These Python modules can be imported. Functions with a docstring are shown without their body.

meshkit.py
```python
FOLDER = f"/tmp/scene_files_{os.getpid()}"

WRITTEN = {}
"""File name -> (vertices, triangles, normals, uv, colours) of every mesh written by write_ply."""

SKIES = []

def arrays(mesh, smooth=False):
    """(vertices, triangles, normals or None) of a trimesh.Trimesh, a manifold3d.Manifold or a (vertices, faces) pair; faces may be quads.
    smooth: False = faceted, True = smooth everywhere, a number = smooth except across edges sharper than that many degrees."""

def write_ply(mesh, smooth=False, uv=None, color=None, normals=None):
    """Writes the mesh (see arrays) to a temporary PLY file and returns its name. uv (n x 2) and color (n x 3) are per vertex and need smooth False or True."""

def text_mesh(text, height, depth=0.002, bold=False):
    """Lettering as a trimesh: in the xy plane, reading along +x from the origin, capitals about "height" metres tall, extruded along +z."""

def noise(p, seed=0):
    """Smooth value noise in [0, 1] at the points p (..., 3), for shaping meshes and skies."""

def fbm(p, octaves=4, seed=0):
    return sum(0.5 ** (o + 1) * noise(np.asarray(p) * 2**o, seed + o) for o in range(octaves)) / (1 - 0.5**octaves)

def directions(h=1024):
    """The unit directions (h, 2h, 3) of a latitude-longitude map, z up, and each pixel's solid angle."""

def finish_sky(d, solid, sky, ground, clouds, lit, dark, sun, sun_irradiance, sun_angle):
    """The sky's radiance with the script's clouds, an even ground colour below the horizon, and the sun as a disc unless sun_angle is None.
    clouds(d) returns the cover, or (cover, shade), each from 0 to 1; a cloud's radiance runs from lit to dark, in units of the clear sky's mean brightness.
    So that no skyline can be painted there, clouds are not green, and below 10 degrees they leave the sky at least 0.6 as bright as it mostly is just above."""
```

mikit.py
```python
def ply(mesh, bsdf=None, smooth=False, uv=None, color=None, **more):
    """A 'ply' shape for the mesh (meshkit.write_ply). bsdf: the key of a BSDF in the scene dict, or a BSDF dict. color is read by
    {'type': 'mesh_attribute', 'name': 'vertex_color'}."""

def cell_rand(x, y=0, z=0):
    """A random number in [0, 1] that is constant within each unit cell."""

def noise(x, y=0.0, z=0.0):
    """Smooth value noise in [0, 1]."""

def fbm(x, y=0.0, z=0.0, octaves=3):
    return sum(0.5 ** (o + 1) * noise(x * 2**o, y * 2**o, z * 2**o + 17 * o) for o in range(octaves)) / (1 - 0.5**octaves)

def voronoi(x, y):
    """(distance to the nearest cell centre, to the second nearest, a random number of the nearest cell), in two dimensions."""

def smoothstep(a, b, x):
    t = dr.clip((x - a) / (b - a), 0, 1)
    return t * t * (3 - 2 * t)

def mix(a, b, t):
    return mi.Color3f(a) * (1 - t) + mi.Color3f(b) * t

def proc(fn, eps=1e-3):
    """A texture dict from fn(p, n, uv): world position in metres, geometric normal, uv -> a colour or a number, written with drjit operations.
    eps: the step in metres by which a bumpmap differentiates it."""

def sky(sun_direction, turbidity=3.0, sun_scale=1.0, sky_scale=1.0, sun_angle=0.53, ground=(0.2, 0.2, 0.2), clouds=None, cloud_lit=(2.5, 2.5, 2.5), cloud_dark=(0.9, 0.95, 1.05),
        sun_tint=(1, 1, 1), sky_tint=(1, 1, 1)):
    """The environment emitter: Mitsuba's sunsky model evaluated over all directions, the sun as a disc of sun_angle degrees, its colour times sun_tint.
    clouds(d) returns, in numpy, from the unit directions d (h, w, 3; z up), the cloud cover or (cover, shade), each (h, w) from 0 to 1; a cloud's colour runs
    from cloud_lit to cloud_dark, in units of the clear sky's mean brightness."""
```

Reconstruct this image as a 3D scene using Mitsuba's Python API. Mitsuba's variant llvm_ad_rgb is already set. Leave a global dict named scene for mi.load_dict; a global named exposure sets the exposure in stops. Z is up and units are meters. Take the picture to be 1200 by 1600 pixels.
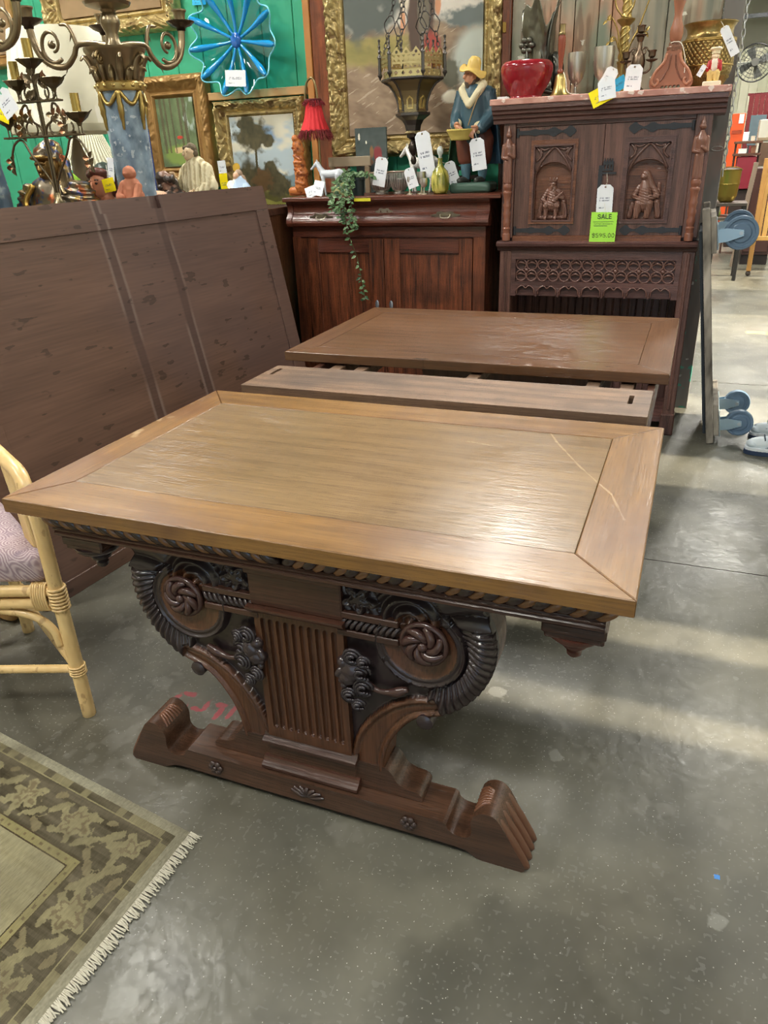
import math, random
import numpy as np
import trimesh
import drjit as dr
import mitsuba as mi
import manifold3d as m3
import shapely.geometry as sg
import shapely.ops as so
import mikit, meshkit
from mikit import noise, fbm, voronoi, smoothstep, mix, proc, cell_rand

random.seed(7)
rng = np.random.default_rng(7)
T = mi.ScalarTransform4f
scene, labels = {}, {}

# ------------------------------------------------------------------ camera
EYE = np.array([1.4236, -1.1212, 1.4535])
PITCH, YAW, ROLL = 0.4476, 0.3922, 0.0403
_f = np.array([-math.sin(YAW) * math.cos(PITCH), math.cos(YAW) * math.cos(PITCH), -math.sin(PITCH)])
_r = np.cross(_f, [0, 0, 1.0]); _r /= np.linalg.norm(_r)
_d = np.cross(_f, _r)
_right = math.cos(ROLL) * _r + math.sin(ROLL) * _d
_down = -math.sin(ROLL) * _r + math.cos(ROLL) * _d
_m = np.eye(4); _m[:3, 0] = -_right; _m[:3, 1] = -_down; _m[:3, 2] = _f; _m[:3, 3] = EYE
scene['camera'] = {'type': 'perspective', 'fov': math.degrees(2 * math.atan(600 / 1159.39)), 'fov_axis': 'x',
                   'near_clip': 0.05, 'far_clip': 200.0, 'to_world': T(_m.tolist())}

# ------------------------------------------------------------------ light
exposure = 1.8
# daylight: a low sun outside the right-hand wall falls through its window slits; soft sky comes through the roll-up door behind the camera
scene['sky'] = mikit.sky([math.cos(math.radians(33)), 0.0, math.sin(math.radians(33))], turbidity=4, sun_scale=2.9, sky_scale=3.0, sun_angle=0.7, sun_tint=(.9, 1.0, 1.15))
LAMP_Z = 5.2
LAMPS = [(-2.6, 1.6, 1), (0.0, 5.2, 1.7), (-0.45, 8.4, 1.6), (2.6, 7.4, 1.0), (2.6, 12.5, 1.6), (2.9, 17.5, 1.6), (4.4, 3.0, .8), (0.4, -2.6, 1.0), (3.4, -1.2, .5), (-3.6, -1.6, 1.3), (-4.5, 4.6, .8)]
LAMP_POWER = 26.0


def S(*c):
    "8-bit sRGB to linear"
    a = np.array(c, float) / 255
    return tuple(float(v) for v in np.where(a < 0.04045, a / 12.92, ((a + 0.055) / 1.055) ** 2.4))


# ------------------------------------------------------------------ helpers
def fresh(key):
    if key not in scene and key not in labels:
        return key
    i = 1
    while f'{key}_{i:03d}' in scene or f'{key}_{i:03d}' in labels:
        i += 1
    return f'{key}_{i:03d}'


def add(name, mesh, mat, smooth=False, col=None, parent=None, to=None):
    key = fresh((parent + '__' if parent else '') + name)
    if col is not None:
        mesh = tm(mesh)
        if smooth not in (False, True):
            mesh = trimesh.graph.smooth_shade(mesh, angle=math.radians(smooth), facet_minarea=None)
            smooth = True
        c = col(np.array(mesh.vertices)) if callable(col) else np.tile(np.array(col, float), (len(mesh.vertices), 1))
        d = mikit.ply((np.array(mesh.vertices), np.array(mesh.faces)), mat, smooth=smooth, color=c)
    else:
        d = mikit.ply(mesh, mat, smooth=smooth)
    if to is not None:
        d['to_world'] = T(np.asarray(to, float).tolist())
    scene[key] = d
    return key


def thing(name, label, cat, group=None):
    key = fresh(name)
    labels[key] = {'label': label, 'category': cat}
    if group:
        labels[key]['group'] = group
    return key


def tag(key, label, cat, group=None, kind=None):
    labels[key] = {'label': label, 'category': cat}
    if group: labels[key]['group'] = group
    if kind: labels[key]['kind'] = kind
    return key


def part_label(key, text):
    labels[key] = {'label': text}
    return key


def struct(name, mesh, mat, smooth=False, col=None, label=None):
    k = add(name, mesh, mat, smooth, col)
    labels[k] = {'kind': 'structure'}
    if label: labels[k]['label'] = label
    return k


def tm(m):
    if isinstance(m, trimesh.Trimesh): return m
    v, f, _ = meshkit.arrays(m)
    return trimesh.Trimesh(v, f, process=False)


def cat(*ms):
    out = []
    for m in ms:
        out += [tm(x) for x in m] if isinstance(m, list) else [tm(m)]
    return trimesh.util.concatenate(out)


def mv(m, x=0, y=0, z=0):
    m = tm(m).copy(); m.apply_translation([x, y, z]); return m


def rot(m, axis, deg, about=(0, 0, 0)):
    m = tm(m).copy()
    m.apply_transform(trimesh.transformations.rotation_matrix(math.radians(deg), axis, about)); return m


def sc(m, s):
    m = tm(m).copy()
    s = np.broadcast_to(np.array(s, float), 3)
    m.apply_transform(np.diag([*s, 1.0]))
    return m


def bx(x0, x1, y0, y1, z0, z1, ch=0.0):
    if ch <= 0:
        m = trimesh.creation.box(extents=[x1 - x0, y1 - y0, z1 - z0])
        m.apply_translation([(x0 + x1) / 2, (y0 + y1) / 2, (z0 + z1) / 2]); return m
    P = []
    for x, sx in ((x0, 1), (x1, -1)):
        for y, sy in ((y0, 1), (y1, -1)):
            for z, sz in ((z0, 1), (z1, -1)):
                P += [(x + sx * ch, y + sy * ch, z), (x + sx * ch, y, z + sz * ch), (x, y + sy * ch, z + sz * ch)]
    return trimesh.convex.convex_hull(np.array(P))


def lathe(prof, n=28):
    prof = np.array(prof, float)
    m = trimesh.creation.revolve(prof, sections=n)
    m.merge_vertices()
    if m.is_watertight and m.volume < 0:
        m.invert()
    return m


def spline(pts, n=10, closed=False):
    P = np.array(pts, float)
    if len(P) < 3: return np.linspace(P[0], P[-1], n + 1)
    out = []
    N = len(P)
    for i in range(N if closed else N - 1):
        if closed:
            a, b, c, d = P[i - 1], P[i], P[(i + 1) % N], P[(i + 2) % N]
        else:
            b, c = P[i], P[i + 1]
            a = P[i - 1] if i > 0 else 2 * b - c
            d = P[i + 2] if i + 2 < N else 2 * c - b
        for t in np.arange(n) / n:
            out.append(0.5 * (2 * b + (c - a) * t + (2 * a - 5 * b + 4 * c - d) * t * t + (3 * b - a - 3 * c + d) * t ** 3))
    if not closed: out.append(P[-1])
    return np.array(out)


def tube(pts, r, n=8, closed=False, flat=None):
    "round tube along points; r number or one per point; flat = factor for the second axis"
    P = np.array(pts, float); N = len(P)
    R = np.broadcast_to(np.array(r, float), N) if np.ndim(r) <= 1 and np.size(r) in (1, N) else np.interp(np.linspace(0, 1, N), np.linspace(0, 1, len(r)), r)
    if closed:
        t = np.roll(P, -1, 0) - np.roll(P, 1, 0)
    else:
        t = np.gradient(P, axis=0)
    t /= np.linalg.norm(t, axis=1, keepdims=True) + 1e-12
    ref = np.array([0, 0, 1.0]) if abs(t[0][2]) < .9 else np.array([1.0, 0, 0])
    u = np.cross(t[0], ref); u /= np.linalg.norm(u)
    V = []
    a = np.arange(n) / n * 2 * math.pi
    for i in range(N):
        u = u - t[i] * (u @ t[i]); u /= np.linalg.norm(u) + 1e-12
        w = np.cross(t[i], u)
        V.append(P[i] + R[i] * (np.cos(a)[:, None] * u + np.sin(a)[:, None] * w * (flat or 1)))
    V = np.array(V).reshape(-1, 3)
    F = []
    for i in range(N if closed else N - 1):
        for k in range(n):
            p, q = i * n + k, i * n + (k + 1) % n
            s, e = ((i + 1) % N) * n + k, ((i + 1) % N) * n + (k + 1) % n
            F += [(p, q, e), (p, e, s)]
    if not closed:
        V = np.vstack([V, P[0], P[-1]])
        for k in range(n):
            F += [(N * n, (k + 1) % n, k), (N * n + 1, (N - 1) * n + k, (N - 1) * n + (k + 1) % n)]
    return trimesh.Trimesh(V, np.array(F), process=False)


def extr(poly, y0, y1):
    "polygon in (x,z) extruded along y"
    if isinstance(poly, (list, np.ndarray)): poly = sg.Polygon(poly)
    ms = [trimesh.creation.extrude_polygon(g, y1 - y0, engine='earcut') for g in getattr(poly, 'geoms', [poly]) if g.geom_type == 'Polygon' and g.area > 1e-9]
    m = trimesh.util.concatenate(ms)
    v = np.array(m.vertices)
    m.vertices = np.c_[v[:, 0], y1 - v[:, 2], v[:, 1]]
    m.merge_vertices()
    return m


def extr_x(poly, x0, x1):
    "polygon in (y,z) extruded along x"
    if isinstance(poly, (list, np.ndarray)): poly = sg.Polygon(poly)
    m = trimesh.creation.extrude_polygon(poly, x1 - x0, engine='earcut')
    v = np.array(m.vertices)
    m.vertices = np.c_[x0 + v[:, 2], v[:, 0], v[:, 1]]
    return m


def man(m):
    m = tm(m).copy(); m.merge_vertices()
    return m3.Manifold(m3.Mesh(vert_properties=np.array(m.vertices, np.float32), tri_verts=np.array(m.faces, np.uint32)))


def ball(p, r, n=12):
    return m3.Manifold.sphere(r, n).translate([float(v) for v in p])


def blob(bones, fine=.01, it=6, seg=12, extra=()):
    "bones: list of chains [(p,r),(p,r),...]; hull of neighbours, union, refined and smoothed"
    parts = []
    for ch in bones:
        for (p, r), (q, s) in zip(ch[:-1], ch[1:]):
            parts.append(m3.Manifold.batch_hull([ball(p, r, seg), ball(q, s, seg)]))
        if len(ch) == 1: parts.append(ball(*ch[0], seg))
    for e in extra: parts.append(e)
    u = m3.Manifold.batch_boolean(parts, m3.OpType.Add).refine_to_length(fine)
    m = tm(u); m.merge_vertices()
    if it: trimesh.smoothing.filter_taubin(m, iterations=it)
    return m


def ell(p, r, sub=2):
    m = trimesh.creation.icosphere(subdivisions=sub)
    m.apply_transform(np.diag([*np.broadcast_to(np.array(r, float), 3), 1.0])); m.apply_translation(p); return m


def disp(m, amp, freq, seed=0, octaves=3):
    "push vertices along normals by noise"
    m = tm(m).copy(); m.merge_vertices()
    v = np.array(m.vertices); n = np.array(m.vertex_normals)
    m.vertices = v + n * ((meshkit.fbm(v * freq, octaves, seed) - .5) * 2 * amp)[:, None]
    return m


def fine(m, length):
    return tm(man(m).refine_to_length(length))


def sheet(fn, nu, nv, thick=0.0, close_u=False):
    "parametric grid fn(u,v)->xyz arrays; with thickness gets a back side"
    u, v = np.meshgrid(np.linspace(0, 1, nu), np.linspace(0, 1, nv), indexing='ij')
    P = np.stack(fn(u, v), -1).reshape(-1, 3)
    F = []
    for i in range(nu - 1):
        for j in range(nv - 1):
            a = i * nv + j; b = a + nv
            F += [(a, b, b + 1), (a, b + 1, a + 1)]
    m = trimesh.Trimesh(P, np.array(F), process=False)
    if thick:
        n = np.array(m.vertex_normals)
        P2 = P - n * thick
        k = len(P)
        F2 = [(a + k, c + k, b + k) for a, b, c in F]
        rim = []
        ring = [i * nv for i in range(nu)] + [(nu - 1) * nv + j for j in range(1, nv)] + [i * nv + nv - 1 for i in range(nu - 2, -1, -1)] + [j for j in range(nv - 2, 0, -1)]
        for p, q in zip(ring, ring[1:] + ring[:1]):
            rim += [(q, p, p + k), (q, p + k, q + k)]
        m = trimesh.Trimesh(np.vstack([P, P2]), np.array(F + F2 + rim), process=False)
    return m


def text(s, h, depth=.0008, bold=False):
    return meshkit.text_mesh(s, h, depth, bold)


# ------------------------------------------------------------------ materials
def bsdf(name, **k):
    bump = k.pop('bump', None); two = k.pop('two', True)
    d = {'type': k.pop('type', 'principled')}
    for a, b in k.items():
        if isinstance(b, tuple): b = {'type': 'rgb', 'value': list(b)}
        elif callable(b): b = proc(b)
        d[a] = b
    if bump:
        d = {'type': 'bumpmap', 'arbitrary': proc(bump[0], eps=bump[2] if len(bump) > 2 else 1e-3), 'scale': bump[1], 'nested': d}
    if two: d = {'type': 'twosided', 'bsdf': d}
    scene[name] = d


VC = {'type': 'mesh_attribute', 'name': 'vertex_color'}
bsdf('vc_matte', base_color=VC, roughness=.7, specular=.3)
bsdf('vc_satin', base_color=VC, roughness=.38, specular=.5)
bsdf('vc_gloss', base_color=VC, roughness=.15, specular=.6, clearcoat=.6, clearcoat_gloss=.9)
bsdf('vc_metal', base_color=VC, roughness=.33, metallic=.9, specular=.5)
bsdf('vc_leaf', base_color=VC, roughness=.45, specular=.4)


def wood(name, dark, light, axis=0, rough=.35, scale=1.0, coat=.3, spec=.5, blotch=None, bump=True, ring=1.0, amp=1.0, marks=(), knots=()):
    "wood with grain along world axis 0,1,2"
    def grain(p):
        q = [p.x, p.y, p.z]
        a = q[axis]; b, c = [q[i] for i in range(3) if i != axis]
        w = fbm(a * 1.6 * scale, b * 5 * scale, c * 5 * scale, 3)
        rings = dr.sin((b * 90 + c * 70) * scale * ring + w * 14)
        fib = fbm(a * 9 * scale, b * 260 * scale, c * 260 * scale, 2)
        pore = smoothstep(.62, .75, noise(a * 28 * scale, b * 620 * scale, c * 620 * scale))
        return w, rings, fib, pore

    def colour(p, n, uv):
        w, rings, fib, pore = grain(p)
        t = dr.clip(.5 + amp * (.16 * rings + .9 * (fib - .5)) + .9 * (w - .5), 0, 1)
        c = mix(dark, light, t) * (1 - .3 * amp * pore)
        for (x0, y0, x1, y1, w_) in marks:      # pale scratches
            dx, dy = x1 - x0, y1 - y0; L2 = dx * dx + dy * dy
            tt = dr.clip(((p.x - x0) * dx + (p.y - y0) * dy) / L2, 0, 1)
            dd = dr.sqrt(dr.square(p.x - x0 - tt * dx) + dr.square(p.y - y0 - tt * dy)) + .003 * (noise(p.x * 60, p.y * 60, 2.0) - .5)
            c = mix(c, S(176, 150, 114), (1 - smoothstep(w_ * .5, w_ * 1.5, dd)) * .4)
        for (x0, y0, rx, ry) in knots:
            dd = dr.sqrt(dr.square((p.x - x0) / rx) + dr.square((p.y - y0) / ry)) + .5 * (noise(p.x * 90, p.y * 90, 2.0) - .5)
            c = mix(c, S(52, 36, 26), (1 - smoothstep(.7, 1.15, dd)) * .8)
        if blotch:
            k = smoothstep(.45, .75, fbm(p.x * 4.3 + 9, p.y * 4.3, p.z * 4.3, 4))
            c = mix(c, blotch, k * .75)
        return c

    def rr(p, n, uv):
        return rough + .22 * (fbm(p.x * 7, p.y * 7, p.z * 7, 3) - .5)

    def bm(p, n, uv):
        w, rings, fib, pore = grain(p)
        return fib - .8 * pore
    bsdf(name, base_color=colour, roughness=rr, specular=spec, clearcoat=coat, clearcoat_gloss=.75, bump=(bm, .00035, 6e-4) if bump else None)


wood('oak_top_x', S(94, 72, 48), S(134, 108, 74), 0, rough=.3, coat=.15, amp=.55, marks=((1.082, .885, 1.154, .718, .0022), (1.154, .718, 1.233, .568, .002), (1.233, .568, 1.29, .475, .0018), (.93, .66, 1.03, .64, .0014)))
wood('oak_edge_x', S(92, 63, 31), S(140, 103, 55), 0, rough=.36, coat=.15, blotch=S(96, 66, 44), amp=.6)
wood('oak_edge_y', S(90, 61, 30), S(138, 100, 53), 1, rough=.36, coat=.15, blotch=S(98, 66, 44), amp=.6, marks=((1.29, .475, 1.322, .425, .002), (1.322, .425, 1.36, .305, .002), (.024, .614, .027, .62, .008), (-.0, .6, .01, .58, .007), (.012, .49, .015, .47, .010), (.02, .47, .03, .44, .008)))
wood('oak_far_x', S(70, 46, 30), S(102, 71, 46), 0, rough=.28, coat=.3, amp=.5, knots=((.53, 1.455, .035, .011), (1.20, 1.50, .012, .006)))
wood('oak_far_y', S(70, 46, 30), S(100, 69, 45), 1, rough=.28, coat=.3, amp=.5)
wood('bare_board', S(70, 52, 40), S(126, 98, 76), 0, rough=.55, coat=.0, blotch=S(74, 60, 52))
wood('dark_oak_x', S(36, 22, 18), S(78, 48, 36), 0, rough=.28, coat=.5, amp=.7)
wood('dark_oak_z', S(46, 27, 18), S(94, 58, 37), 2, rough=.27, coat=.5, amp=.6)
wood('foot_oak', S(40, 27, 20), S(82, 55, 39), 0, rough=.34, coat=.3, amp=.8)
bsdf('carved', base_color=VC, roughness=.27, specular=.5, clearcoat=.5, clearcoat_gloss=.85)


# ------------------------------------------------------------------ the setting
def concrete(p, n, uv):
    a = fbm(p.x * 1.1, p.y * 1.1, 3.0, 5)
    b = fbm(p.x * 7, p.y * 7, 9.0, 4)
    c = mix(S(68, 68, 61), S(104, 102, 91), dr.clip(1.6 * (a - .5) + .9 * (b - .5) + .5, 0, 1))
    c = mix(c, S(84, 79, 65), smoothstep(.55, .75, fbm(p.x * .9 + 40, p.y * .9, 1.0, 4)) * .5)
    dk = smoothstep(.56, .68, fbm(p.x * 2.3 + 11, p.y * 2.3, 5.0, 5))
    c = c * (1 - .28 * dk)
    scuff = smoothstep(.66, .74, fbm(p.x * 6 + 3, p.y * 6, 2.0, 5)) * smoothstep(.4, .6, noise(p.x * 30, p.y * 30, 4.0))
    c = mix(c, S(120, 118, 112), scuff * .25)
    c = mix(c, S(120, 120, 118), smoothstep(.80, .86, noise(p.x * 150, p.y * 150, 7.0)) * .22)
    sp, _, wh = voronoi(p.x * 55, p.y * 55)
    c = mix(c, S(215, 215, 210), dr.select((sp < .07) & (wh > .80), mi.Float(.3), mi.Float(0)))
    for (x, y, r) in ((.569, -.463, .05), (.585, -.51, .04), (1.255, .418, .03), (1.04, .62, .03), (1.703, .915, .012), (1.644, .058, .022), (.25, .62, .04)):
        d = dr.sqrt(dr.square(p.x - x) + dr.square(p.y - y)) / r + 1.9 * (fbm(p.x * 22, p.y * 22, 6.0, 4) - .5)
        c = mix(c, S(126, 126, 120), (1 - smoothstep(.65, .95, d)) * .5)
    # red chalk-like scrawl on the floor
    for (x, y, sx, sy) in ((.176, .313, .026, .010), (.19, .25, .009, .032), (.225, .262, .022, .008), (.246, .285, .008, .030), (.285, .300, .026, .009), (.30, .27, .009, .028), (.334, .285, .008, .034), (.14, .29, .010, .016)):
        d = dr.sqrt(dr.square((p.x - x) / sx) + dr.square((p.y - y) / sy)) + 1.3 * (fbm(p.x * 60, p.y * 60, 6.0, 3) - .5)
        c = mix(c, S(150, 52, 66), (1 - smoothstep(.7, 1.2, d)) * .7)
    d = dr.maximum(dr.abs(p.x - 1.99) / .075, dr.abs(p.y - 5.84) / .05) + .6 * (fbm(p.x * 30, p.y * 30, 6.0, 3) - .5)
    c = mix(c, S(190, 168, 96), (1 - smoothstep(.8, 1.1, d)) * .8)
    c = mix(c, S(45, 118, 190), dr.select((dr.abs(p.x - 1.645) < .006) & (dr.abs(p.y - .171) < .006), mi.Float(.9), mi.Float(0)))
    return c


def concrete_rough(p, n, uv):
    return .42 + .3 * (fbm(p.x * 3, p.y * 3, 8.0, 4) - .5) + .12 * (noise(p.x * 90, p.y * 90, 1.0) - .5)


bsdf('concrete', base_color=concrete, roughness=concrete_rough, specular=.45,
     bump=(lambda p, n, uv: fbm(p.x * 45, p.y * 45, 2.0, 3), .0010, 2e-3))
bsdf('ceiling_paint', base_color=S(96, 98, 100), roughness=.9, specular=.1)
bsdf('hall_wall', base_color=S(206, 204, 186), roughness=.85, specular=.2)


def green_paint(p, n, uv):
    k = fbm(p.x * 1.3, p.y, p.z * .6, 4)
    c = mix(S(40, 142, 106), S(70, 176, 138), k)
    c = mix(c, S(30, 112, 84), smoothstep(.62, .75, fbm(p.x * 9, 1.0, p.z * 1.2, 4)) * .5)
    return c


bsdf('green_paint', base_color=green_paint, roughness=.5, specular=.4)
bsdf('lamp_glow', type='diffuse', reflectance=S(240, 240, 240))
bsdf('lamp_case', base_color=S(180, 182, 184), roughness=.5, metallic=.4)

floor_key = 'floor'
labels[floor_key] = {'kind': 'structure', 'label': 'worn grey sealed concrete floor with scuffs and red marks'}
for y0, y1 in ((-7, 1.583), (1.588, 4.2), (4.205, 9.0), (9.005, 24.2)):
    add('slab', bx(-7, 5.6, y0, y1, -.15, 0), 'concrete', parent='floor')
add('subfloor', bx(-7, 5.6, -7, 24.2, -.3, -.1505), 'ceiling_paint', parent='floor')
struct('ceiling', bx(-7.2, 5.8, -7.2, 24.4, 5.6, 5.8), 'ceiling_paint')
struct('wall_left', bx(-7.2, -7, -7.2, 24.4, -.3, 5.6), 'hall_wall')
struct('wall_far', bx(-7, 5.6, 24.2, 24.4, -.3, 5.6), 'hall_wall')
# right-hand wall with narrow high windows that let the sun in
SLITS = [(.585, .70), (1.0, 1.15), (2.35, 2.75), (3.3, 3.9), (5.4, 6.6), (8, 9.5)]
ms, y = [], -7.2
for a, b in SLITS:
    ms.append(bx(5.6, 5.8, y, a, -.3, 5.6))
    ms += [bx(5.6, 5.8, a, b, -.3, 2.12), bx(5.6, 5.8, a, b, 3.45, 5.6)]
    y = b
ms.append(bx(5.6, 5.8, y, 24.4, -.3, 5.6))
struct('wall_right', cat(ms), 'hall_wall')
# wall behind the camera with the open roll-up door
struct('wall_front', cat(bx(-7, .6, -7.2, -7, -.3, 5.6), bx(.6, 5.0, -7.2, -7, 3.7, 5.6), bx(5.0, 5.6, -7.2, -7, -.3, 5.6)), 'hall_wall')

# ceiling lamps
for i, (x, y, k) in enumerate(LAMPS):
    t = thing('ceiling_lamp', 'long box-shaped lamp under the dark hall ceiling', 'ceiling lamp', 'lamps under the hall ceiling')
    add('case', bx(x - .3, x + .3, y - .62, y + .62, LAMP_Z + .005, LAMP_Z + .1, .01), 'lamp_case', parent=t)
    add('rod', cat(bx(x - .01, x + .01, y - .5, y - .48, LAMP_Z + .1, 5.6), bx(x - .01, x + .01, y + .48, y + .5, LAMP_Z + .1, 5.6)), 'lamp_case', parent=t)
    d = mikit.ply(trimesh.Trimesh([[x - .28, y - .6, LAMP_Z], [x + .28, y - .6, LAMP_Z], [x + .28, y + .6, LAMP_Z], [x - .28, y + .6, LAMP_Z]], [[0, 2, 1], [0, 3, 2]], process=False), 'lamp_glow')
    d['emitter'] = {'type': 'area', 'radiance': {'type': 'rgb', 'value': [LAMP_POWER * k, LAMP_POWER * k * .97, LAMP_POWER * k * .88]}}
    scene[t + '__diffuser'] = d

# green plank partition behind the sideboard
labels['wall_back'] = {'kind': 'structure', 'label': 'green painted plank partition wall hung with framed pictures'}
x = -5.0
wid = [.21, .235, .22, .24, .2]
i = 0
while x < .62:
    w = wid[i % 5]
    add('plank', bx(x, x + w - .004, 3.66, 3.69, 0, 2.62, .003), 'green_paint', parent='wall_back')
    x += w; i += 1
add('backing', bx(-5, .62, 3.69, 3.75, 0, 2.62), 'green_paint', parent='wall_back')

# ------------------------------------------------------------------ the carved draw-leaf table
CX = .713
TZ = .77
DARKC, BROWNC = np.array(S(46, 34, 34)), np.array(S(104, 60, 36))
table = thing('dining_table', 'carved dark oak draw-leaf table on scrolled trestles, its two leaves drawn out', 'table')


def leaf(x0, x1, y0, y1, bl, br, bf, bb, fx, ex, ey, th=.036):
    t = fresh(table + '__leaf'); labels[t] = {'label': 'mitred oak draw leaf with a bordered field'}
    z0, z1 = TZ - th, TZ
    g = .0007

    def board(poly, m):
        mesh = trimesh.creation.extrude_polygon(sg.Polygon(poly).buffer(-g - .0022, join_style=2), th, engine='earcut')
        # chamfered: hull of an inner top and bottom and an outer waist
        P = np.array(sg.Polygon(poly).buffer(-g, join_style=2).exterior.coords)[:-1]
        Q = np.array(sg.Polygon(poly).buffer(-g - .0022, join_style=2).exterior.coords)[:-1]
        pts = np.vstack([np.c_[P, np.full(len(P), z0 + .002)], np.c_[P, np.full(len(P), z1 - .002)], np.c_[Q, np.full(len(Q), z0)], np.c_[Q, np.full(len(Q), z1)]])
        add('border_board', trimesh.convex.convex_hull(pts), m, parent=t)
    xi0, xi1, yi0, yi1 = x0 + bl, x1 - br, y0 + bf, y1 - bb
    add('field', bx(xi0 + .0004, xi1 - .0004, yi0 + .0004, yi1 - .0004, z0 + .004, z1 - .0003, .0012), fx, parent=t)
    board([(x0, y0), (x1, y0), (xi1, yi0), (xi0, yi0)], ex)
    board([(x0, y1), (xi0, yi1), (xi1, yi1), (x1, y1)], ex)
    board([(x0, y0), (xi0, yi0), (xi0, yi1), (x0, y1)], ey)
    board([(x1, y0), (x1, y1), (xi1, yi1), (xi1, yi0)], ey)
    return t


leaf(0.0, 1.409, 0.0, .903, .10, .122, .135, .125, 'oak_top_x', 'oak_edge_x', 'oak_edge_y')
leaf(-.036, 1.40, 1.442, 2.386, .10, .108, .11, .12, 'oak_far_x', 'oak_far_x', 'oak_far_y')
# fixed centre board with two slots
cb = sg.box(.047, .978, 1.360, 1.242).buffer(-.004).buffer(.004)
for (a, b, c, d) in ((.075, 1.125, .089, 1.205), (1.296, 1.09, 1.310, 1.175)):
    cb = cb.difference(sg.box(a, b, c, d))
m = trimesh.creation.extrude_polygon(cb, .044, engine='earcut'); m.apply_translation([0, 0, TZ - .044])
part_label(add('center_board', m, 'bare_board', parent=table), 'bare worn fixed board with a slot at each end')
# draw bearers (raw pale wood) that carry the leaves
for x in (.30, .74, 1.27):
    add('bearer', bx(x - .022, x + .022, .35, 1.9, .69, .7255, .002), 'bare_board', parent=table)
for x in (.20, 1.16):
    add('bearer', bx(x - .022, x + .022, .75, 2.2, .69, .7255, .002), 'bare_board', parent=table)
# frame rails
for x in (.11, 1.335):
    add('side_rail', bx(x, x + .026, .07, 2.31, .615, .728, .003), 'dark_oak_x', parent=table)

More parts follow.
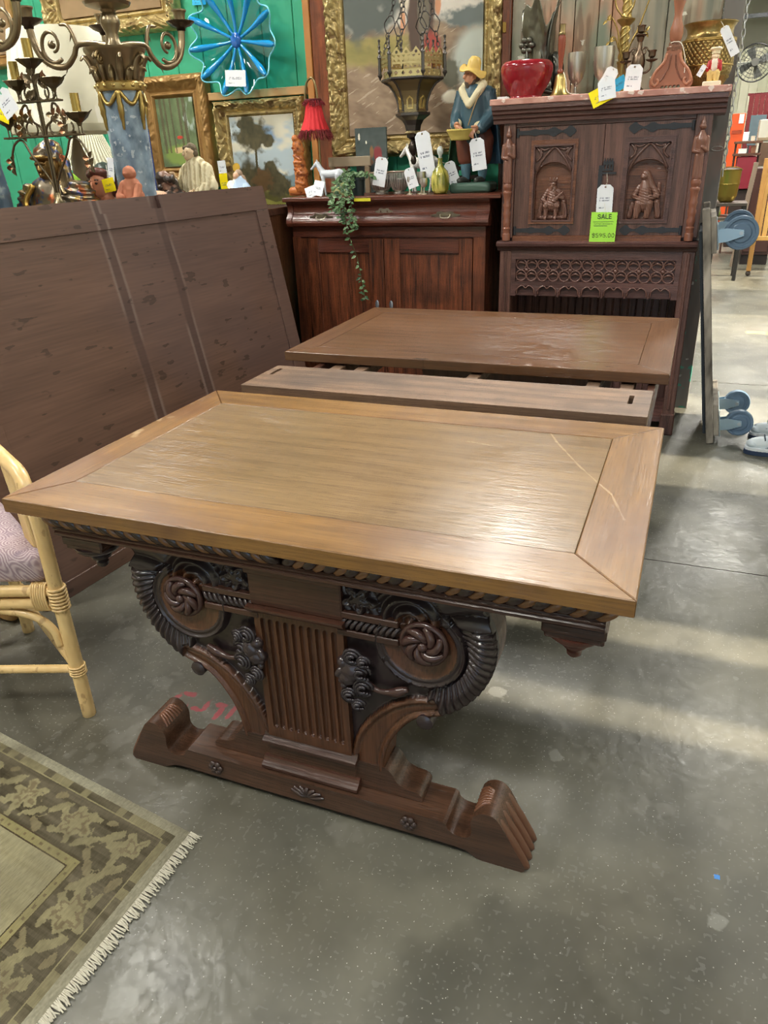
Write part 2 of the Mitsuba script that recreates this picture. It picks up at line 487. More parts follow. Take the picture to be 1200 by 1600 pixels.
# apron front: gadrooned moulding, beads, corner blocks with turned drops
ap = fresh(table + '__apron'); labels[ap] = {'label': 'gadrooned apron rail with bead moulding'}
prof = [(.082, .660), (.082, .733), (.052, .733), (.05, .722), (.044, .706), (.040, .700), (.032, .699), (.028, .694), (.031, .688), (.036, .687), (.030, .682), (.030, .676), (.036, .672), (.05, .668), (.056, .662), (.056, .660)]
add('rail', extr_x(prof, .105, 1.362), 'dark_oak_x', smooth=35, parent=ap)
n = 27
gl = []
for i in range(n):
    x = .105 + (i + .5) * (1.257 / n)
    s = -1 if x < CX else 1
    path = spline([(x - s * .018, .041, .702), (x - s * .004, .030, .712), (x + s * .010, .030, .722), (x + s * .020, .036, .732)], 3)
    c = S(70, 46, 34) if i % 1 == 0 else S(40, 28, 26)
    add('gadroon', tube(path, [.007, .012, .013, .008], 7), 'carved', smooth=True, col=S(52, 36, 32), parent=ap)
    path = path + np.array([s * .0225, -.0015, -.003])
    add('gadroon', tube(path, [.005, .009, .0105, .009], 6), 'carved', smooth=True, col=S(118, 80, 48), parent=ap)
for x in (.165, 1.307):
    k = add('corner_block', cat(bx(x - .06, x + .058, .045, .155, .642, .668, .004), bx(x - .055, x + .05, .05, .15, .63, .645, .003)), 'dark_oak_x', parent=ap)
    dp = lathe([(0, .565), (.008, .565), (.014, .571), (.015, .579), (.010, .585), (.011, .588), (.024, .592), (.026, .599), (.022, .604), (.026, .607), (.046, .614), (.056, .624), (.057, .632), (.0, .632)], 24)
    add('turned_drop', mv(dp, x - .002, .10, 0), 'carved', smooth=40, col=S(78, 42, 32) if x > 1 else S(44, 34, 36), parent=ap)

# --- trestle: relief-carved scroll body
half = spline([(.188, .152), (.19, .18), (.197, .215), (.212, .255), (.238, .298), (.268, .330), (.30, .345), (.34, .362), (.38, .395), (.414, .438), (.438, .490), (.447, .54), (.444, .585), (.43, .622), (.418, .645), (.43, .662), (.425, .668)], 5)
outl = np.vstack([half, [(-x, z) for x, z in half[::-1]]])
body_poly = sg.Polygon(outl).buffer(0)
BY0, BY1 = .088, .158
stem_line = np.array([q for q in half if q[1] < .36])
inner_stem = spline([(.105, .152), (.112, .20), (.13, .255), (.165, .31), (.21, .355), (.262, .385), (.32, .40)], 8)
rim_line = half[np.argmax(half[:, 1] > .335):]


def dist_line(P, L):
    d = np.full(len(P), 9.0)
    for a, b in zip(L[:-1], L[1:]):
        ab = b - a
        t = np.clip(((P - a) @ ab) / (ab @ ab + 1e-12), 0, 1)
        d = np.minimum(d, np.linalg.norm(P - a - t[:, None] * ab, axis=1))
    return d


def sst(a, b, x):
    t = np.clip((x - a) / (b - a), 0, 1); return t * t * (3 - 2 * t)


def trestle_relief(v):
    "height and colour of the carving for points x (relative), z"
    X = np.abs(v[:, 0]); Z = v[:, 2]
    P = np.c_[X, Z]
    V = np.array([.296, .545])
    dx, dz = X - V[0], Z - V[1]
    r = np.hypot(dx, dz); th = np.arctan2(dz, dx)
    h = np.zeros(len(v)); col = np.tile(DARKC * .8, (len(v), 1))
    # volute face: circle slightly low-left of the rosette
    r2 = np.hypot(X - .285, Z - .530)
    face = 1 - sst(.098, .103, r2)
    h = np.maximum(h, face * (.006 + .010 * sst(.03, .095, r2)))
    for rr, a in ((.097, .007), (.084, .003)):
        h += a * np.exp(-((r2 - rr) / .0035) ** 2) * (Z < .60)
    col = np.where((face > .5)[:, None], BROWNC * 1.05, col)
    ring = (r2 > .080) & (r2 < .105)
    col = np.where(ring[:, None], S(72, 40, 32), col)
    # acanthus rim
    dr_ = dist_line(P, rim_line)
    rim = (r2 > .103) & ((X > .30) | (Z > .585)) & (Z > .335)
    u = np.arctan2(Z - .53, X - .285)
    ru = (r2 - .103) / .06
    sw = u * 25 + 6.5 * ru - 1.2 * ru ** 2
    groove = np.abs(np.sin(sw)) ** .8
    crown = np.exp(-((dr_ - .03) / .026) ** 2)
    hr = .003 + .017 * crown + .0095 * groove * (dr_ < .07) - .006 * (dr_ < .004)
    big = Z > .60
    lob = np.abs(np.sin(u * 6.5 + 2.0 * ru)) ** .7
    hr = np.where(big, .006 + .017 * lob * sst(.10, .112, r2), hr)
    h = np.where(rim, np.maximum(h, hr), h)
    # stem with two ridges
    instem = np.zeros(len(v), bool)
    sp = sg.Polygon(np.vstack([stem_line, inner_stem[::-1][:1], inner_stem[::-1]])).buffer(.001)
    import shapely
    instem = shapely.contains_xy(sp, X, Z)
    ds, di = dist_line(P, stem_line), dist_line(P, inner_stem)
    hs = .010 + .006 * np.exp(-((di - .007) / .005) ** 2) + .006 * np.exp(-((ds - .007) / .005) ** 2) - .003 * np.exp(-((di - .016) / .003) ** 2) - .003 * np.exp(-((ds - .016) / .003) ** 2)
    h = np.where(instem & ~(face > .5), np.maximum(h * .3, hs), h)
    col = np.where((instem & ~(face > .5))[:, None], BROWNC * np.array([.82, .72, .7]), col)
    # upper leaf scrolls between cap and rosette: two concentric curls
    cur = (Z > .578) & (X > .10) & (X < .33)
    r3 = np.hypot(X - .262, Z - .585)
    hc = .012 + .008 * np.cos(r3 * 2 * math.pi / .027)
    h = np.where(cur & (r3 < .085), hc, h)
    # small foliage field near the cap
    fol = (Z > .583) & (X < .195)
    rl = np.hypot(X - .150, (Z - .620) * 1.15); tl = np.arctan2(Z - .620, X - .150)
    petal = rl / (.036 * (1 + .35 * np.cos(5 * tl + 1.2)))
    hf = .005 + .016 * (1 - sst(.75, 1.05, petal)) - .006 * np.exp(-((petal - .55) / .12) ** 2) + .005 * np.abs(np.sin(X * 150 + Z * 90)) * (petal > 1.1)
    h = np.where(fol, hf, h)
    return h, col


def relief_mesh(poly, y0, y1, fn, step=.0034):
    m = fine(extr(poly, y0, y1), step)
    v = np.array(m.vertices)
    front = v[:, 1] < y0 + 1e-5
    h, c = fn(v)
    v[front, 1] -= h[front]
    side = S(98, 66, 42)
    c = np.where((v[:, 1] > y0 + .004)[:, None], side, c)
    return trimesh.Trimesh(v, m.faces, process=False), c


body, bcol = relief_mesh(body_poly, BY0, BY1, trestle_relief)
tr_parts = []   # (name, mesh, material, smooth, colour) in trestle coordinates (x relative to its centre)


def tp(name, mesh, mat, smooth=False, col=None, label=None):
    tr_parts.append((name, mesh, mat, smooth, col, label))


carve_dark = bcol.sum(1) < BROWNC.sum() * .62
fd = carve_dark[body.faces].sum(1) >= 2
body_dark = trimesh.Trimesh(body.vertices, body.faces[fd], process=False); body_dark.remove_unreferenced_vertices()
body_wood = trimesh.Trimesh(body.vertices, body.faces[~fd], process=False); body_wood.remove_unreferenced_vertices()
for s in (-1, 1):
    V = (s * .296, BY0 - .016, .545)
    # rosette: disc, swirling petals, button
    disc = rot(lathe([(0, -.004), (.05, -.004), (.053, .002), (.053, .008), (.047, .013), (.043, .008), (.02, .006), (0, .006)], 32), [1, 0, 0], 90)
    sw = []
    for k in range(7):
        a0 = k * 2 * math.pi / 7
        pts = []
        for t in np.linspace(0, 1, 8):
            a = a0 + s * 1.5 * t; rr = .010 + .034 * t
            pts.append((rr * math.cos(a), -.010 - .006 * math.sin(math.pi * t), rr * math.sin(a)))
        sw.append(tube(pts, [.004, .007, .0085, .0095, .009, .006], 7))
    tp('rosette', mv(cat(disc, sw, ell((0, -.014, 0), .011, 2)), *V), 'carved', True, S(62, 40, 36))
    # plain fillets and the rope between them
    for z in (.578, .5325):
        tp('fillet', bx(*sorted((s * .098, s * .240)), BY0 - .021, BY0, z - .008, z + .008, .002), 'dark_oak_x')
    rope = [tube(spline([(s * (.102 + i * .0135), BY0 - .012, .543), (s * (.109 + i * .0135), BY0 - .020, .5555), (s * (.119 + i * .0135), BY0 - .012, .567)], 3), .0052, 6) for i in range(10)]
    tp('carved_rope', cat(rope), 'carved', True, S(48, 38, 38))
    # cherub mask with curls, in profile
    fx, fz = s * .128, .425
    head = blob([[((fx, BY0 - .006, fz + .012), .034)], [((fx - s * .012, BY0 - .012, fz - .008), .026)],
                 [((fx - s * .027, BY0 - .024, fz + .008), .009), ((fx - s * .033, BY0 - .026, fz - .002), .008)],
                 [((fx - s * .026, BY0 - .024, fz - .018), .008)], [((fx - s * .022, BY0 - .022, fz - .032), .009)], [((fx - s * .02, BY0 - .02, fz + .032), .015)]], .005, 3)
    tp('cherub_mask', head, 'carved', True, S(44, 34, 36), 'carved cherub mask with curling hair')
    curls = []
    for (cx, cz, R) in ((.022, .012, .022), (.026, -.028, .021), (.004, .050, .020), (-.008, -.056, .018), (.03, .042, .014), (.012, -.078, .014)):
        for q in (0, 1, 2):
            pts = [(fx + s * (cx + R * (1 - .3 * q) * math.cos(a)), BY0 - .020 - .004 * q - .006 * math.sin(a / 2), fz + cz + R * (1 - .3 * q) * math.sin(a)) for a in np.linspace(.3 * q, 5.6, 14)]
            curls.append(tube(pts, .0042, 6))
    tp('curls', cat(curls), 'carved', True, S(40, 34, 38))
    tp('leaf_tendril', tube(spline([(s * .16, BY0 - .012, .40), (s * .19, BY0 - .016, .392), (s * .225, BY0 - .014, .397), (s * .255, BY0 - .014, .412)], 5), [.009, .006, .007, .012, .006], 8), 'carved', True, S(58, 38, 34))
    tp('scroll_bud', cat(mv(rot(lathe([(0, -.05), (.012, -.05), (.019, -.045), (.021, 0), (.019, .045), (.012, .05), (0, .05)], 18), [1, 0, 0], 90), s * .293, (BY0 + BY1) / 2 - .008, .334),
                         tube([(s * .293 + .012 * math.cos(a), BY0 - .016, .334 + .012 * math.sin(a)) for a in np.linspace(0, 5.5, 12)], .004, 6)), 'carved', 40, S(40, 30, 32))
# fluted pilaster with a plain cap block and mouldings
nf, pw = 10, .111
top, bot = .545, .180
pil = bx(-pw, pw, .070, BY0 + .01, bot, top)
cut = []
for i in range(nf):
    xc = -pw + .013 + (i + .5) * (2 * pw - .026) / nf
    cyl = trimesh.creation.capsule(height=top - bot - .060, radius=.0074, count=[10, 10])
    cyl.apply_transform(np.diag([1, 1.15, 1, 1])); cyl.apply_translation([xc, .0715, bot + .034 - cyl.bounds[0][2] - .0068])
    cut.append(man(cyl))
pil = man(pil) - m3.Manifold.batch_boolean(cut, m3.OpType.Add)
tp('fluted_pilaster', tm(pil), 'dark_oak_z', 25, None, 'fluted pilaster of red-brown oak')
for i in range(nf):
    xc = -pw + .013 + (i + .5) * (2 * pw - .026) / nf
    tp('flute_bead', ell((xc, .0745, bot + .026), (.0045, .004, .0045), 1), 'carved', True, S(60, 36, 28))
tp('cap_block', bx(-pw - .002, pw + .002, .066, BY0 + .01, .562, .648, .003), 'dark_oak_x')
mp = [(0, 0), (-.010, 0), (-.014, .003), (-.018, .008), (-.019, .012), (-.022, .013), (-.022, .018), (0, .018)]
tp('cap_moulding', extr_x([(.072 + a, .545 + b) for a, b in mp], -pw - .008, pw + .008), 'dark_oak_x', 35)
tp('cap_bead', bx(-pw - .006, pw + .006, .058, .09, .645, .6595, .003), 'dark_oak_x')
# plinth under the pilaster
mp2 = [(0, 0), (-.030, 0), (-.030, .008), (-.025, .012), (-.02, .013), (-.014, .018), (-.012, .024), (0, .024)]
tp('plinth_moulding', extr_x([(.086 + a, .162 + b) for a, b in mp2], -pw - .014, pw + .014), 'dark_oak_x', 35)
tp('plinth', bx(-pw - .008, pw + .008, .070, .15, .088, .165, .003), 'foot_oak')
tp('plinth_moulding', extr_x([(.076 + a, .090 + b) for a, b in mp2], -pw - .018, pw + .018), 'dark_oak_x', 35)
# bracket block that spreads onto the runner
br = spline([(.0, .165), (.17, .165), (.195, .163), (.21, .150), (.222, .128), (.245, .116), (.268, .113), (.281, .104), (.283, .089)], 6)
bp_ = np.vstack([br, [(-x, z) for x, z in br[::-1]]])
bp_ = sg.Polygon([tuple(p) for p in bp_]).union(sg.box(-.2, .088, .2, .16)).buffer(0)
tp('bracket', extr(bp_, .074, .150), 'foot_oak', 30)
# runner foot
rn = [(0, .086), (.345, .086)] + [tuple(q) for q in spline([(.352, .080), (.358, .066), (.372, .058), (.392, .056), (.408, .066), (.412, .085), (.410, .110), (.418, .132), (.438, .146), (.460, .143), (.476, .125), (.500, .078), (.524, .034), (.534, .012), (.528, .0)], 5)] + [(.44, 0), (.425, .004), (.40, .018), (.375, .022), (0, .022)]
rp = sg.Polygon(rn).union(sg.Polygon([(-x, z) for x, z in rn])).buffer(.0005)
run = extr(rp, .037, .143)
run = run  # plain sides
tp('runner_foot', run, 'foot_oak', 28, None, 'runner foot with scrolled clawed ends')
for s in (-1, 1):
    toes = []
    for j in range(4):
        yy = .050 + j * .0265
        toes.append([((s * .470, yy, .122), .010), ((s * .500, yy, .070), .013), ((s * .526, yy, .022), .013), ((s * .536, yy, .009), .009)])
    tp('claw', blob(toes, .008, 3, 10), 'carved', True, S(84, 54, 38))
    sh = []
    for j in range(7):
        a = (j - 3) * .22
        pts = [(s * (.415 + .052 * t), .090 + .052 * math.sin(a) * (1 - .75 * t), .126 + .026 * math.sin(math.pi * min(1, t * 1.05)) - .018 * t * t) for t in np.linspace(0, 1, 7)]
        sh.append(tube(pts, .0042, 6))
    tp('shell_ribs', cat(sh), 'carved', True, S(96, 62, 44))
    ro = [ell((s * .262 + .013 * math.cos(a), .0335, .056 + .013 * math.sin(a)), (.0085, .006, .0085), 1) for a in np.arange(6) * math.pi / 3]
    tp('foot_rosette', cat(ro, ell((s * .262, .031, .056), .006, 1)), 'carved', True, S(52, 38, 34))
fan = [tube(spline([(0, .036, .040), (.03 * math.sin(a) * .6, .033, .040 + .02 * math.cos(a)), (.045 * math.sin(a), .036, .045 + .024 * math.cos(a))], 3), [.003, .006, .004], 6) for a in np.linspace(-1.4, 1.4, 7)]
tp('foot_fan', mv(cat(fan), 0, 0, .006), 'carved', True, S(52, 38, 34))

tr = fresh(table + '__trestle'); labels[tr] = {'label': 'scroll-carved end trestle with acanthus rims and clawed runner'}
TR1 = np.eye(4); TR1[0, 3] = CX
TR2 = np.array([[-1, 0, 0, CX], [0, -1, 0, 2.38], [0, 0, 1, 0], [0, 0, 0, 1.0]])
for to in (TR1, TR2):
    t = tr if to is TR1 else fresh(table + '__trestle')
    if t != tr: labels[t] = {'label': 'far end trestle under the far leaf'}
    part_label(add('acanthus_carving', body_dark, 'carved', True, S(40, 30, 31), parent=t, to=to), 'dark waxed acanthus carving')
    add('body', body_wood, 'dark_oak_z', True, parent=t, to=to)
    for (nm, mesh, mat, smo, col, lab) in tr_parts:
        k = add(nm, mesh, mat, smo, col, parent=t, to=to)
        if lab: labels[k] = {'label': lab}
add('stretcher', bx(CX - .06, CX + .06, .15, 2.23, .10, .15, .004), 'foot_oak', parent=table)


# ------------------------------------------------------------------ more materials
wood('mahogany_x', S(52, 24, 18), S(116, 62, 46), 0, rough=.27, coat=.5)
wood('mahogany_z', S(46, 22, 16), S(134, 72, 44), 2, rough=.3, coat=.4, blotch=S(44, 24, 20))
wood('gothic_z', S(66, 44, 40), S(118, 82, 72), 2, rough=.34, coat=.4)
wood('gothic_x', S(60, 40, 39), S(110, 76, 70), 0, rough=.32, coat=.4)
wood('red_oak_x', S(78, 44, 32), S(136, 86, 62), 0, rough=.3, coat=.4)


def panel_col(p, n, uv):
    s = p.y
    w = fbm(p.x * 3, s * 1.6, p.z * 9, 4)
    f = fbm(p.x * 40, s * 6, p.z * 150, 2)
    c = mix(S(72, 50, 40), S(104, 76, 62), dr.clip(.5 + 1.1 * (w - .5) + .5 * (f - .5), 0, 1))
    c = mix(c, S(84, 70, 72), smoothstep(.5, .7, fbm(s * 1.1 + 3, p.z * 1.3, 4.0, 3)) * .35)
    # two paler streaks left by the old battens, with darker cores
    for s0 in (1.36, 1.69):
        c0 = s0 + .02 * (p.z - .6)
        d = dr.abs(s - c0 + .02 * (fbm(1.0, s * 3, p.z * 3, 2) - .5))
        c = mix(c, S(128, 112, 104), (1 - smoothstep(.022, .04, d)) * smoothstep(.014, .022, d) * smoothstep(.35, .6, fbm(s * 9, p.z * 4, 2.0, 3)) * .55)
        c = mix(c, S(58, 40, 38), (1 - smoothstep(.015, .03, d)) * .5)
    c = mix(c, S(38, 26, 20), smoothstep(.74, .80, fbm(s * 14, p.z * 40, 3.0, 3)) * .5)
    return c


bsdf('panel_wood', base_color=panel_col, roughness=.5, specular=.4)
bsdf('panel_field', base_color=panel_col, roughness=.5, specular=.4)


def marble(p, n, uv):
    a = fbm(p.x * 18, p.y * 18, p.z * 18, 4)
    c = mix(S(168, 110, 98), S(216, 172, 158), dr.clip(1.8 * (a - .5) + .5, 0, 1))
    return mix(c, S(226, 206, 196), smoothstep(.62, .7, fbm(p.x * 40 + 5, p.y * 40, p.z * 40, 3)))


bsdf('marble', base_color=marble, roughness=.3, specular=.5)


def old_paint(p, n, uv):
    a = fbm(p.x * 6, p.y * 2, p.z * 1.1, 4)
    st = fbm(p.x * 42, p.y * 5, p.z * 2.4, 3)
    c = mix(S(122, 124, 112), S(170, 160, 140), dr.clip(.5 + 1.6 * (st - .5), 0, 1))
    c = mix(c, S(186, 140, 112), smoothstep(.48, .64, a) * .8)
    c = mix(c, S(122, 140, 122), smoothstep(.54, .7, fbm(p.x * 5 + 7, p.y, p.z * 1.6 + 3, 4)) * .7)
    c = mix(c, S(104, 84, 66), smoothstep(.58, .7, fbm(p.x * 30, p.y, p.z * 4, 3)) * .6)
    c = mix(c, S(222, 220, 206), smoothstep(.74, .78, fbm(p.x * 22, p.y * 22, p.z * 22, 4)) * .8)
    return c


def old_grey(p, n, uv):
    a = fbm(p.x * 9, p.y * 9, p.z * 1.6, 4)
    c = mix(S(92, 88, 86), S(138, 134, 128), dr.clip(.5 + 1.7 * (a - .5), 0, 1))
    c = mix(c, S(158, 118, 104), smoothstep(.56, .7, fbm(p.x * 8 + 2, p.y, p.z * 2.2, 4)) * .5 * smoothstep(.9, 1.5, p.z))
    c = mix(c, S(84, 160, 140), smoothstep(.66, .72, fbm(p.x * 26, p.y * 9, p.z * 16, 3)) * (1 - smoothstep(.75, .95, p.z)))
    return mix(c, S(210, 210, 205), smoothstep(.75, .8, fbm(p.x * 30, p.y, p.z * 30, 3)) * .7)


bsdf('old_paint', base_color=old_paint, roughness=.6, specular=.3)
bsdf('old_grey', base_color=old_grey, roughness=.6, specular=.3)

# ------------------------------------------------------------------ the big table top leaning at the left
LO = np.array([-.62214, .3, 0.0]); LE = np.array([.10024, .99496, 0.0]); LG = np.array([-.18612, .01876, .98235]); LN = np.cross(LE, LG)


def lean(m):
    "local (s, out, h) to world; out > 0 faces the table"
    m = tm(m).copy(); v = np.array(m.vertices)
    m.vertices = LO + v[:, :1] * LE + v[:, 1:2] * LN + v[:, 2:] * LG
    if np.linalg.det(np.array([LE, LN, LG])) < 0: m.invert()
    return m


panel = thing('leaning_table_top', 'large brown table top on edge, its framed underside leaning back beside the carved table', 'table top')
S0, S1, HT = .232, 2.161, 1.362
add('field', lean(bx(S0 + .08, S1 - .08, -.034, -.006, .04, HT - .09)), 'panel_field', parent=panel)
add('frame_board', lean(bx(S0, S1, -.036, 0, 0, .062, .002)), 'panel_wood', parent=panel)
add('frame_board', lean(bx(S0, S0 + .105, -.036, 0, .0625, HT - .1105, .002)), 'panel_wood', parent=panel)
add('frame_board', lean(bx(S1 - .1, S1, -.036, 0, .0625, HT - .1105, .002)), 'panel_wood', parent=panel)
# the top board has a shallow notch where a batten sat
tb = sg.box(S0, HT - .11, S1, HT).difference(sg.box(1.035, HT - .052, 1.40, HT + .01).buffer(0))
add('frame_board', lean(extr(tb, -.036, 0)), 'panel_wood', parent=panel)
add('notch_floor', lean(bx(1.036, 1.399, -.036, -.016, HT - .0515, HT)), 'panel_wood', parent=panel)

# ------------------------------------------------------------------ rug
RC = np.array([.478, -.125]); RU = np.array([-.988, .151]); RV = np.array([-.038, -.999])


def rug_ab(p):
    det = RU[0] * RV[1] - RU[1] * RV[0]
    x, y = p.x - RC[0], p.y - RC[1]
    return (x * RV[1] - y * RV[0]) / det, (y * RU[0] - x * RU[1]) / det


def rug_col(p, n, uv):
    a, b = rug_ab(p)
    K = .0035                              # knots
    ja, jb = dr.floor(a / K) * K, dr.floor(b / K) * K
    e = dr.minimum(ja, jb)
    side = ja < jb
    along = dr.select(side, jb, ja)
    streak = fbm(ja * 6, jb * 90, 4.0, 3)
    weave = .84 + .26 * noise(a * 420, b * 90, 2.0)
    dark = mix(S(70, 64, 50), S(112, 104, 86), dr.clip(.5 + 2.2 * (streak - .5), 0, 1))
    beige = mix(S(138, 130, 98), S(170, 162, 126), fbm(ja * 30, jb * 60, 6.0, 3))
    brown = S(104, 84, 66)
    worn = fbm(ja * 50, jb * 50, 8.0, 2)

    def rosette(u, v, R, k, ph):
        r, th = dr.sqrt(u * u + v * v), dr.atan2(v, u)
        d = r / (R * (1 + .28 * dr.cos(k * th + ph))) + .9 * (worn - .5)
        return d
    c = dark
    L = .19
    i = dr.floor(along / L)
    u, v = along - (i + .5) * L, e - .118
    d = rosette(u, v, .046, 6, i)
    c = mix(c, beige, dr.select(d < 1, mi.Float(.9), mi.Float(0)))
    c = mix(c, brown, dr.select(d < .62, mi.Float(.55), mi.Float(0)))
    c = mix(c, beige, dr.select(d < .34, mi.Float(.9), mi.Float(0)))
    # curled leaves and small buds between the rosettes
    u2 = along - (dr.floor(along / L + .5)) * L
    for (cu, cv, ru, rv, tl) in ((-.026, -.020, .040, .012, .7), (.028, .022, .040, .012, .7), (.0, .044, .022, .012, -.5), (.0, -.046, .020, .010, .4), (-.055, .038, .018, .010, 0.), (.055, -.036, .018, .010, 0.)):
        x, y = u2 - cu, v - cv
        xr, yr = x * math.cos(tl) + y * math.sin(tl), -x * math.sin(tl) + y * math.cos(tl)
        dl = dr.sqrt(dr.square(xr / ru) + dr.square(yr / rv)) + 1.1 * (worn - .5)
        c = mix(c, mix(beige, brown, .35 if abs(cu) < .01 else .0), dr.select(dl < 1, mi.Float(.85), mi.Float(0)))
    vine = dr.abs(v - .030 * dr.sin(along * 2 * math.pi / L * 2 + 1)) + .02 * (worn - .5)
    c = mix(c, beige, dr.select((vine < .0045) & (worn > .42), mi.Float(.7), mi.Float(0)))
    # field
    field = mix(beige, S(168, 162, 132), streak)
    for (cx, cy, tl, ru, rv) in ((.40, .44, .6, .07, .014), (.33, .40, -.5, .05, .012), (.50, .38, 1.2, .06, .012), (.62, .52, .3, .08, .013), (.36, .62, 1.4, .07, .012), (.72, .36, -.4, .06, .014), (.52, .66, .9, .07, .014), (.85, .46, 1.0, .07, .013)):
        x, y = ja - cx, jb - cy
        xr, yr = x * math.cos(tl) + y * math.sin(tl), -x * math.sin(tl) + y * math.cos(tl)
        dl = dr.sqrt(dr.square(xr / ru) + dr.square((yr - 3.0 * xr * xr) / rv)) + 1.0 * (worn - .5)
        field = mix(field, S(96, 82, 62), dr.select(dl < 1, mi.Float(.8), mi.Float(0)))
    stem = dr.abs(ja - .44 - .10 * dr.sin(jb * 9) - .25 * (jb - .4)) + .012 * (worn - .5)
    field = mix(field, S(92, 80, 62), dr.select((stem < .004) & (worn > .36), mi.Float(.8), mi.Float(0)))
    c = mix(c, field, dr.select(e > .212, mi.Float(1), mi.Float(0)))
    band = lambda lo, hi: dr.select((e > lo) & (e < hi), mi.Float(1), mi.Float(0))
    c = mix(c, mix(beige, S(150, 140, 84), .4), band(.187, .208))
    c = mix(c, brown, band(.193, .201) * dr.select(dr.abs(along / .03 - dr.floor(along / .03) - .5) < .12, mi.Float(.7), mi.Float(0)))
    c = mix(c, S(80, 70, 54), band(.208, .2125) + band(.183, .187))
    c = mix(c, beige, band(.047, .052))
    seg = noise(along * 40, 3.0, 1.0)
    c = mix(c, mix(dark, beige, dr.select(seg > .5, mi.Float(.8), mi.Float(.1))), band(.027, .047))
    pale = mix(S(160, 156, 134), S(178, 174, 152), noise(a * 260, b * 260, 1.0))
    c = mix(c, pale, dr.select(e < .025, mi.Float(1), mi.Float(0)))
    c = mix(c, S(120, 112, 92), smoothstep(.58, .72, fbm(a * 5 + 3, b * 5, 2.0, 4)) * .3)
    return c * weave * .6


bsdf('rug_wool', base_color=rug_col, roughness=.95, specular=.1, sheen=.3, bump=(lambda p, n, uv: noise(p.x * 300, p.y * 300, 2.0) + .6 * fbm(p.x * 90, p.y * 90, 1.0, 2), .0012, 8e-4))


def rug_xy(a, b):
    return RC[0] + a * RU[0] + b * RV[0], RC[1] + a * RU[1] + b * RV[1]


rug = thing('rug', 'worn oriental rug in faded olive and beige with a pale fringe on the concrete floor', 'rug')


def rug_fn(u, v):
    a, b = u * 1.5, v * 1.25
    x, y = rug_xy(a, b)
    edge = np.minimum(np.minimum(a, b), .03) / .03
    return x, y, .003 + .005 * edge + .0015 * meshkit.noise(np.stack([a * 9, b * 9, a * 0], -1))


rm = sheet(rug_fn, 120, 100, .003)
if rm.face_normals[0][2] < 0: rm.invert()
add('pile', rm, 'rug_wool', True, parent=rug)
fr = []
for i in range(430):
    b = i * .0029 + rng.uniform(-.001, .001)
    x0, y0 = rug_xy(0.002, b)
    L = .026 + rng.uniform(-.007, .006); j = rng.uniform(-.006, .006)
    x1, y1 = rug_xy(-L, b + j)
    xm, ym = rug_xy(-L * .5, b + j * .3 + rng.uniform(-.002, .002))
    fr.append(tube([(x0, y0, .006), (xm, ym, .006), (x1, y1, .0035)], [.0017, .0019, .0014], 4))
k = add('fringe', cat(fr), 'vc_matte', True, S(176, 172, 156), parent=rug)
labels[k] = {'label': 'pale cotton fringe', 'kind': 'stuff'}

# ------------------------------------------------------------------ rattan armchair
chair = thing('rattan_armchair', 'honey-coloured rattan armchair with a mauve cushion, cut off by the left edge', 'chair')


def rattan(p, n, uv):
    k = fbm(p.x * 26, p.y * 26, p.z * 9, 3)
    c = mix(S(186, 150, 94), S(222, 194, 140), k)
    return mix(c, S(150, 112, 66), smoothstep(.66, .76, fbm(p.x * 60, p.y * 60, p.z * 30, 3)) * .6)


bsdf('rattan', base_color=rattan, roughness=.3, specular=.5, clearcoat=.3)


def paisley(p, n, uv):
    d1, d2, w = voronoi((p.x - p.y) * 17, (p.x + p.y + p.z) * 15)
    k = .5 + .5 * dr.sin(d1 * 38 + 4 * fbm(p.x * 30, p.y * 30, p.z * 30, 2))
    c = mix(S(134, 116, 124), S(176, 158, 160), k)
    return mix(c, S(112, 92, 110), smoothstep(.55, .7, fbm(p.x * 16, p.y * 16, p.z * 16, 3)) * .6)


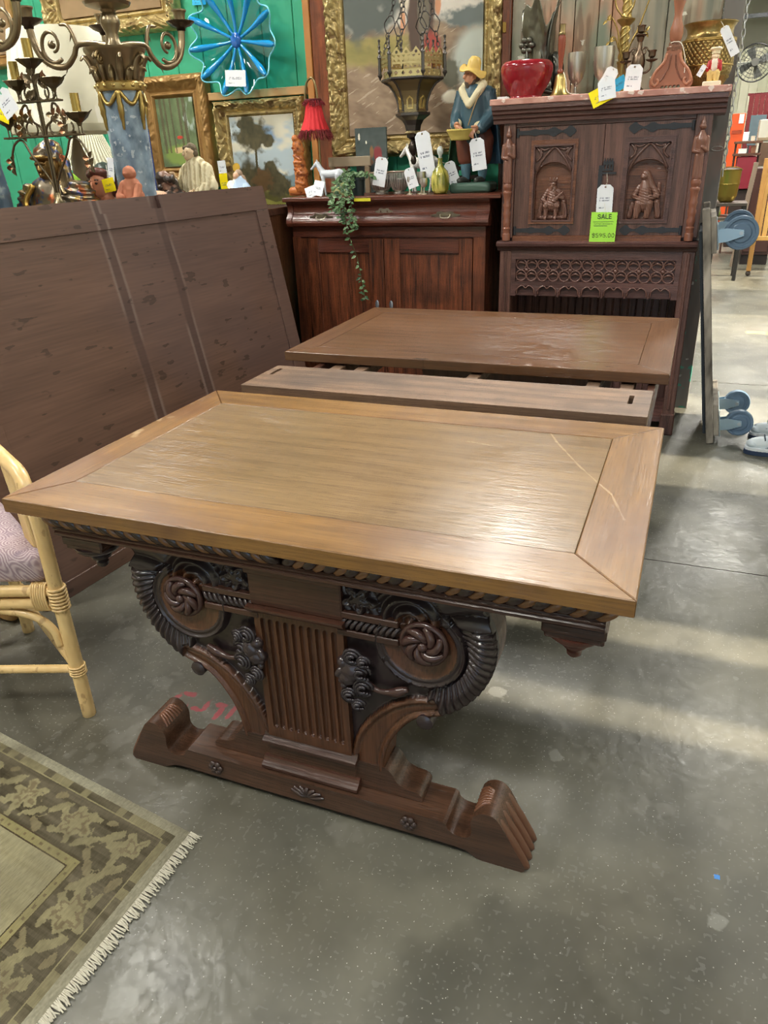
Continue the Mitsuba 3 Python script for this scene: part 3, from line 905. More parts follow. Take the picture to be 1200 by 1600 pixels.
bsdf('paisley', base_color=paisley, roughness=.7, specular=.3, sheen=.3)
up = lambda z: np.array([0, 0, z])
corner = [np.array(c) for c in ((-.064, .139, 0), (-.51, -.02, 0), (-.95, .17, 0), (-.576, .417, 0))]
foot_z = [0, .0085, .0085, 0]
SH = .05
for i, c in enumerate(corner):
    pts = [c + up(foot_z[i]), c + up(.2), c + up(.36 + SH), c + up(.44 + SH)]
    if i == 0:
        pts += [c + np.array([-.002, .002, .60]), c + np.array([-.008, .004, .66]), c + np.array([-.028, .012, .72]), c + np.array([-.062, .032, .75]), c + np.array([-.13, .062, .765]), c + np.array([-.30, .15, .775]), c + np.array([-.50, .26, .78])]
    if i == 3: pts += [c + up(.6), c + up(.80)]
    add('leg', tube(spline(pts, 6), .0195, 12), 'rattan', True, parent=chair)
for i in range(4):
    a, b = corner[i], corner[(i + 1) % 4]
    for z in (.338, .376):
        add('seat_rail', tube([a + up(z + SH), b + up(z + SH)], .0165, 10), 'rattan', True, parent=chair)
    add('stretcher', tube([a + up(.165), b + up(.165)], .0125, 10), 'rattan', True, parent=chair)
    d = (b - a) / np.linalg.norm(b - a)
    br_ = spline([a + up(.245) + d * .028, a + d * .04 + up(.30), a + d * .08 + up(.342), a + d * .15 + up(.362), (a + b) / 2 + up(.366)], 6)
    add('brace', tube(br_, .0115, 10), 'rattan', True, parent=chair)
    for j in range(7):
        add('cane_wrap', tube([a + d * (.026 + j * .0062) + np.array([0, 0, .357 + SH]) + .041 * (math.sin(t) * np.array([0, 0, 1])) + .022 * math.cos(t) * np.cross(d, [0, 0, 1]) for t in np.linspace(0, 2 * math.pi, 18)[:-1]], .0034, 6, closed=True), 'rattan', True, parent=chair)
    for j in range(7):
        add('cane_wrap', tube([a + up(.322 + SH + j * .0105) + .0222 * (math.cos(t) * np.array([1, 0, 0]) + math.sin(t) * np.array([0, 1, 0])) for t in np.linspace(0, 2 * math.pi, 18)[:-1]], .0042, 6, closed=True), 'rattan', True, parent=chair)
    for j in range(4):
        add('cane_wrap', tube([a + up(.152 + j * .0085) + .0215 * (math.cos(t) * np.array([1, 0, 0]) + math.sin(t) * np.array([0, 1, 0])) for t in np.linspace(0, 2 * math.pi, 18)[:-1]], .0034, 6, closed=True), 'rattan', True, parent=chair)
for j in range(5):
    b0 = corner[0] + np.array([-.078 - .012 * j, .040 + .006 * j, .44])
    t0 = corner[0] + np.array([-.115 - .014 * j, .052 + .007 * j, .775])
    add('arm_cane', tube(spline([b0, (b0 + t0) / 2 + np.array([.012, -.006, 0]), t0], 6), .0085, 8), 'rattan', True, parent=chair)
cu = np.array(corner)
hull = m3.Manifold.batch_hull([ball((*q[:2], z), .03, 16) for q in (cu + (cu.mean(0) - cu) * .13) for z in (.425 + SH, .455 + SH)])
cush = tm(hull.refine_to_length(.012)); v = np.array(cush.vertices)
ctr = cu.mean(0)
rr_ = np.linalg.norm(v[:, :2] - ctr[:2], axis=1)
v[:, 2] += np.where(v[:, 2] > .45 + SH, .03 * np.clip(1 - (rr_ / .36) ** 2, 0, 1), 0)
cush.vertices = v
add('cushion', cush, 'paisley', True, parent=chair)

# ------------------------------------------------------------------ sideboard
sb = thing('sideboard', 'dark mahogany two-door sideboard with a curved drawer, beside the gothic cabinet', 'sideboard')
add('top', bx(-.862, .437, 3.035, 3.58, 1.228, 1.25, .004), 'mahogany_x', parent=sb)
add('carcase', cat(bx(-.845, .345, 3.125, 3.56, .08, 1.09)), 'mahogany_z', parent=sb)
og = [(3.11, 1.088), (3.075, 1.089), (3.058, 1.096), (3.05, 1.110), (3.052, 1.126), (3.062, 1.142), (3.076, 1.156), (3.084, 1.172), (3.084, 1.192), (3.078, 1.206), (3.07, 1.212), (3.066, 1.222), (3.066, 1.227), (3.11, 1.227)]
og = [(a, b) for a, b in og]
add('drawer', extr_x(og, -.815, .300), 'mahogany_x', 30, parent=sb)
og2 = [(a - .006, b) if a < 3.1 else (a, b) for a, b in og]
for a, b in ((-.852, -.817), (.302, .372)):
    add('corner_scroll', extr_x(og2, a, b), 'mahogany_x', 30, parent=sb)
add('drawer_case', bx(-.84, .36, 3.11, 3.56, 1.088, 1.228), 'mahogany_x', parent=sb)
add('frame_rail', bx(-.845, .345, 3.105, 3.13, 1.028, 1.086, .002), 'mahogany_x', parent=sb)
for a, b in ((-.848, -.796), (.276, .346)):
    add('stile', bx(a, b, 3.102, 3.13, .08, 1.03, .002), 'mahogany_z', parent=sb)
add('base', bx(-.86, .36, 3.08, 3.56, 0, .09, .006), 'mahogany_x', parent=sb)
for (a, b, l, r) in ((-.792, -.262, -.678, -.351), (-.258, .272, -.161, .194)):
    d = fresh(sb + '__door'); labels[d] = {'label': 'panelled mahogany door'}
    add('panel', bx(l - .01, r + .01, 3.116, 3.13, .21, .95), 'mahogany_z', parent=d)
    add('stile', bx(a, l, 3.1, 3.13, .1, 1.022, .002), 'mahogany_z', parent=d)
    add('stile', bx(r, b, 3.1, 3.13, .1, 1.022, .002), 'mahogany_z', parent=d)
    add('rail', bx(l + .0005, r - .0005, 3.1005, 3.13, .942, 1.022, .002), 'mahogany_x', parent=d)
    add('rail', bx(l + .0005, r - .0005, 3.1005, 3.13, .1, .215, .002), 'mahogany_x', parent=d)
    x = -.312 if a < -.5 else -.222
    part_label(add('keyplate', sc(ell((0, 0, 0), 1, 2), (.012, .003, .026)).apply_translation([x, 3.099, .648]), 'vc_metal', True, S(190, 200, 215), parent=d), 'small worn metal keyplate')


def plate(w, h, y, x, z):
    "pierced leaf-shaped brass plate lying on the drawer"
    pts = []
    for a in np.linspace(0, 2 * math.pi, 49)[:-1]:
        r = 1 + .16 * math.cos(6 * a) + .08 * math.cos(2 * a)
        pts.append((w / 2 * r * math.cos(a) / 1.1, h / 2 * r * math.sin(a)))
    P = sg.Polygon(pts).difference(sg.Point(-w * .2, 0).buffer(h * .13)).difference(sg.Point(w * .2, 0).buffer(h * .13))
    return rot(mv(extr(P, -.003, .002), x, y, z), [1, 0, 0], 22 if z < 1.16 else 5, (x, y, z))


for x, z, w, y in ((-.625, 1.144, .135, 3.058), (.129, 1.147, .15, 3.058)):
    k = add('pull', plate(w, .042, y, x, z), 'vc_metal', False, S(206, 200, 180), parent=sb)
    labels[k] = {'label': 'pale pierced brass drawer pull'}
    add('bail', tube(spline([(x - .03, y - .006, z + .004), (x - .02, y - .018, z - .012), (x + .02, y - .018, z - .012), (x + .03, y - .006, z + .004)], 4), .003, 6), 'vc_metal', True, S(206, 200, 180), parent=k)
add('keyhole_plate', plate(.095, .036, 3.081, -.24, 1.168), 'vc_metal', False, S(200, 196, 180), parent=sb)

# black cloth-covered gap between sideboard and gothic cabinet
k = add('dark_board', bx(.385, .428, 3.3, 3.33, 0, 1.2, .002), 'vc_matte', False, S(20, 22, 28))
tag(k, 'black board standing in the gap between the sideboard and the gothic cabinet', 'board')

# ------------------------------------------------------------------ painted partition behind the gothic cabinet
labels['wall_partition'] = {'kind': 'structure', 'label': 'old partition of planks in flaking grey, green and orange paint'}
PB = [(.345, .60, 3.585, 'old_paint'), (.604, .675, 3.58, 'old_paint'), (.679, .80, 3.583, 'old_paint'), (.804, .865, 3.575, 'old_paint'), (.869, 1.14, 3.588, 'old_paint'), (1.144, 1.40, 3.585, 'old_paint'), (1.404, 1.50, 3.58, 'old_grey')]
for a, b, y, m in PB:
    add('plank', bx(a, b, y, 3.66, 0, 2.62, .003), m, parent='wall_partition')
struct('trim_1', bx(.295, .342, 3.56, 3.655, 0, 2.62, .004), 'mahogany_z', label='dark brown upright batten beside the big painting')
add('hinge', bx(.300, .318, 3.55, 3.562, 2.03, 2.08, .002), 'vc_metal', False, S(160, 130, 70), parent='trim_1')

# ------------------------------------------------------------------ gothic cabinet
gc = thing('gothic_cabinet', 'carved gothic oak cabinet with two arched figure doors and a pink marble top', 'cabinet')
part_label(add('marble_top', bx(.379, 1.485, 2.995, 3.56, 1.656, 1.684, .003), 'marble', parent=gc), 'pink marble slab')
cp = [(3.5, 1.575), (3.045, 1.575), (3.043, 1.59), (3.032, 1.598), (3.03, 1.612), (3.012, 1.618), (3.010, 1.630), (2.998, 1.636), (2.998, 1.655), (3.5, 1.655)]
add('cornice', extr_x([(a + .004, b) for a, b in cp], .388, 1.476), 'gothic_x', 30, parent=gc)
add('carcase', cat(bx(.44, 1.424, 3.12, 3.5, 1.0, 1.575)), 'gothic_z', parent=gc)
for a, b in ((.439, .500), (1.352, 1.425)):
    add('post', bx(a, b, 3.062, 3.125, 1.03, 1.576, .003), 'gothic_z', parent=gc)
add('top_rail', bx(.5005, 1.3515, 3.07, 3.12, 1.556, 1.576, .002), 'gothic_x', parent=gc)
add('bottom_rail', bx(.5005, 1.3515, 3.066, 3.12, 1.012, 1.040, .002), 'red_oak_x', parent=gc)
wp = [(3.12, .965), (3.06, .965), (3.055, .978), (3.04, .985), (3.025, .992), (3.022, 1.004), (3.03, 1.008), (3.035, 1.014), (3.12, 1.014)]
add('waist_moulding', extr_x(wp, .424, 1.434), 'gothic_x', 30, parent=gc)


def arch(xc, w, z0, zs, zt, n=14):
    "arched opening: straight to zs, round head to zt"
    a = np.linspace(0, math.pi, n)
    return [(xc - w / 2, z0), (xc + w / 2, z0)] + [(xc + w / 2 * math.cos(t), zs + (zt - zs) * math.sin(t)) for t in a]


IRON = S(44, 46, 52)
for (a, b, xc, side) in ((.502, .939, .699, -1), (.942, 1.350, 1.158, 1)):
    d = fresh(gc + '__door'); labels[d] = {'label': 'door carved with a seated king in an arched niche' if side < 0 else 'door carved with a hooded seated figure in an arched niche'}
    w0 = .20
    hole = sg.box(xc - .098, 1.115, xc + .098, 1.468)
    dp_ = sg.box(a, 1.041, b, 1.555).difference(hole)
    add('board', extr(dp_, 3.078, 3.108), 'gothic_z', parent=d)
    frame = sg.box(xc - .117, 1.098, xc + .117, 1.494).difference(sg.box(xc - .098, 1.116, xc + .098, 1.467))
    add('panel_frame', fine(extr(frame, 3.069, 3.082), .2), 'red_oak_x' if side < 0 else 'gothic_x', parent=d)
    add('panel_frame_bead', extr(sg.box(xc - .103, 1.110, xc + .103, 1.473).difference(sg.box(xc - .096, 1.118, xc + .096, 1.465)), 3.064, 3.075), 'gothic_x', parent=d)
    tym = sg.box(xc - .0975, 1.115, xc + .0975, 1.467).difference(sg.Polygon(arch(xc, .186, 1.10, 1.318, 1.392)))
    add('tympanum', extr(tym, 3.083, 3.1), 'gothic_z', parent=d)
    rib = [tube(spline([(xc + s * .090, 3.082, 1.350), (xc + s * .06, 3.078, 1.400), (xc + s * .02, 3.078, 1.445), (xc, 3.078, 1.462)], 5), .0065, 6) for s in (-1, 1)]
    rib += [tube(spline([(xc + s * .092, 3.082, 1.462), (xc + s * .075, 3.078, 1.445), (xc + s * .066, 3.078, 1.420), (xc + s * .090, 3.08, 1.395)], 4), .006, 6) for s in (-1, 1)]
    rib += [tube(spline([(xc + s * .02, 3.08, 1.458), (xc + s * .05, 3.076, 1.448), (xc + s * .07, 3.078, 1.455), (xc + s * .06, 3.076, 1.43)], 4), .0055, 6) for s in (-1, 1)]
    add('gothic_tracery', cat(rib), 'carved', True, S(96, 68, 60), parent=d)
    aa = np.linspace(0, math.pi, 20)
    add('arch_bead', tube([(xc + .094, 3.083, 1.12)] + [(xc + .094 * math.cos(t), 3.083, 1.318 + .075 * math.sin(t)) for t in aa] + [(xc - .094, 3.083, 1.12)], .004, 6), 'carved', True, S(84, 54, 44), parent=d)
    add('niche_back', extr(sg.box(xc - .098, 1.115, xc + .098, 1.468), 3.112, 3.119), 'red_oak_x', parent=d)
    z0 = 1.118
    Y = 3.100
    Q = lambda dx, dy, dz: (xc + dx, Y + dy, z0 + dz)
    if side < 0:
        bones = [[(Q(0, 0, .07), .036), (Q(0, -.004, .125), .026), (Q(0, -.004, .150), .020)], [(Q(0, -.006, .150), .011), (Q(0, -.010, .172), .0165)], [(Q(-.002, -.024, .160), .008), (Q(-.002, -.024, .148), .005)], [(Q(0, -.028, .172), .004)],
                 [(Q(-.024, -.002, .138), .014), (Q(-.050, -.006, .100), .013), (Q(-.030, -.022, .085), .008)], [(Q(.024, -.002, .138), .014), (Q(.052, -.006, .105), .013), (Q(.030, -.022, .110), .008)],
                 [(Q(-.024, -.014, .076), .020), (Q(-.030, -.022, .066), .015)], [(Q(.022, -.014, .076), .020), (Q(.026, -.022, .066), .015)],
                 [(Q(-.030, -.018, .062), .012), (Q(-.028, -.016, .014), .010), (Q(-.030, -.024, .006), .008)], [(Q(.024, -.018, .062), .012), (Q(.020, -.016, .014), .010), (Q(.022, -.024, .006), .008)],
                 [(Q(-.052, .002, .09), .014), (Q(-.066, .002, .012), .012)], [(Q(.056, .002, .09), .014), (Q(.070, .002, .012), .012)], [(Q(-.06, .002, .010), .011), (Q(.06, .002, .010), .011)],
                 [(Q(.020, -.026, .100), .010), (Q(.052, -.024, .132), .005)], [(Q(.012, -.026, .092), .014)]]
        nm = 'king_figure'
    else:
        bones = [[(Q(0, 0, .07), .042), (Q(-.002, -.004, .135), .030), (Q(-.006, -.004, .168), .020)], [(Q(-.012, -.010, .196), .019)], [(Q(-.006, 0, .206), .022), (Q(.012, .002, .180), .018), (Q(.024, .002, .150), .020)], [(Q(-.020, -.026, .192), .004)],
                 [(Q(-.030, -.002, .150), .014), (Q(-.054, -.008, .108), .013), (Q(-.028, -.026, .094), .009)], [(Q(.030, -.002, .150), .015), (Q(.058, -.008, .108), .014), (Q(.020, -.026, .096), .009)],
                 [(Q(-.058, -.018, .118), .006), (Q(-.020, -.030, .092), .006)], [(Q(-.020, -.030, .092), .006), (Q(.030, -.028, .108), .006)],
                 [(Q(-.026, -.016, .072), .022), (Q(-.034, -.018, .012), .014)], [(Q(.022, -.016, .072), .022), (Q(.016, -.018, .012), .014)], [(Q(.056, 0, .08), .016), (Q(.068, 0, .012), .016)], [(Q(-.056, 0, .07), .014), (Q(-.070, 0, .012), .014)],
                 [(Q(.060, .004, .160), .010), (Q(.062, .004, .06), .010)]]
        nm = 'hooded_figure'
    fig = blob(bones, .0035, 2)
    v = np.array(fig.vertices); n_ = np.array(fig.vertex_normals)
    low = (v[:, 2] < z0 + .075)
    fig.vertices = v + n_ * (.0016 * np.sin((v[:, 0] - xc) * 620 + 2.5 * np.sin(v[:, 2] * 70)) * low + .0012 * np.sin(v[:, 2] * 520 + (v[:, 0] - xc) * 160) * (~low) * (v[:, 2] < z0 + .145))[:, None]
    add(nm, fig, 'carved', True, S(118, 84, 72), parent=d)
    if side < 0:
        cr_ = [mv(lathe([(.012, .0), (.0175, .0), (.0185, .008), (.013, .008), (.012, 0)], 16), *Q(0, -.010, .182))]
        cr_ += [tube([Q(.0165 * math.cos(a), -.010 + .0165 * math.sin(a), .188), Q(.020 * math.cos(a), -.010 + .020 * math.sin(a), .203)], [.005, .0015], 5) for a in np.arange(6) * math.pi / 3 + .5]
        k = add('crown', cat(cr_), 'carved', 30, S(118, 84, 72), parent=d)
    # wrought strap hinges
    for z in (1.530, 1.066):
        xo, xi = (a + .008, a + .30) if side < 0 else (b - .008, b - .30)
        L = np.linspace(0, 1, 40)
        half_w = .010 + .012 * np.exp(-((L - .62) / .06) ** 2) + .016 * np.exp(-((L - .90) / .05) ** 2) + .006 * np.exp(-((L - .3) / .05) ** 2) - .006 * np.exp(-((L - .76) / .05) ** 2)
        half_w[-1] = .001
        up_ = [(xo + (xi - xo) * l, z + h_) for l, h_ in zip(L, half_w)]; dn = [(xo + (xi - xo) * l, z - h_) for l, h_ in zip(L, half_w)]
        add('strap_hinge', extr(sg.Polygon(up_ + dn[::-1]).buffer(0), 3.072, 3.079), 'vc_satin', False, IRON, parent=d)
        add('hinge_knuckle', mv(lathe([(0, -.02), (.007, -.02), (.007, .02), (0, .02)], 10), xo, 3.074, z), 'vc_satin', 30, IRON, parent=d)
# iron lock
lk = sg.box(.925, 1.20, .944, 1.37).union(sg.box(.944, 1.345, .995, 1.385)).union(sg.box(.93, 1.33, 1.01, 1.338))
for q in range(4): lk = lk.union(sg.Polygon([(.946 + q * .012, 1.383), (.956 + q * .012, 1.383), (.951 + q * .012, 1.402)]))
lk = lk.difference(sg.box(.952, 1.352, .960, 1.372)).difference(sg.box(.966, 1.352, .974, 1.372)).difference(sg.box(.980, 1.352, .988, 1.372))
part_label(add('iron_lock', extr(lk, 3.066, 3.079), 'vc_satin', False, IRON, parent=gc), 'black iron lock plate with cresting')
# guardian figures on turned colonnettes
for xc, side in ((.471, -1), (1.386, 1)):
    z0 = 1.30
    bones = [[((xc, 3.052, z0 + .0), .020), ((xc, 3.05, z0 + .09), .019), ((xc, 3.05, z0 + .165), .026), ((xc, 3.05, z0 + .198), .012)], [((xc, 3.046, z0 + .222), .0155)], [((xc, 3.046, z0 + .235), .012), ((xc, 3.046, z0 + .262), .003)],
             [((xc - .024, 3.05, z0 + .175), .011), ((xc - .028, 3.044, z0 + .12), .010), ((xc - .004, 3.030, z0 + .115), .008)], [((xc + .024, 3.05, z0 + .175), .011), ((xc + .028, 3.044, z0 + .12), .010), ((xc + .006, 3.030, z0 + .135), .008)],
             [((xc - .010, 3.040, z0 + .10), .010), ((xc - .012, 3.040, z0 + .005), .010)], [((xc + .011, 3.040, z0 + .10), .009), ((xc + .012, 3.040, z0 + .005), .010)]]
    add('guardian_figure', blob(bones, .006, 3), 'carved', True, S(120, 80, 66), parent=gc)
    col = lathe([(0, 1.018), (.021, 1.018), (.021, 1.05), (.017, 1.055), (.018, 1.07), (.021, 1.078), (.016, 1.085), (.0185, 1.10), (.0205, 1.115), (.016, 1.125), (.0185, 1.14), (.0205, 1.155), (.016, 1.165), (.0185, 1.18), (.021, 1.195), (.016, 1.205), (.018, 1.225), (.019, 1.24), (.023, 1.25), (.023, 1.258), (.018, 1.264), (.022, 1.275), (.024, 1.285), (.02, 1.297), (0, 1.30)], 20)
    add('colonnette', mv(col, xc, 3.05, 0), 'carved', 40, S(130, 82, 64), parent=gc)
# frieze with tracery
add('frieze_board', bx(.5, 1.368, 3.09, 3.11, .726, .966, .001), 'gothic_x', parent=gc)
add('frieze_frame', extr(sg.box(.5, .726, 1.368, .964).difference(sg.box(.525, .805, 1.343, .921)).difference(so.unary_union([sg.Polygon(arch(.525 + .1169 * (i + .5), .108, .722, .752, .782)) for i in range(7)])), 3.068, 3.092), 'gothic_x', parent=gc)
for i in range(7):
    xc = .525 + .1169 * (i + .5)
    R = .0275
    q = []
    for cz in (.8925, .8345):
        for s in (-1, 1):
            q.append(tube([(xc + s * .029 + R * math.cos(t), 3.079, cz + R * math.sin(t)) for t in np.linspace(0, 2 * math.pi, 21)[:-1]], .0048, 6, closed=True))
            q.append(tube(spline([(xc + s * .004, 3.083, cz), (xc + s * .03, 3.074, cz + .012), (xc + s * .052, 3.083, cz)], 4), [.003, .007, .003], 6))
    q.append(ell((xc, 3.078, .8635), (.011, .010, .011), 1))
    add('tracery', cat(q), 'carved', True, S(108, 76, 68), parent=gc)
    q = [tube(spline([(xc - .05, 3.074, .737), (xc - .045, 3.07, .765), (xc - .02, 3.07, .782), (xc, 3.07, .768)], 4), .004, 6), tube(spline([(xc + .05, 3.074, .737), (xc + .045, 3.07, .765), (xc + .02, 3.07, .782), (xc, 3.07, .768)], 4), .004, 6)]
    add('arcade_arch', cat(q), 'carved', True, S(108, 76, 68), parent=gc)
    add('arcade_drop', ell((.525 + .1169 * i, 3.075, .735), (.007, .006, .009), 1), 'carved', True, S(108, 76, 68), parent=gc)
for a, b in ((.437, .500), (1.368, 1.430)):
    add('leg', cat(bx(a, b, 3.065, 3.13, .10, .966, .004)), 'gothic_z', parent=gc)
    add('leg_bead', bx((a + b) / 2 - .008, (a + b) / 2 + .008, 3.058, 3.07, .14, .955, .004), 'gothic_z', parent=gc)
    xc = (a + b) / 2
    add('foot', bx(a - .006, b + .006, 3.05, 3.135, 0, .12, .006), 'gothic_z', parent=gc)
    add('side_panel', bx(*((.44, .46) if a < 1 else (1.405, 1.425)), 3.13, 3.5, .04, .966), 'gothic_z', parent=gc)
for i in range(22):
    x = .46 + i * .0431
    add('back_slat', bx(x, x + .041, 3.47, 3.49, .06, .96, .005), 'gothic_z', parent=gc)
add('lower_shelf', bx(.46, 1.405, 3.09, 3.47, .06, .09, .003), 'gothic_x', parent=gc)


# ------------------------------------------------------------------ picture surfaces (painted canvases)
def spot(p, x, z, rx, rz, f=30.0, amp=.8, soft=.25):
    d = dr.sqrt(dr.square((p.x - x) / rx) + dr.square((p.z - z) / rz)) + amp * (fbm(p.x * f, p.z * f, 3.0, 3) - .5)
    return 1 - smoothstep(1 - soft, 1 + soft, d)


def canvas_big(p, n, uv):
    br_ = fbm(p.x * 14 + p.z * 22, p.z * 20 - p.x * 6, 1.0, 3)
    sky = mix(S(196, 192, 184), S(228, 220, 206), fbm(p.x * 5, p.z * 9, 2.0, 4))
    earth = mix(S(120, 98, 80), S(168, 146, 122), br_)
    earth = mix(earth, S(196, 180, 160), smoothstep(.66, .74, fbm(p.x * 7 + p.z * 12, p.z * 60 - p.x * 30, 4.0, 3)) * .6)
    c = mix(earth, sky, smoothstep(2.10, 2.13, p.z + .05 * (noise(p.x * 20, 1.0) - .5)))
    grass = smoothstep(1.90, 1.96, p.z + .05 * (fbm(p.x * 20, p.z * 20) - .5)) * (1 - smoothstep(2.06, 2.09, p.z)) * (1 - smoothstep(-.30, -.2, p.x))
    c = mix(c, mix(S(134, 128, 78), S(166, 150, 92), br_), grass)
    c = mix(c, S(92, 98, 94), spot(p, -.60, 2.26, .30, .19, 14))
    c = mix(c, S(110, 118, 116), spot(p, .12, 2.13, .17, .05, 30))
    c = mix(c, S(186, 192, 182), spot(p, .16, 1.93, .16, .15, 8, .3))
    c = mix(c, S(112, 112, 98), spot(p, .0, 1.86, .05, .09, 30))
    c = mix(c, S(92, 74, 66), spot(p, -.18, 2.24, .085, .30, 16, .4, .1))
    c = mix(c, S(118, 110, 96), spot(p, -.165, 2.2, .035, .24, 16, .4, .2))
    c = mix(c, S(164, 74, 66), spot(p, -.12, 1.99, .055, .09, 20, .4))
    c = mix(c, S(206, 150, 116), spot(p, -.29, 2.14, .016, .07, 20, .3) + spot(p, -.08, 2.2, .018, .05, 20, .3))
    c = mix(c, S(216, 204, 184), spot(p, -.28, 2.25, .03, .07, 20, .3))
    c = mix(c, S(232, 226, 206), spot(p, .0, 1.745, .055, .032, 20, .4) + spot(p, .055, 1.735, .018, .03, 20, .3) + spot(p, -.27, 1.745, .016, .02, 20, .3))
    c = mix(c, S(228, 222, 206), spot(p, -.045, 1.93, .013, .05, 20, .3))
    return c


def canvas_tree(p, n, uv):
    sky = mix(S(206, 202, 184), S(172, 186, 192), smoothstep(.45, .62, fbm(p.x * 5, p.z * 11, 2.0, 4)))
    sky = mix(sky, S(128, 158, 188), smoothstep(.55, .66, fbm(p.x * 4 + 3, p.z * 10, 4.0, 3)) * smoothstep(1.45, 1.6, p.z))
    ground = mix(S(106, 108, 50), S(152, 146, 76), fbm(p.x * 12, p.z * 24, 2.0, 3))
    ground = mix(ground, S(62, 58, 34), smoothstep(.55, .66, fbm(p.x * 9 + 4, p.z * 22, 7.0, 3)) * .7)
    c = mix(ground, sky, smoothstep(1.29, 1.31, p.z + .02 * (noise(p.x * 14, 2.0) - .5)))
    c = mix(c, S(120, 138, 144), (1 - smoothstep(1.345, 1.36, p.z - .05 * noise(p.x * 9, 5.0))) * smoothstep(1.285, 1.3, p.z))
    dark = mix(S(62, 60, 44), S(92, 84, 58), fbm(p.x * 40, p.z * 40, 2.0, 2))
    m = spot(p, -1.36, 1.60, .115, .085, 22, 1.3) + spot(p, -1.40, 1.68, .05, .045, 30, 1.2) + spot(p, -1.25, 1.565, .05, .03, 30, 1.2)
    m = m + dr.select((dr.abs(p.x + 1.345 - .03 * (p.z - 1.4)) < .008) & (p.z < 1.6) & (p.z > 1.25), mi.Float(1), mi.Float(0))
    m = m + spot(p, -1.40, 1.33, .12, .13, 16, 1.2) + spot(p, -1.24, 1.36, .06, .10, 26, 1.2) + spot(p, -1.20, 1.29, .1, .07, 26, 1.2)
    c = mix(c, dark, dr.clip(m, 0, 1))
    return mix(c, S(112, 78, 46), spot(p, -1.31, 1.34, .07, .06, 30, 1.4) * .6)


def canvas_wood(p, n, uv):
    c = mix(S(66, 82, 58), S(120, 136, 96), fbm(p.x * 24, p.z * 14, 2.0, 4))
    c = mix(c, S(176, 190, 182), smoothstep(.55, .7, fbm(p.x * 20, p.z * 9, 5.0, 3)) * smoothstep(1.62, 1.7, p.z))
    c = mix(c, S(124, 146, 74), spot(p, -1.93, 1.51, .14, .06, 20, .8))
    c = mix(c, S(206, 180, 132), spot(p, -1.93, 1.535, .045, .02, 30, .8))
    for x, w in ((-2.045, .010), (-2.01, .007), (-1.90, .009), (-1.86, .012), (-1.965, .006)):
        c = mix(c, S(84, 72, 54), dr.select((dr.abs(p.x - x + .02 * (p.z - 1.6)) < w) & (p.z > 1.52), mi.Float(.75), mi.Float(0)))
    return mix(c, S(192, 72, 56), spot(p, -1.925, 1.615, .022, .010, 30, .5))


def canvas_dull(p, n, uv):
    return mix(S(120, 96, 70), S(166, 140, 106), fbm(p.x * 5, p.z * 8, 2.0, 4))


def canvas_dark(p, n, uv):
    c = mix(S(66, 78, 76), S(92, 100, 98), fbm(p.x * 20, p.z * 20, 2.0, 3))
    c = mix(c, S(148, 52, 58), spot(p, -.425, 1.46, .026, .05, 40, .8) * .8 + spot(p, -.505, 1.42, .035, .02, 40, .8) * .8)
    c = mix(c, S(150, 110, 70), spot(p, -.47, 1.475, .012, .03, 40, .6) * .8 + spot(p, -.49, 1.42, .03, .012, 40, .8) * .6)
    return mix(c, S(226, 222, 206), spot(p, -.548, 1.56, .006, .018, 40, .5) + spot(p, -.503, 1.528, .005, .010, 40, .6))


for nm, fn in (('canvas_big', canvas_big), ('canvas_tree', canvas_tree), ('canvas_wood', canvas_wood), ('canvas_dull', canvas_dull), ('canvas_dark', canvas_dark)):
    bsdf(nm, base_color=fn, roughness=.45, specular=.4)


def gilt(p, n, uv):
    k = fbm(p.x * 30, p.y * 30, p.z * 30, 3)
    c = mix(S(150, 126, 80), S(208, 188, 132), dr.clip(.5 + 1.5 * (k - .5), 0, 1))
    return mix(c, S(96, 66, 40), smoothstep(.6, .72, fbm(p.x * 22 + 9, p.y * 22, p.z * 22, 3)) * .7)


bsdf('gilt', base_color=gilt, roughness=.36, metallic=.55, specular=.6)
bsdf('gilt_dull', base_color=lambda p, n, uv: mix(S(140, 104, 60), S(176, 138, 84), fbm(p.x * 18, p.y * 18, p.z * 9, 3)), roughness=.42, metallic=.4, specular=.5)


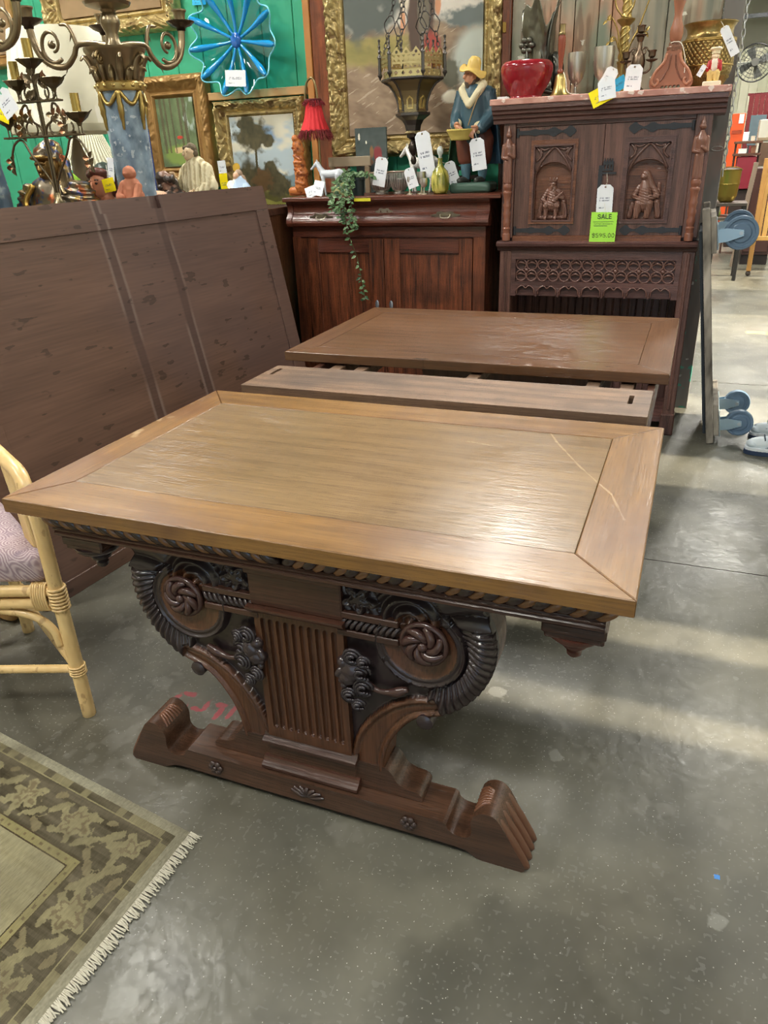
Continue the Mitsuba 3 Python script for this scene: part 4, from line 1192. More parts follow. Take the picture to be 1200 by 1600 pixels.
def picture(name, x0, x1, z0, z1, fw, y, depth, canvas, label, mat='gilt', orn=.010, freq=60.0, step=.006, fb=None, seed=0, cat_='painting'):
    "framed picture hanging flat on the wall; y = front of the frame's outer edge"
    t = thing(name, label, cat_)
    fb = fb or fw
    xi0, xi1, zi0, zi1 = x0 + fw, x1 - fw, z0 + fb, z1 - fw
    add('canvas', bx(xi0 - .004, xi1 + .004, y + depth * .62, y + depth * .8, zi0 - .004, zi1 + .004), canvas, parent=t)
    corners = [((x0, z0), (xi0, zi0)), ((x1, z0), (xi1, zi0)), ((x1, z1), (xi1, zi1)), ((x0, z1), (xi0, zi1))]
    for i in range(4):
        (o0, i0), (o1, i1) = corners[i], corners[(i + 1) % 4]
        o0, i0, o1, i1 = map(np.array, (o0, i0, o1, i1))
        L = np.linalg.norm(o1 - o0)
        nu = max(8, int(L / step)); nv = max(10, int(fw / step * 1.3))

        def fn(u, v):
            q = (o0[None, None] * (1 - v[..., None]) + i0[None, None] * v[..., None]) * (1 - u[..., None]) + (o1[None, None] * (1 - v[..., None]) + i1[None, None] * v[..., None]) * u[..., None]
            prof = np.interp(v, [0, .02, .12, .3, .55, .72, .78, .84, .93, 1.0], [.0, .55, .85, 1.0, .55, .35, .5, .5, .25, .1])
            s = u * L
            w = np.interp(v, [0, .05, .35, .62, .7, 1], [.3, 1, 1, .7, .1, .1])
            leafy = np.abs(np.sin(s * freq + 3.2 * np.sin(v * 7 + s * freq * .25))) * np.abs(np.cos(v * 9 + 1.6 * np.sin(s * freq * .5)))
            bead = (np.abs(np.sin(s * 150)) * ((v > .74) & (v < .87))) * .25
            nz = meshkit.fbm(np.stack([q[..., 0] * 70, q[..., 1] * 70, v * 0 + seed], -1), 2) - .5
            h = orn * (w * (1.3 * leafy + 1.2 * nz) + bead)
            yy = y + depth * (1 - prof) - h
            yy = np.where(v <= 0, y + depth, yy)
            return q[..., 0], yy, q[..., 1]
        m = sheet(fn, nu, nv)
        if np.mean(np.array(m.face_normals)[:, 1]) > 0: m.invert()
        add('frame_side', m, mat, True, parent=t)
    add('back_board', bx(x0 + .012, x1 - .012, y + depth * .85, y + depth + .002, z0 + .012, z1 - .012), 'bare_board', parent=t)
    return t


picture('painting', -.775, .30, 1.445, 2.60, .125, 3.55, .075, 'canvas_big', 'tall gilt-framed painting of a woman on a ploughed field path, behind the hanging lantern', orn=.017, freq=38, step=.0065)
picture('painting', -1.615, -.955, 1.085, 1.81, .10, 3.565, .08, 'canvas_tree', 'gilt-framed landscape with a tall dark tree against a pale sky', orn=.016, freq=44, seed=3)
picture('painting', -2.22, -1.655, 1.30, 1.985, .14, 3.575, .075, 'canvas_wood', 'gilt-framed forest clearing with a red speck, behind the robed saint', mat='gilt_dull', orn=.006, freq=40, seed=5)
picture('painting', -2.86, -1.80, 2.225, 2.60, .135, 3.565, .085, 'canvas_dull', 'wide ornate gilt frame at the top edge above the blue column', orn=.018, freq=40, seed=8)
picture('painting', -4.1, -3.12, 2.11, 2.60, .09, 3.58, .06, 'canvas_dull', 'plain gilt frame at the top left corner behind the scrolled candelabrum', mat='gilt_dull', orn=.003, seed=9)
tag(add('plank', bx(-1.65, -.935, 3.6, 3.655, 1.815, 1.86, .003), 'vc_satin', False, S(176, 140, 96)), 'tan wooden bar fixed across the green wall above the tree landscape', 'wooden bar')
t = thing('wall_board', 'tall brown board with a lighter edge between the green wall and the big painting', 'board')
add('board', bx(-.885, -.69, 3.62, 3.657, .9, 2.62, .003), 'mahogany_z', parent=t)
add('edge_strip', bx(-.93, -.887, 3.61, 3.657, .9, 2.62, .003), 'vc_satin', False, S(176, 120, 66), parent=t)

# blue glass flower plate on the wall
bsdf('blue_film', type='thindielectric', specular_transmittance=S(120, 206, 228), two=False)
bsdf('blue_glass', base_color=S(16, 140, 205), roughness=.08, specular=.7, clearcoat=1.0, clearcoat_gloss=.95)
bsdf('clear_blue', type='dielectric', int_ior=1.5, specular_transmittance=S(140, 220, 240), two=False)
fl = thing('glass_flower', 'blue blown-glass flower plate with wavy rim hanging on the green wall', 'glass plate')
FX, FY, FZ, FR = -1.37, 3.585, 2.125, .285


def fl_fn(u, v):
    a = u * 2 * math.pi; r = .03 + v * (FR - .03)
    wave = np.cos(11 * a)
    r = r * (1 + .085 * v ** 3 * wave)
    yy = FY - .02 - .055 * v ** 2 - .020 * v ** 2 * wave
    return FX + r * np.sin(a) * 1.0, yy, FZ + r * np.cos(a)


add('dish', sheet(fl_fn, 133, 14), 'blue_film', True, parent=fl)
for k in range(11):
    a = 2 * math.pi * k / 11 + .02
    pts = []
    for v in np.linspace(.03, 1.0, 9):
        r = .03 + v * (FR - .03); r *= 1 + .06 * v ** 3
        pts.append((FX + r * math.sin(a), FY - .024 - .055 * v * v - .02 * v * v, FZ + r * math.cos(a)))
    add('spoke', tube(pts, [.008, .009, .010, .012, .015, .019, .020, .010], 9), 'blue_glass', True, parent=fl)
rim = [[float(q[0]) for q in fl_fn(np.array([u]), np.array([1.0]))] for u in np.linspace(0, 1, 133)[:-1]]
part_label(add('rim', tube(rim, .005, 6, closed=True), 'vc_gloss', True, S(120, 205, 222), parent=fl), 'pale wavy glass rim')
part_label(add('centre', cat(sc(ell((0, 0, 0), 1), (.036, .018, .044)).apply_translation([FX, FY - .028, FZ])), 'vc_gloss', True, S(22, 90, 170), parent=fl), 'dark blue glass centre')
add('hook', tube(spline([(FX, FY, FZ + .03), (FX, FY + .02, FZ + .03), (FX, 3.655, FZ + .03)], 3), .004, 6), 'vc_metal', True, S(120, 120, 120), parent=fl)


# ------------------------------------------------------------------ price tags
def tag_print(base, ink):
    def fn(p, n, uv):
        u, v = uv.x, uv.y
        row = dr.floor(v * 12)
        on = (cell_rand(row, 3.0) > .42) & (u > .16) & (u < .45 + .4 * cell_rand(row, 5.0)) & (v > .12) & (v < .74)
        letter = noise(u * 26, row * 7.0) > .42
        mid = dr.abs(v * 12 - row - .5) < .27
        return mix(base, ink, dr.select(on & letter & mid, mi.Float(.75), mi.Float(0)))
    return fn


for nm, c in (('white', S(232, 236, 242)), ('yellow', S(246, 226, 20)), ('green', S(176, 236, 88)), ('blue', S(60, 176, 222))):
    bsdf('tag_' + nm, base_color=tag_print(c, S(70, 80, 110)), roughness=.6, specular=.3)
bsdf('string', base_color=S(222, 218, 206), roughness=.8)


def price_tag(label, x, y, z, w, h, tilt=0, turn=0, pitch=0, colour='white', string_to=None, parent_name='price_tag', plain=False, group=None):
    "card hanging from its top end; (x,y,z) is the top centre; tilt in the picture plane, turn about the vertical, pitch backwards"
    t = thing(parent_name, label, 'price tag', group)
    c = w * .22
    P = sg.Polygon([(-w / 2, -h), (w / 2, -h), (w / 2, -c), (w / 2 - c, 0), (-w / 2 + c, 0), (-w / 2, -c)]) if not plain else sg.box(-w / 2, -h, w / 2, 0)
    if not plain: P = P.difference(sg.Point(0, -c * .6).buffer(w * .06, 6))
    m = extr(P, -.0006, .0006)
    uv = np.c_[(np.array(m.vertices)[:, 0] + w / 2) / w, (np.array(m.vertices)[:, 2] + h) / h]
    M = trimesh.transformations.rotation_matrix
    X = trimesh.transformations.translation_matrix([x, y, z]) @ M(math.radians(turn), [0, 0, 1]) @ M(math.radians(pitch), [1, 0, 0]) @ M(math.radians(tilt), [0, 1, 0])
    m2 = m.copy(); m2.apply_transform(X)
    d = mikit.ply((np.array(m2.vertices), np.array(m2.faces)), 'tag_' + colour, smooth=False, uv=uv)
    scene[t + '__card'] = d
    if string_to is not None:
        a = (X @ np.array([0, -.002, -c * .6, 1]))[:3]; b = np.array(string_to, float)
        mid = (a + b) / 2 + np.array([.006, -.004, -.006])
        add('cord', tube(spline([a, mid, b], 5), .0011, 5), 'string', True, parent=t)
    return t


price_tag('white square tag hanging at the bottom of the blue glass flower', FX + .02, 3.475, FZ - .165, .145, .088, tilt=4, plain=True, string_to=(FX, 3.51, FZ - .12))
price_tag('small blue tag stuck high on the green wall', -1.66, 3.648, 2.40, .10, .055, tilt=3, colour='blue', plain=True)

# ------------------------------------------------------------------ hanging gothic lantern
LX, LY = -.135, 3.30
BR, DK = S(212, 194, 142), S(100, 96, 94)
ln = thing('gothic_lantern', 'hexagonal brass gothic lantern with pinnacles, hanging by chains in front of the big painting', 'lantern')


def hexa(prof, n=6, turn=30.0):
    m = trimesh.creation.revolve(np.array(prof, float), sections=n)
    m.merge_vertices()
    if m.volume < 0: m.invert()
    return mv(rot(m, [0, 0, 1], turn), LX, LY, 0)


TURN = 8.0
add('body', hexa([(0, 1.665), (.078, 1.665), (.078, 1.70), (.086, 1.73), (.100, 1.765), (.128, 1.80), (.155, 1.818), (.0, 1.818)], 6, TURN), 'vc_metal', False, S(166, 150, 114), parent=ln)
add('brim', hexa([(0, 1.813), (.17, 1.813), (.176, 1.820), (.172, 1.828), (0, 1.828)], 6, TURN), 'vc_metal', False, DK, parent=ln)
add('lower_cap', hexa([(0, 1.57), (.040, 1.57), (.046, 1.60), (.062, 1.625), (.086, 1.64), (.098, 1.648), (.098, 1.66), (.07, 1.667), (0, 1.667)], 6, TURN), 'vc_metal', False, DK, parent=ln)
add('collar', hexa([(0, 1.555), (.038, 1.555), (.05, 1.562), (.038, 1.572), (0, 1.572)], 16), 'vc_metal', False, BR, parent=ln)
add('pendant', mv(lathe([(0, 1.40), (.010, 1.402), (.017, 1.42), (.014, 1.435), (.008, 1.445), (.022, 1.465), (.03, 1.49), (.022, 1.51), (.012, 1.525), (.034, 1.54), (.036, 1.555), (0, 1.555)], 18), LX, LY, 0), 'vc_metal', 40, S(74, 66, 60), parent=ln)
for k in range(6):
    a0, a1 = [math.radians(TURN + 60 * (k + q)) for q in (0, 1)]
    for R in (.158,):
        p0, p1 = np.array([R * math.cos(a0), R * math.sin(a0)]), np.array([R * math.cos(a1), R * math.sin(a1)])
    L = np.linalg.norm(p1 - p0); e = (p1 - p0) / L
    band = sg.box(0, 1.829, L, 1.862)
    for j in range(4):
        c0 = L * (j + .5) / 4
        for dx_, dz_ in ((.005, 0), (-.005, 0), (0, .005), (0, -.005)): band = band.difference(sg.Point(c0 + dx_, 1.8455 + dz_).buffer(.0052, 4))
    crown = sg.box(0, 1.885, L, 1.935)
    nt = 3
    for j in range(nt):
        c0 = L * (j + .5) / nt
        crown = crown.union(sg.Polygon([(c0 - L / nt / 2, 1.93), (c0, 1.962), (c0 + L / nt / 2, 1.93)]))
        crown = crown.difference(sg.Point(c0, 1.938).buffer(.0075, 4))
        crown = crown.union(sg.Polygon([(c0 - L / nt / 2, 1.89), (c0 - L / nt / 2, 1.868), (c0 - L / nt * .33, 1.89)])).union(sg.Polygon([(c0 + L / nt / 2, 1.89), (c0 + L / nt / 2, 1.868), (c0 + L / nt * .33, 1.89)]))
    for j in range(6):
        c0 = L * (j + .5) / 6
        crown = crown.difference(sg.Polygon([(c0 - .010, 1.895), (c0 + .010, 1.895), (c0, 1.907)])).difference(sg.Polygon([(c0 - .010, 1.925), (c0 + .010, 1.925), (c0, 1.913)]))

    def place_face(poly, off, thick=.004):
        m = extr(poly, -thick / 2, thick / 2)
        v = np.array(m.vertices); nrm = np.array([e[1], -e[0]])
        q = p0[None] + v[:, :1] * e[None] + (v[:, 1:2] - off) * -nrm[None]
        m.vertices = np.c_[LX + q[:, 0], LY + q[:, 1], v[:, 2]]
        return m
    add('pierced_band', place_face(band, 0), 'vc_metal', False, S(222, 206, 150), parent=ln)
    add('crown_panel', place_face(crown, .012), 'vc_metal', False, BR if k not in (0,) else S(170, 120, 70), parent=ln)
    # body face window
    am = (a0 + a1) / 2; rr = .078 * math.cos(math.radians(30))
    win = sg.Polygon([(-.018, 1.678), (.018, 1.678), (.018, 1.725), (0, 1.742), (-.018, 1.725)]).difference(sg.Polygon([(-.011, 1.686), (.011, 1.686), (.011, 1.722), (0, 1.733), (-.011, 1.722)]))
    m = extr(win, -.005, .008); v = np.array(m.vertices)
    tilt_ = np.interp(v[:, 2], [1.67, 1.70, 1.73, 1.765], [0, 0, .008, .02])
    rad = rr - v[:, 1] + tilt_ * .86
    m.vertices = np.c_[LX + rad * math.cos(am) - v[:, 0] * math.sin(am), LY + rad * math.sin(am) + v[:, 0] * math.cos(am), v[:, 2]]
    add('window_frame', m, 'vc_metal', False, S(224, 204, 140), parent=ln)
    # ribs, pinnacle with knob, chain
    add('rib', tube([(LX + r * math.cos(a0), LY + r * math.sin(a0), z) for r, z in ((.08, 1.668), (.080, 1.70), (.088, 1.73), (.103, 1.765), (.131, 1.80), (.16, 1.815))], .006, 6), 'vc_metal', True, DK, parent=ln)
    px_, py_ = LX + .180 * math.cos(a0), LY + .180 * math.sin(a0)
    pin = lathe([(0, 1.825), (.003, 1.828), (.007, 1.838), (.013, 1.845), (.013, 1.852), (.009, 1.856), (.009, 1.93), (.012, 1.932), (.012, 1.938), (.006, 1.945), (.006, 1.955), (.010, 1.96), (.006, 1.967), (.005, 1.98), (.008, 1.985), (.005, 1.992), (.004, 2.005), (.007, 2.01), (.007, 2.016), (0, 2.021)], 12)
    add('pinnacle', mv(pin, px_, py_, 0), 'vc_metal', 40, DK, parent=ln)
    # chain from the crown up to a hook
    top = np.array([LX + .02, LY, 2.62]); b = np.array([LX + .15 * math.cos(a0 + .3), LY + .15 * math.sin(a0 + .3), 1.945])
    d = top - b; Lc = np.linalg.norm(d); d /= Lc
    w1 = np.cross(d, [0, 1, 0]); w1 /= np.linalg.norm(w1); w2 = np.cross(d, w1)
    s, j, links = 0.0, 0, []
    while s < Lc - .03:
        big = (j == 4)
        ll, ww = (.085, .026) if big else (.030, .0085)
        c0 = b + d * (s + ll / 2)
        ww_ = w1 if (j % 2 or big) else w2
        lk_ = tube([c0 + d * (ll / 2) * math.sin(t) + ww_ * ww * math.cos(t) * (1 + (.18 * math.cos(4 * t) if big else 0)) for t in np.linspace(0, 2 * math.pi, 15)[:-1]], .0030 if big else .0023, 5, closed=True)
        if s < .62: add('chain_ring' if big else 'chain_link', lk_, 'vc_metal', True, S(84, 80, 78), parent=ln)
        else: links.append(lk_)
        s += ll - .006; j += 1
    if links: pass
add('hanging_rod', tube([(LX + .02, LY, 2.5), (LX + .02, LY, 5.6)], .006, 6), 'vc_metal', True, S(60, 60, 60), parent=ln)

# ------------------------------------------------------------------ things on the sideboard
SZ = 1.25
BRASS, SILVER = S(196, 172, 118), S(206, 202, 194)
tot = thing('carved_figure', 'orange-brown carved wooden figure standing at the left end of the sideboard', 'figurine')
OR = S(188, 112, 58)
x, y = -.80, 3.20
add('base', cat(blob([[((x - .075, y, SZ + .030), .024), ((x + .07, y, SZ + .032), .026)], [((x - .085, y, SZ + .015), .012), ((x + .08, y, SZ + .016), .012)]], .01, 4)), 'vc_satin', True, OR, parent=tot)
add('figure', blob([[((x - .01, y, SZ + .05), .04), ((x - .008, y, SZ + .12), .036)], [((x - .005, y, SZ + .125), .042), ((x - .01, y, SZ + .16), .032)], [((x - .012, y, SZ + .17), .038), ((x - .014, y, SZ + .22), .028)],
                    [((x - .014, y, SZ + .235), .032), ((x - .018, y, SZ + .28), .030)], [((x - .024, y - .01, SZ + .31), .022)], [((x - .018, y, SZ + .29), .026), ((x + .002, y + .004, SZ + .25), .02)],
                    [((x - .03, y - .026, SZ + .22), .010), ((x + .01, y - .032, SZ + .20), .009)], [((x - .025, y - .028, SZ + .12), .010), ((x + .012, y - .03, SZ + .10), .009)], [((x - .026, y - .03, SZ + .08), .012), ((x + .018, y - .03, SZ + .07), .012)],
                    [((x - .034, y - .034, SZ + .262), .007)], [((x - .004, y - .036, SZ + .262), .007)], [((x - .018, y - .04, SZ + .248), .009)], [((x - .03, y - .032, SZ + .185), .009), ((x + .014, y - .034, SZ + .185), .009)], [((x - .028, y - .034, SZ + .148), .009)], [((x + .012, y - .036, SZ + .148), .009)], [((x - .008, y - .042, SZ + .132), .010)]], .005, 2), 'vc_satin', True, lambda v: np.where((meshkit.fbm(v * 60, 3) > .60)[:, None], S(140, 74, 40), OR), parent=tot)
lamp = thing('table_lamp', 'small lamp with a fringed red shade hung from a brass arc', 'lamp')
x, y = -.775, 3.36
add('stem', tube(spline([(x + .02, y, SZ), (x + .022, y, SZ + .3), (x + .03, y, SZ + .48), (x + .022, y, SZ + .58), (x, y, SZ + .625), (x - .035, y, SZ + .60), (x - .05, y, SZ + .54), (x - .052, y, SZ + .50)], 6), .0065, 8), 'vc_metal', True, S(150, 132, 96), parent=lamp)
add('base', mv(lathe([(0, 0), (.06, 0), (.058, .01), (.02, .02), (.012, .04), (0, .04)], 20), x + .02, y, SZ), 'vc_metal', 40, S(110, 90, 60), parent=lamp)


def shade_fn(u, v):
    a = u * 2 * math.pi
    r = np.interp(v, [0, .2, .6, 1], [.040, .043, .056, .083]) * (1 + .035 * np.cos(16 * a))
    return x + .0 + r * np.cos(a), y + r * np.sin(a), SZ + .515 - .165 * v


add('shade', sheet(shade_fn, 97, 12, .002), 'vc_matte', True, S(206, 50, 56), parent=lamp)
fr = []
for i in range(110):
    a = i / 110 * 2 * math.pi
    for (r0, z0, L) in ((.084, SZ + .355, .05), (.043, SZ + .515, .03)):
        j = rng.uniform(-.012, .012, 3)
        fr.append(tube([(x + r0 * math.cos(a), y + r0 * math.sin(a), z0), (x + (r0 + .016) * math.cos(a) + j[0], y + (r0 + .016) * math.sin(a) + j[1], z0 - L + j[2])], .0017, 4))
k = add('fringe', cat(fr), 'vc_matte', True, S(128, 44, 50), parent=lamp); labels[k] = {'label': 'dark red bead fringe', 'kind': 'stuff'}
add('bead_trim', tube([(x + .045 * math.cos(a), y + .045 * math.sin(a), SZ + .512) for a in np.linspace(0, 6.283, 25)[:-1]], .006, 6, closed=True), 'vc_matte', True, S(90, 34, 40), parent=lamp)


def horse(name, label, x, y, z, s, col, flip=1, mat='vc_satin', turn=0.0):
    "standing horse facing -x; s = height at the withers"
    t = thing(name, label, 'figurine')
    b = lambda px_, pz, py=0.0: ((px_ * s * flip, py * s, pz * s))
    r = lambda v: v * s
    B = [[(b(-.36, .78), r(.15)), (b(.0, .76), r(.155)), (b(.34, .80), r(.16))], [(b(-.36, .80), r(.13)), (b(-.56, 1.08), r(.085)), (b(-.62, 1.16), r(.075))],
         [(b(-.62, 1.16), r(.078)), (b(-.80, 1.0), r(.05)), (b(-.86, .96), r(.042))], [(b(-.60, 1.22, .03), r(.022)), (b(-.60, 1.29, .03), r(.008))], [(b(-.60, 1.22, -.03), r(.022)), (b(-.60, 1.29, -.03), r(.008))],
         [(b(.46, .84), r(.05)), (b(.58, .84), r(.045)), (b(.64, .66), r(.04)), (b(.60, .42), r(.015))]]
    for px_, py, k in ((-.40, .09, .05), (-.34, -.09, -.06)):
        B.append([(b(px_, .66, py), r(.085)), (b(px_ - k, .36, py), r(.046)), (b(px_ - k * 1.4, .10, py), r(.032)), (b(px_ - k * 1.6, .03, py), r(.045))])
    for px_, py, k in ((.38, .10, .04), (.32, -.10, -.06)):
        B.append([(b(px_, .72, py), r(.13)), (b(px_ + .02 + k, .46, py), r(.065)), (b(px_ + .10 + k, .33, py), r(.042)), (b(px_ + .05 + k, .09, py), r(.032)), (b(px_ + .03 + k, .03, py), r(.045))])
    m = blob(B, .055 * s, 3)
    m = rot(m, [0, 0, 1], turn)
    m.apply_translation([x, y, z - m.bounds[0][2]])
    add('body', m, mat, True, col, parent=t)
    mane = tube(spline([b(-.63, 1.24), b(-.54, 1.19), b(-.42, 1.02), b(-.28, .93)], 5), np.array([.02, .05, .05, .02]) * s, 6)
    mane = rot(mane, [0, 0, 1], turn); mane.apply_translation([x, y, z + .0])
    add('mane', mane, mat, True, tuple(np.array(col) * .8), parent=t)
    return t


horse('horse_figurine', 'small grey-white porcelain horse standing beside the trailing plant', -.605, 3.19, SZ, .150, S(196, 202, 210))
k = thing('rock_base', 'pale yellow-green ceramic lump between the small horse and the plant', 'ornament')
add('lump', disp(blob([[((-.56, 3.16, SZ + .03), .03), ((-.50, 3.17, SZ + .028), .028)], [((-.53, 3.16, SZ + .05), .026)]], .008, 3), .006, 60, 1), 'vc_satin', True, S(198, 200, 142), parent=k)
# folded white papers
for i, (px_, pz, w, h, rx, lab) in enumerate(((-.69, SZ + .062, .10, .065, -20, 'white paper tag lying folded in front of the small horse'), (-.638, SZ + .085, .062, .085, 12, 'upright white card leaning in front of the small horse'))):
    price_tag(lab, px_, 3.10, pz, w, h, tilt=rx, turn=10, pitch=-25, plain=True)

# trailing plant
pot = thing('potted_plant', 'dark pot with a green trailing plant hanging down the sideboard front', 'plant')
add('pot', mv(lathe([(0, 0), (.034, 0), (.040, .08), (.043, .082), (.043, .095), (.038, .095), (.035, .02), (0, .02)], 24), -.432, 3.17, SZ), 'vc_satin', 40, S(26, 40, 40), parent=pot)
LGREEN = [S(74, 104, 66), S(96, 128, 84), S(58, 84, 58), S(118, 146, 106)]


def leafmesh(p, d, nrm, L, w):
    d = np.array(d, float); d /= np.linalg.norm(d); nrm = np.array(nrm, float); nrm -= d * (d @ nrm); nrm /= np.linalg.norm(nrm) + 1e-9
    b = np.cross(d, nrm)
    p = np.array(p)
    V = [p, p + d * L * .35 + b * w / 2 + nrm * w * .12, p + d * L * .35 - b * w / 2 + nrm * w * .12, p + d * L * .4 - nrm * .0, p + d * L * .75 + b * w * .28, p + d * L * .75 - b * w * .28, p + d * L - nrm * L * .12]
    F = [(0, 3, 1), (0, 2, 3), (1, 3, 4), (3, 6, 4), (2, 5, 3), (3, 5, 6)]
    F += [(a, c, b_) for a, b_, c in F]
    return trimesh.Trimesh(np.array(V), np.array(F), process=False)


vines = [[(-.432, 3.17, SZ + .09), (-.45, 3.10, SZ + .115), (-.45, 3.03, SZ + .04), (-.455, 3.015, SZ - .08), (-.438, 3.018, SZ - .2), (-.41, 3.05, SZ - .32), (-.395, 3.06, SZ - .42), (-.375, 3.05, SZ - .50), (-.368, 3.05, SZ - .575)],
         [(-.432, 3.17, SZ + .09), (-.50, 3.11, SZ + .10), (-.535, 3.03, SZ + .0), (-.53, 3.015, SZ - .07)], [(-.432, 3.17, SZ + .09), (-.44, 3.12, SZ + .12), (-.42, 3.03, SZ + .02), (-.405, 3.015, SZ - .10), (-.40, 3.02, SZ - .17)],
         [(-.432, 3.17, SZ + .09), (-.38, 3.12, SZ + .12), (-.30, 3.10, SZ + .10)], [(-.432, 3.17, SZ + .09), (-.48, 3.12, SZ + .13), (-.54, 3.10, SZ + .05)], [(-.432, 3.17, SZ + .1), (-.47, 3.05, SZ + .06), (-.48, 3.012, SZ - .03), (-.475, 3.012, SZ - .12)]]
nl = 0
for vi, vp in enumerate(vines):
    q = spline(vp, 8)
    add('stem', tube(q, .0018, 5), 'vc_leaf', True, S(84, 92, 56), parent=pot)
    for i in range(1, len(q)):
        if vi == 0 and 34 < i < 50 and i % 2: continue
        for rep in range(2 if i < 30 or vi else 1):
            a = rng.uniform(0, 6.28)
            d = np.array([math.cos(a), -.35 + .3 * math.sin(a), rng.uniform(-.7, .3)])
            L = rng.uniform(.022, .036)
            add('leaf', leafmesh(q[i] + rng.uniform(-.006, .006, 3), d, [rng.uniform(-.4, .4), -1, rng.uniform(0, .8)], L, L * .55), 'vc_leaf', False, LGREEN[rng.integers(4)], parent=pot); nl += 1
t = thing('yellow_label', 'yellow shelf label lying under the sideboard top edge near the plant', 'label')
add('card', bx(-.40, -.30, 3.03, 3.034, SZ - .024, SZ - .008), 'vc_matte', False, S(226, 214, 60), parent=t)

# small dark canvas leaning at the back
t = thing('small_painting', 'small unframed dark painting with red flowers standing on the sideboard', 'painting')
m = bx(-.575, -.372, 3.49, 3.505, SZ, 1.606, .001)
add('panel', m, 'canvas_dark', parent=t)

t = thing('wooden_easel', 'low grey wooden stand behind the small dark painting', 'stand')
add('crossbar', bx(-.74, -.46, 3.44, 3.462, 1.40, 1.455, .003), 'vc_satin', False, S(150, 134, 112), parent=t)
for x0 in (-.73, -.50): add('upright', bx(x0, x0 + .03, 3.44, 3.462, SZ, 1.40, .002), 'vc_satin', False, S(128, 110, 88), parent=t)

# pierced silver baskets
for i, (x, y, r, h, lab) in enumerate(((-.318, 3.25, .062, .115, 'pierced silver basket under the white tag, left of its twin'), (-.208, 3.25, .052, .118, 'pierced silver basket standing close to the silver goblets'))):
    t = thing('silver_basket', lab, 'basket', 'pierced silver baskets on the sideboard')
    add('foot', mv(lathe([(0, 0), (r * .6, 0), (r * .62, .006), (r * .5, .014), (r * .7, .024), (0, .024)], 24), x, y, SZ), 'vc_metal', 40, SILVER, parent=t)
    for j in range(22):
        a = j / 22 * 2 * math.pi
        add('bar', tube([(x + rr * math.cos(a), y + rr * math.sin(a), SZ + zz) for rr, zz in ((r * .66, .022), (r * .9, .045), (r, .075), (r * .98, h))], .0032, 5), 'vc_metal', True, SILVER, parent=t)
    add('rim', tube([(x + r * math.cos(a), y + r * math.sin(a), SZ + h) for a in np.linspace(0, 6.283, 25)[:-1]], .0055, 6, closed=True), 'vc_metal', True, S(206, 190, 172), parent=t)
    add('liner', mv(lathe([(0, .02), (r * .6, .022), (r * .84, .045), (r * .9, .08), (r * .86, .08), (r * .5, .03), (0, .03)], 20), x, y, SZ), 'vc_metal', 40, S(170, 166, 162), parent=t)
horse('horse_figurine', 'larger glossy white horse half hidden behind the lantern tag', -.095, 3.36, SZ, .20, S(222, 220, 214), turn=-20, mat='vc_gloss')
for i, (x, y, s, lab) in enumerate(((-.115, 3.17, .8, 'small silver goblet nearest the silver baskets'), (-.055, 3.20, 1.0, 'silver goblet beside the green decanter, taller than its neighbour'), (-.02, 3.14, .72, 'shortest silver goblet just left of the green decanter'))):
    t = thing('goblet', lab, 'goblet', 'silver goblets on the sideboard')
    add('foot', mv(lathe(np.array([(0, 0), (.026, 0), (.025, .004), (.008, .010), (.005, .03), (.006, .05), (0, .05)]) * s, 20), x, y, SZ), 'vc_metal', 40, S(206, 196, 176), parent=t)
    add('cup', mv(lathe(np.array([(0, .048), (.012, .05), (.024, .065), (.028, .09), (.027, .115), (.025, .115), (.025, .09), (.02, .07), (0, .06)]) * s, 20), x, y, SZ), 'vc_metal', 40, SILVER, parent=t)
dc = thing('decanter', 'olive-green glass decanter with a gilded pattern and stopper on the sideboard', 'decanter')
x, y = .068, 3.16
add('body', disp(mv(lathe([(0, .004), (.036, .004), (.046, .02), (.050, .05), (.048, .09), (.040, .115), (.020, .135), (.013, .15), (.012, .175), (.018, .18), (0, .18)], 32), x, y, SZ), .0015, 90), 'vc_gloss', True, lambda v: np.where((meshkit.fbm(v * 70, 3) > .52)[:, None], S(196, 186, 96), S(112, 116, 40)), parent=dc)
add('foot_ring', mv(lathe([(0, 0), (.034, 0), (.036, .005), (0, .006)], 24), x, y, SZ), 'vc_metal', 40, S(84, 78, 40), parent=dc)
add('stopper', mv(lathe([(0, .18), (.010, .18), (.008, .19), (.016, .205), (.018, .22), (.010, .236), (0, .24)], 18), x, y, SZ), 'vc_gloss', True, S(196, 204, 200), parent=dc)
t = thing('dark_stool', 'dark wooden openwork stand behind the decanter and the fisherman figure', 'stand')
for z in (1.36, 1.31, 1.275): add('rail', bx(.06, .22, 3.46, 3.48, z, z + .022, .003), 'vc_satin', False, S(66, 56, 50), parent=t)
add('top', bx(.05, .23, 3.44, 3.50, 1.405, 1.44, .006), 'vc_satin', False, S(70, 62, 58), parent=t)
for x0 in (.06, .135, .20): add('post', bx(x0, x0 + .02, 3.46, 3.48, SZ, 1.405, .002), 'vc_satin', False, S(60, 52, 48), parent=t)

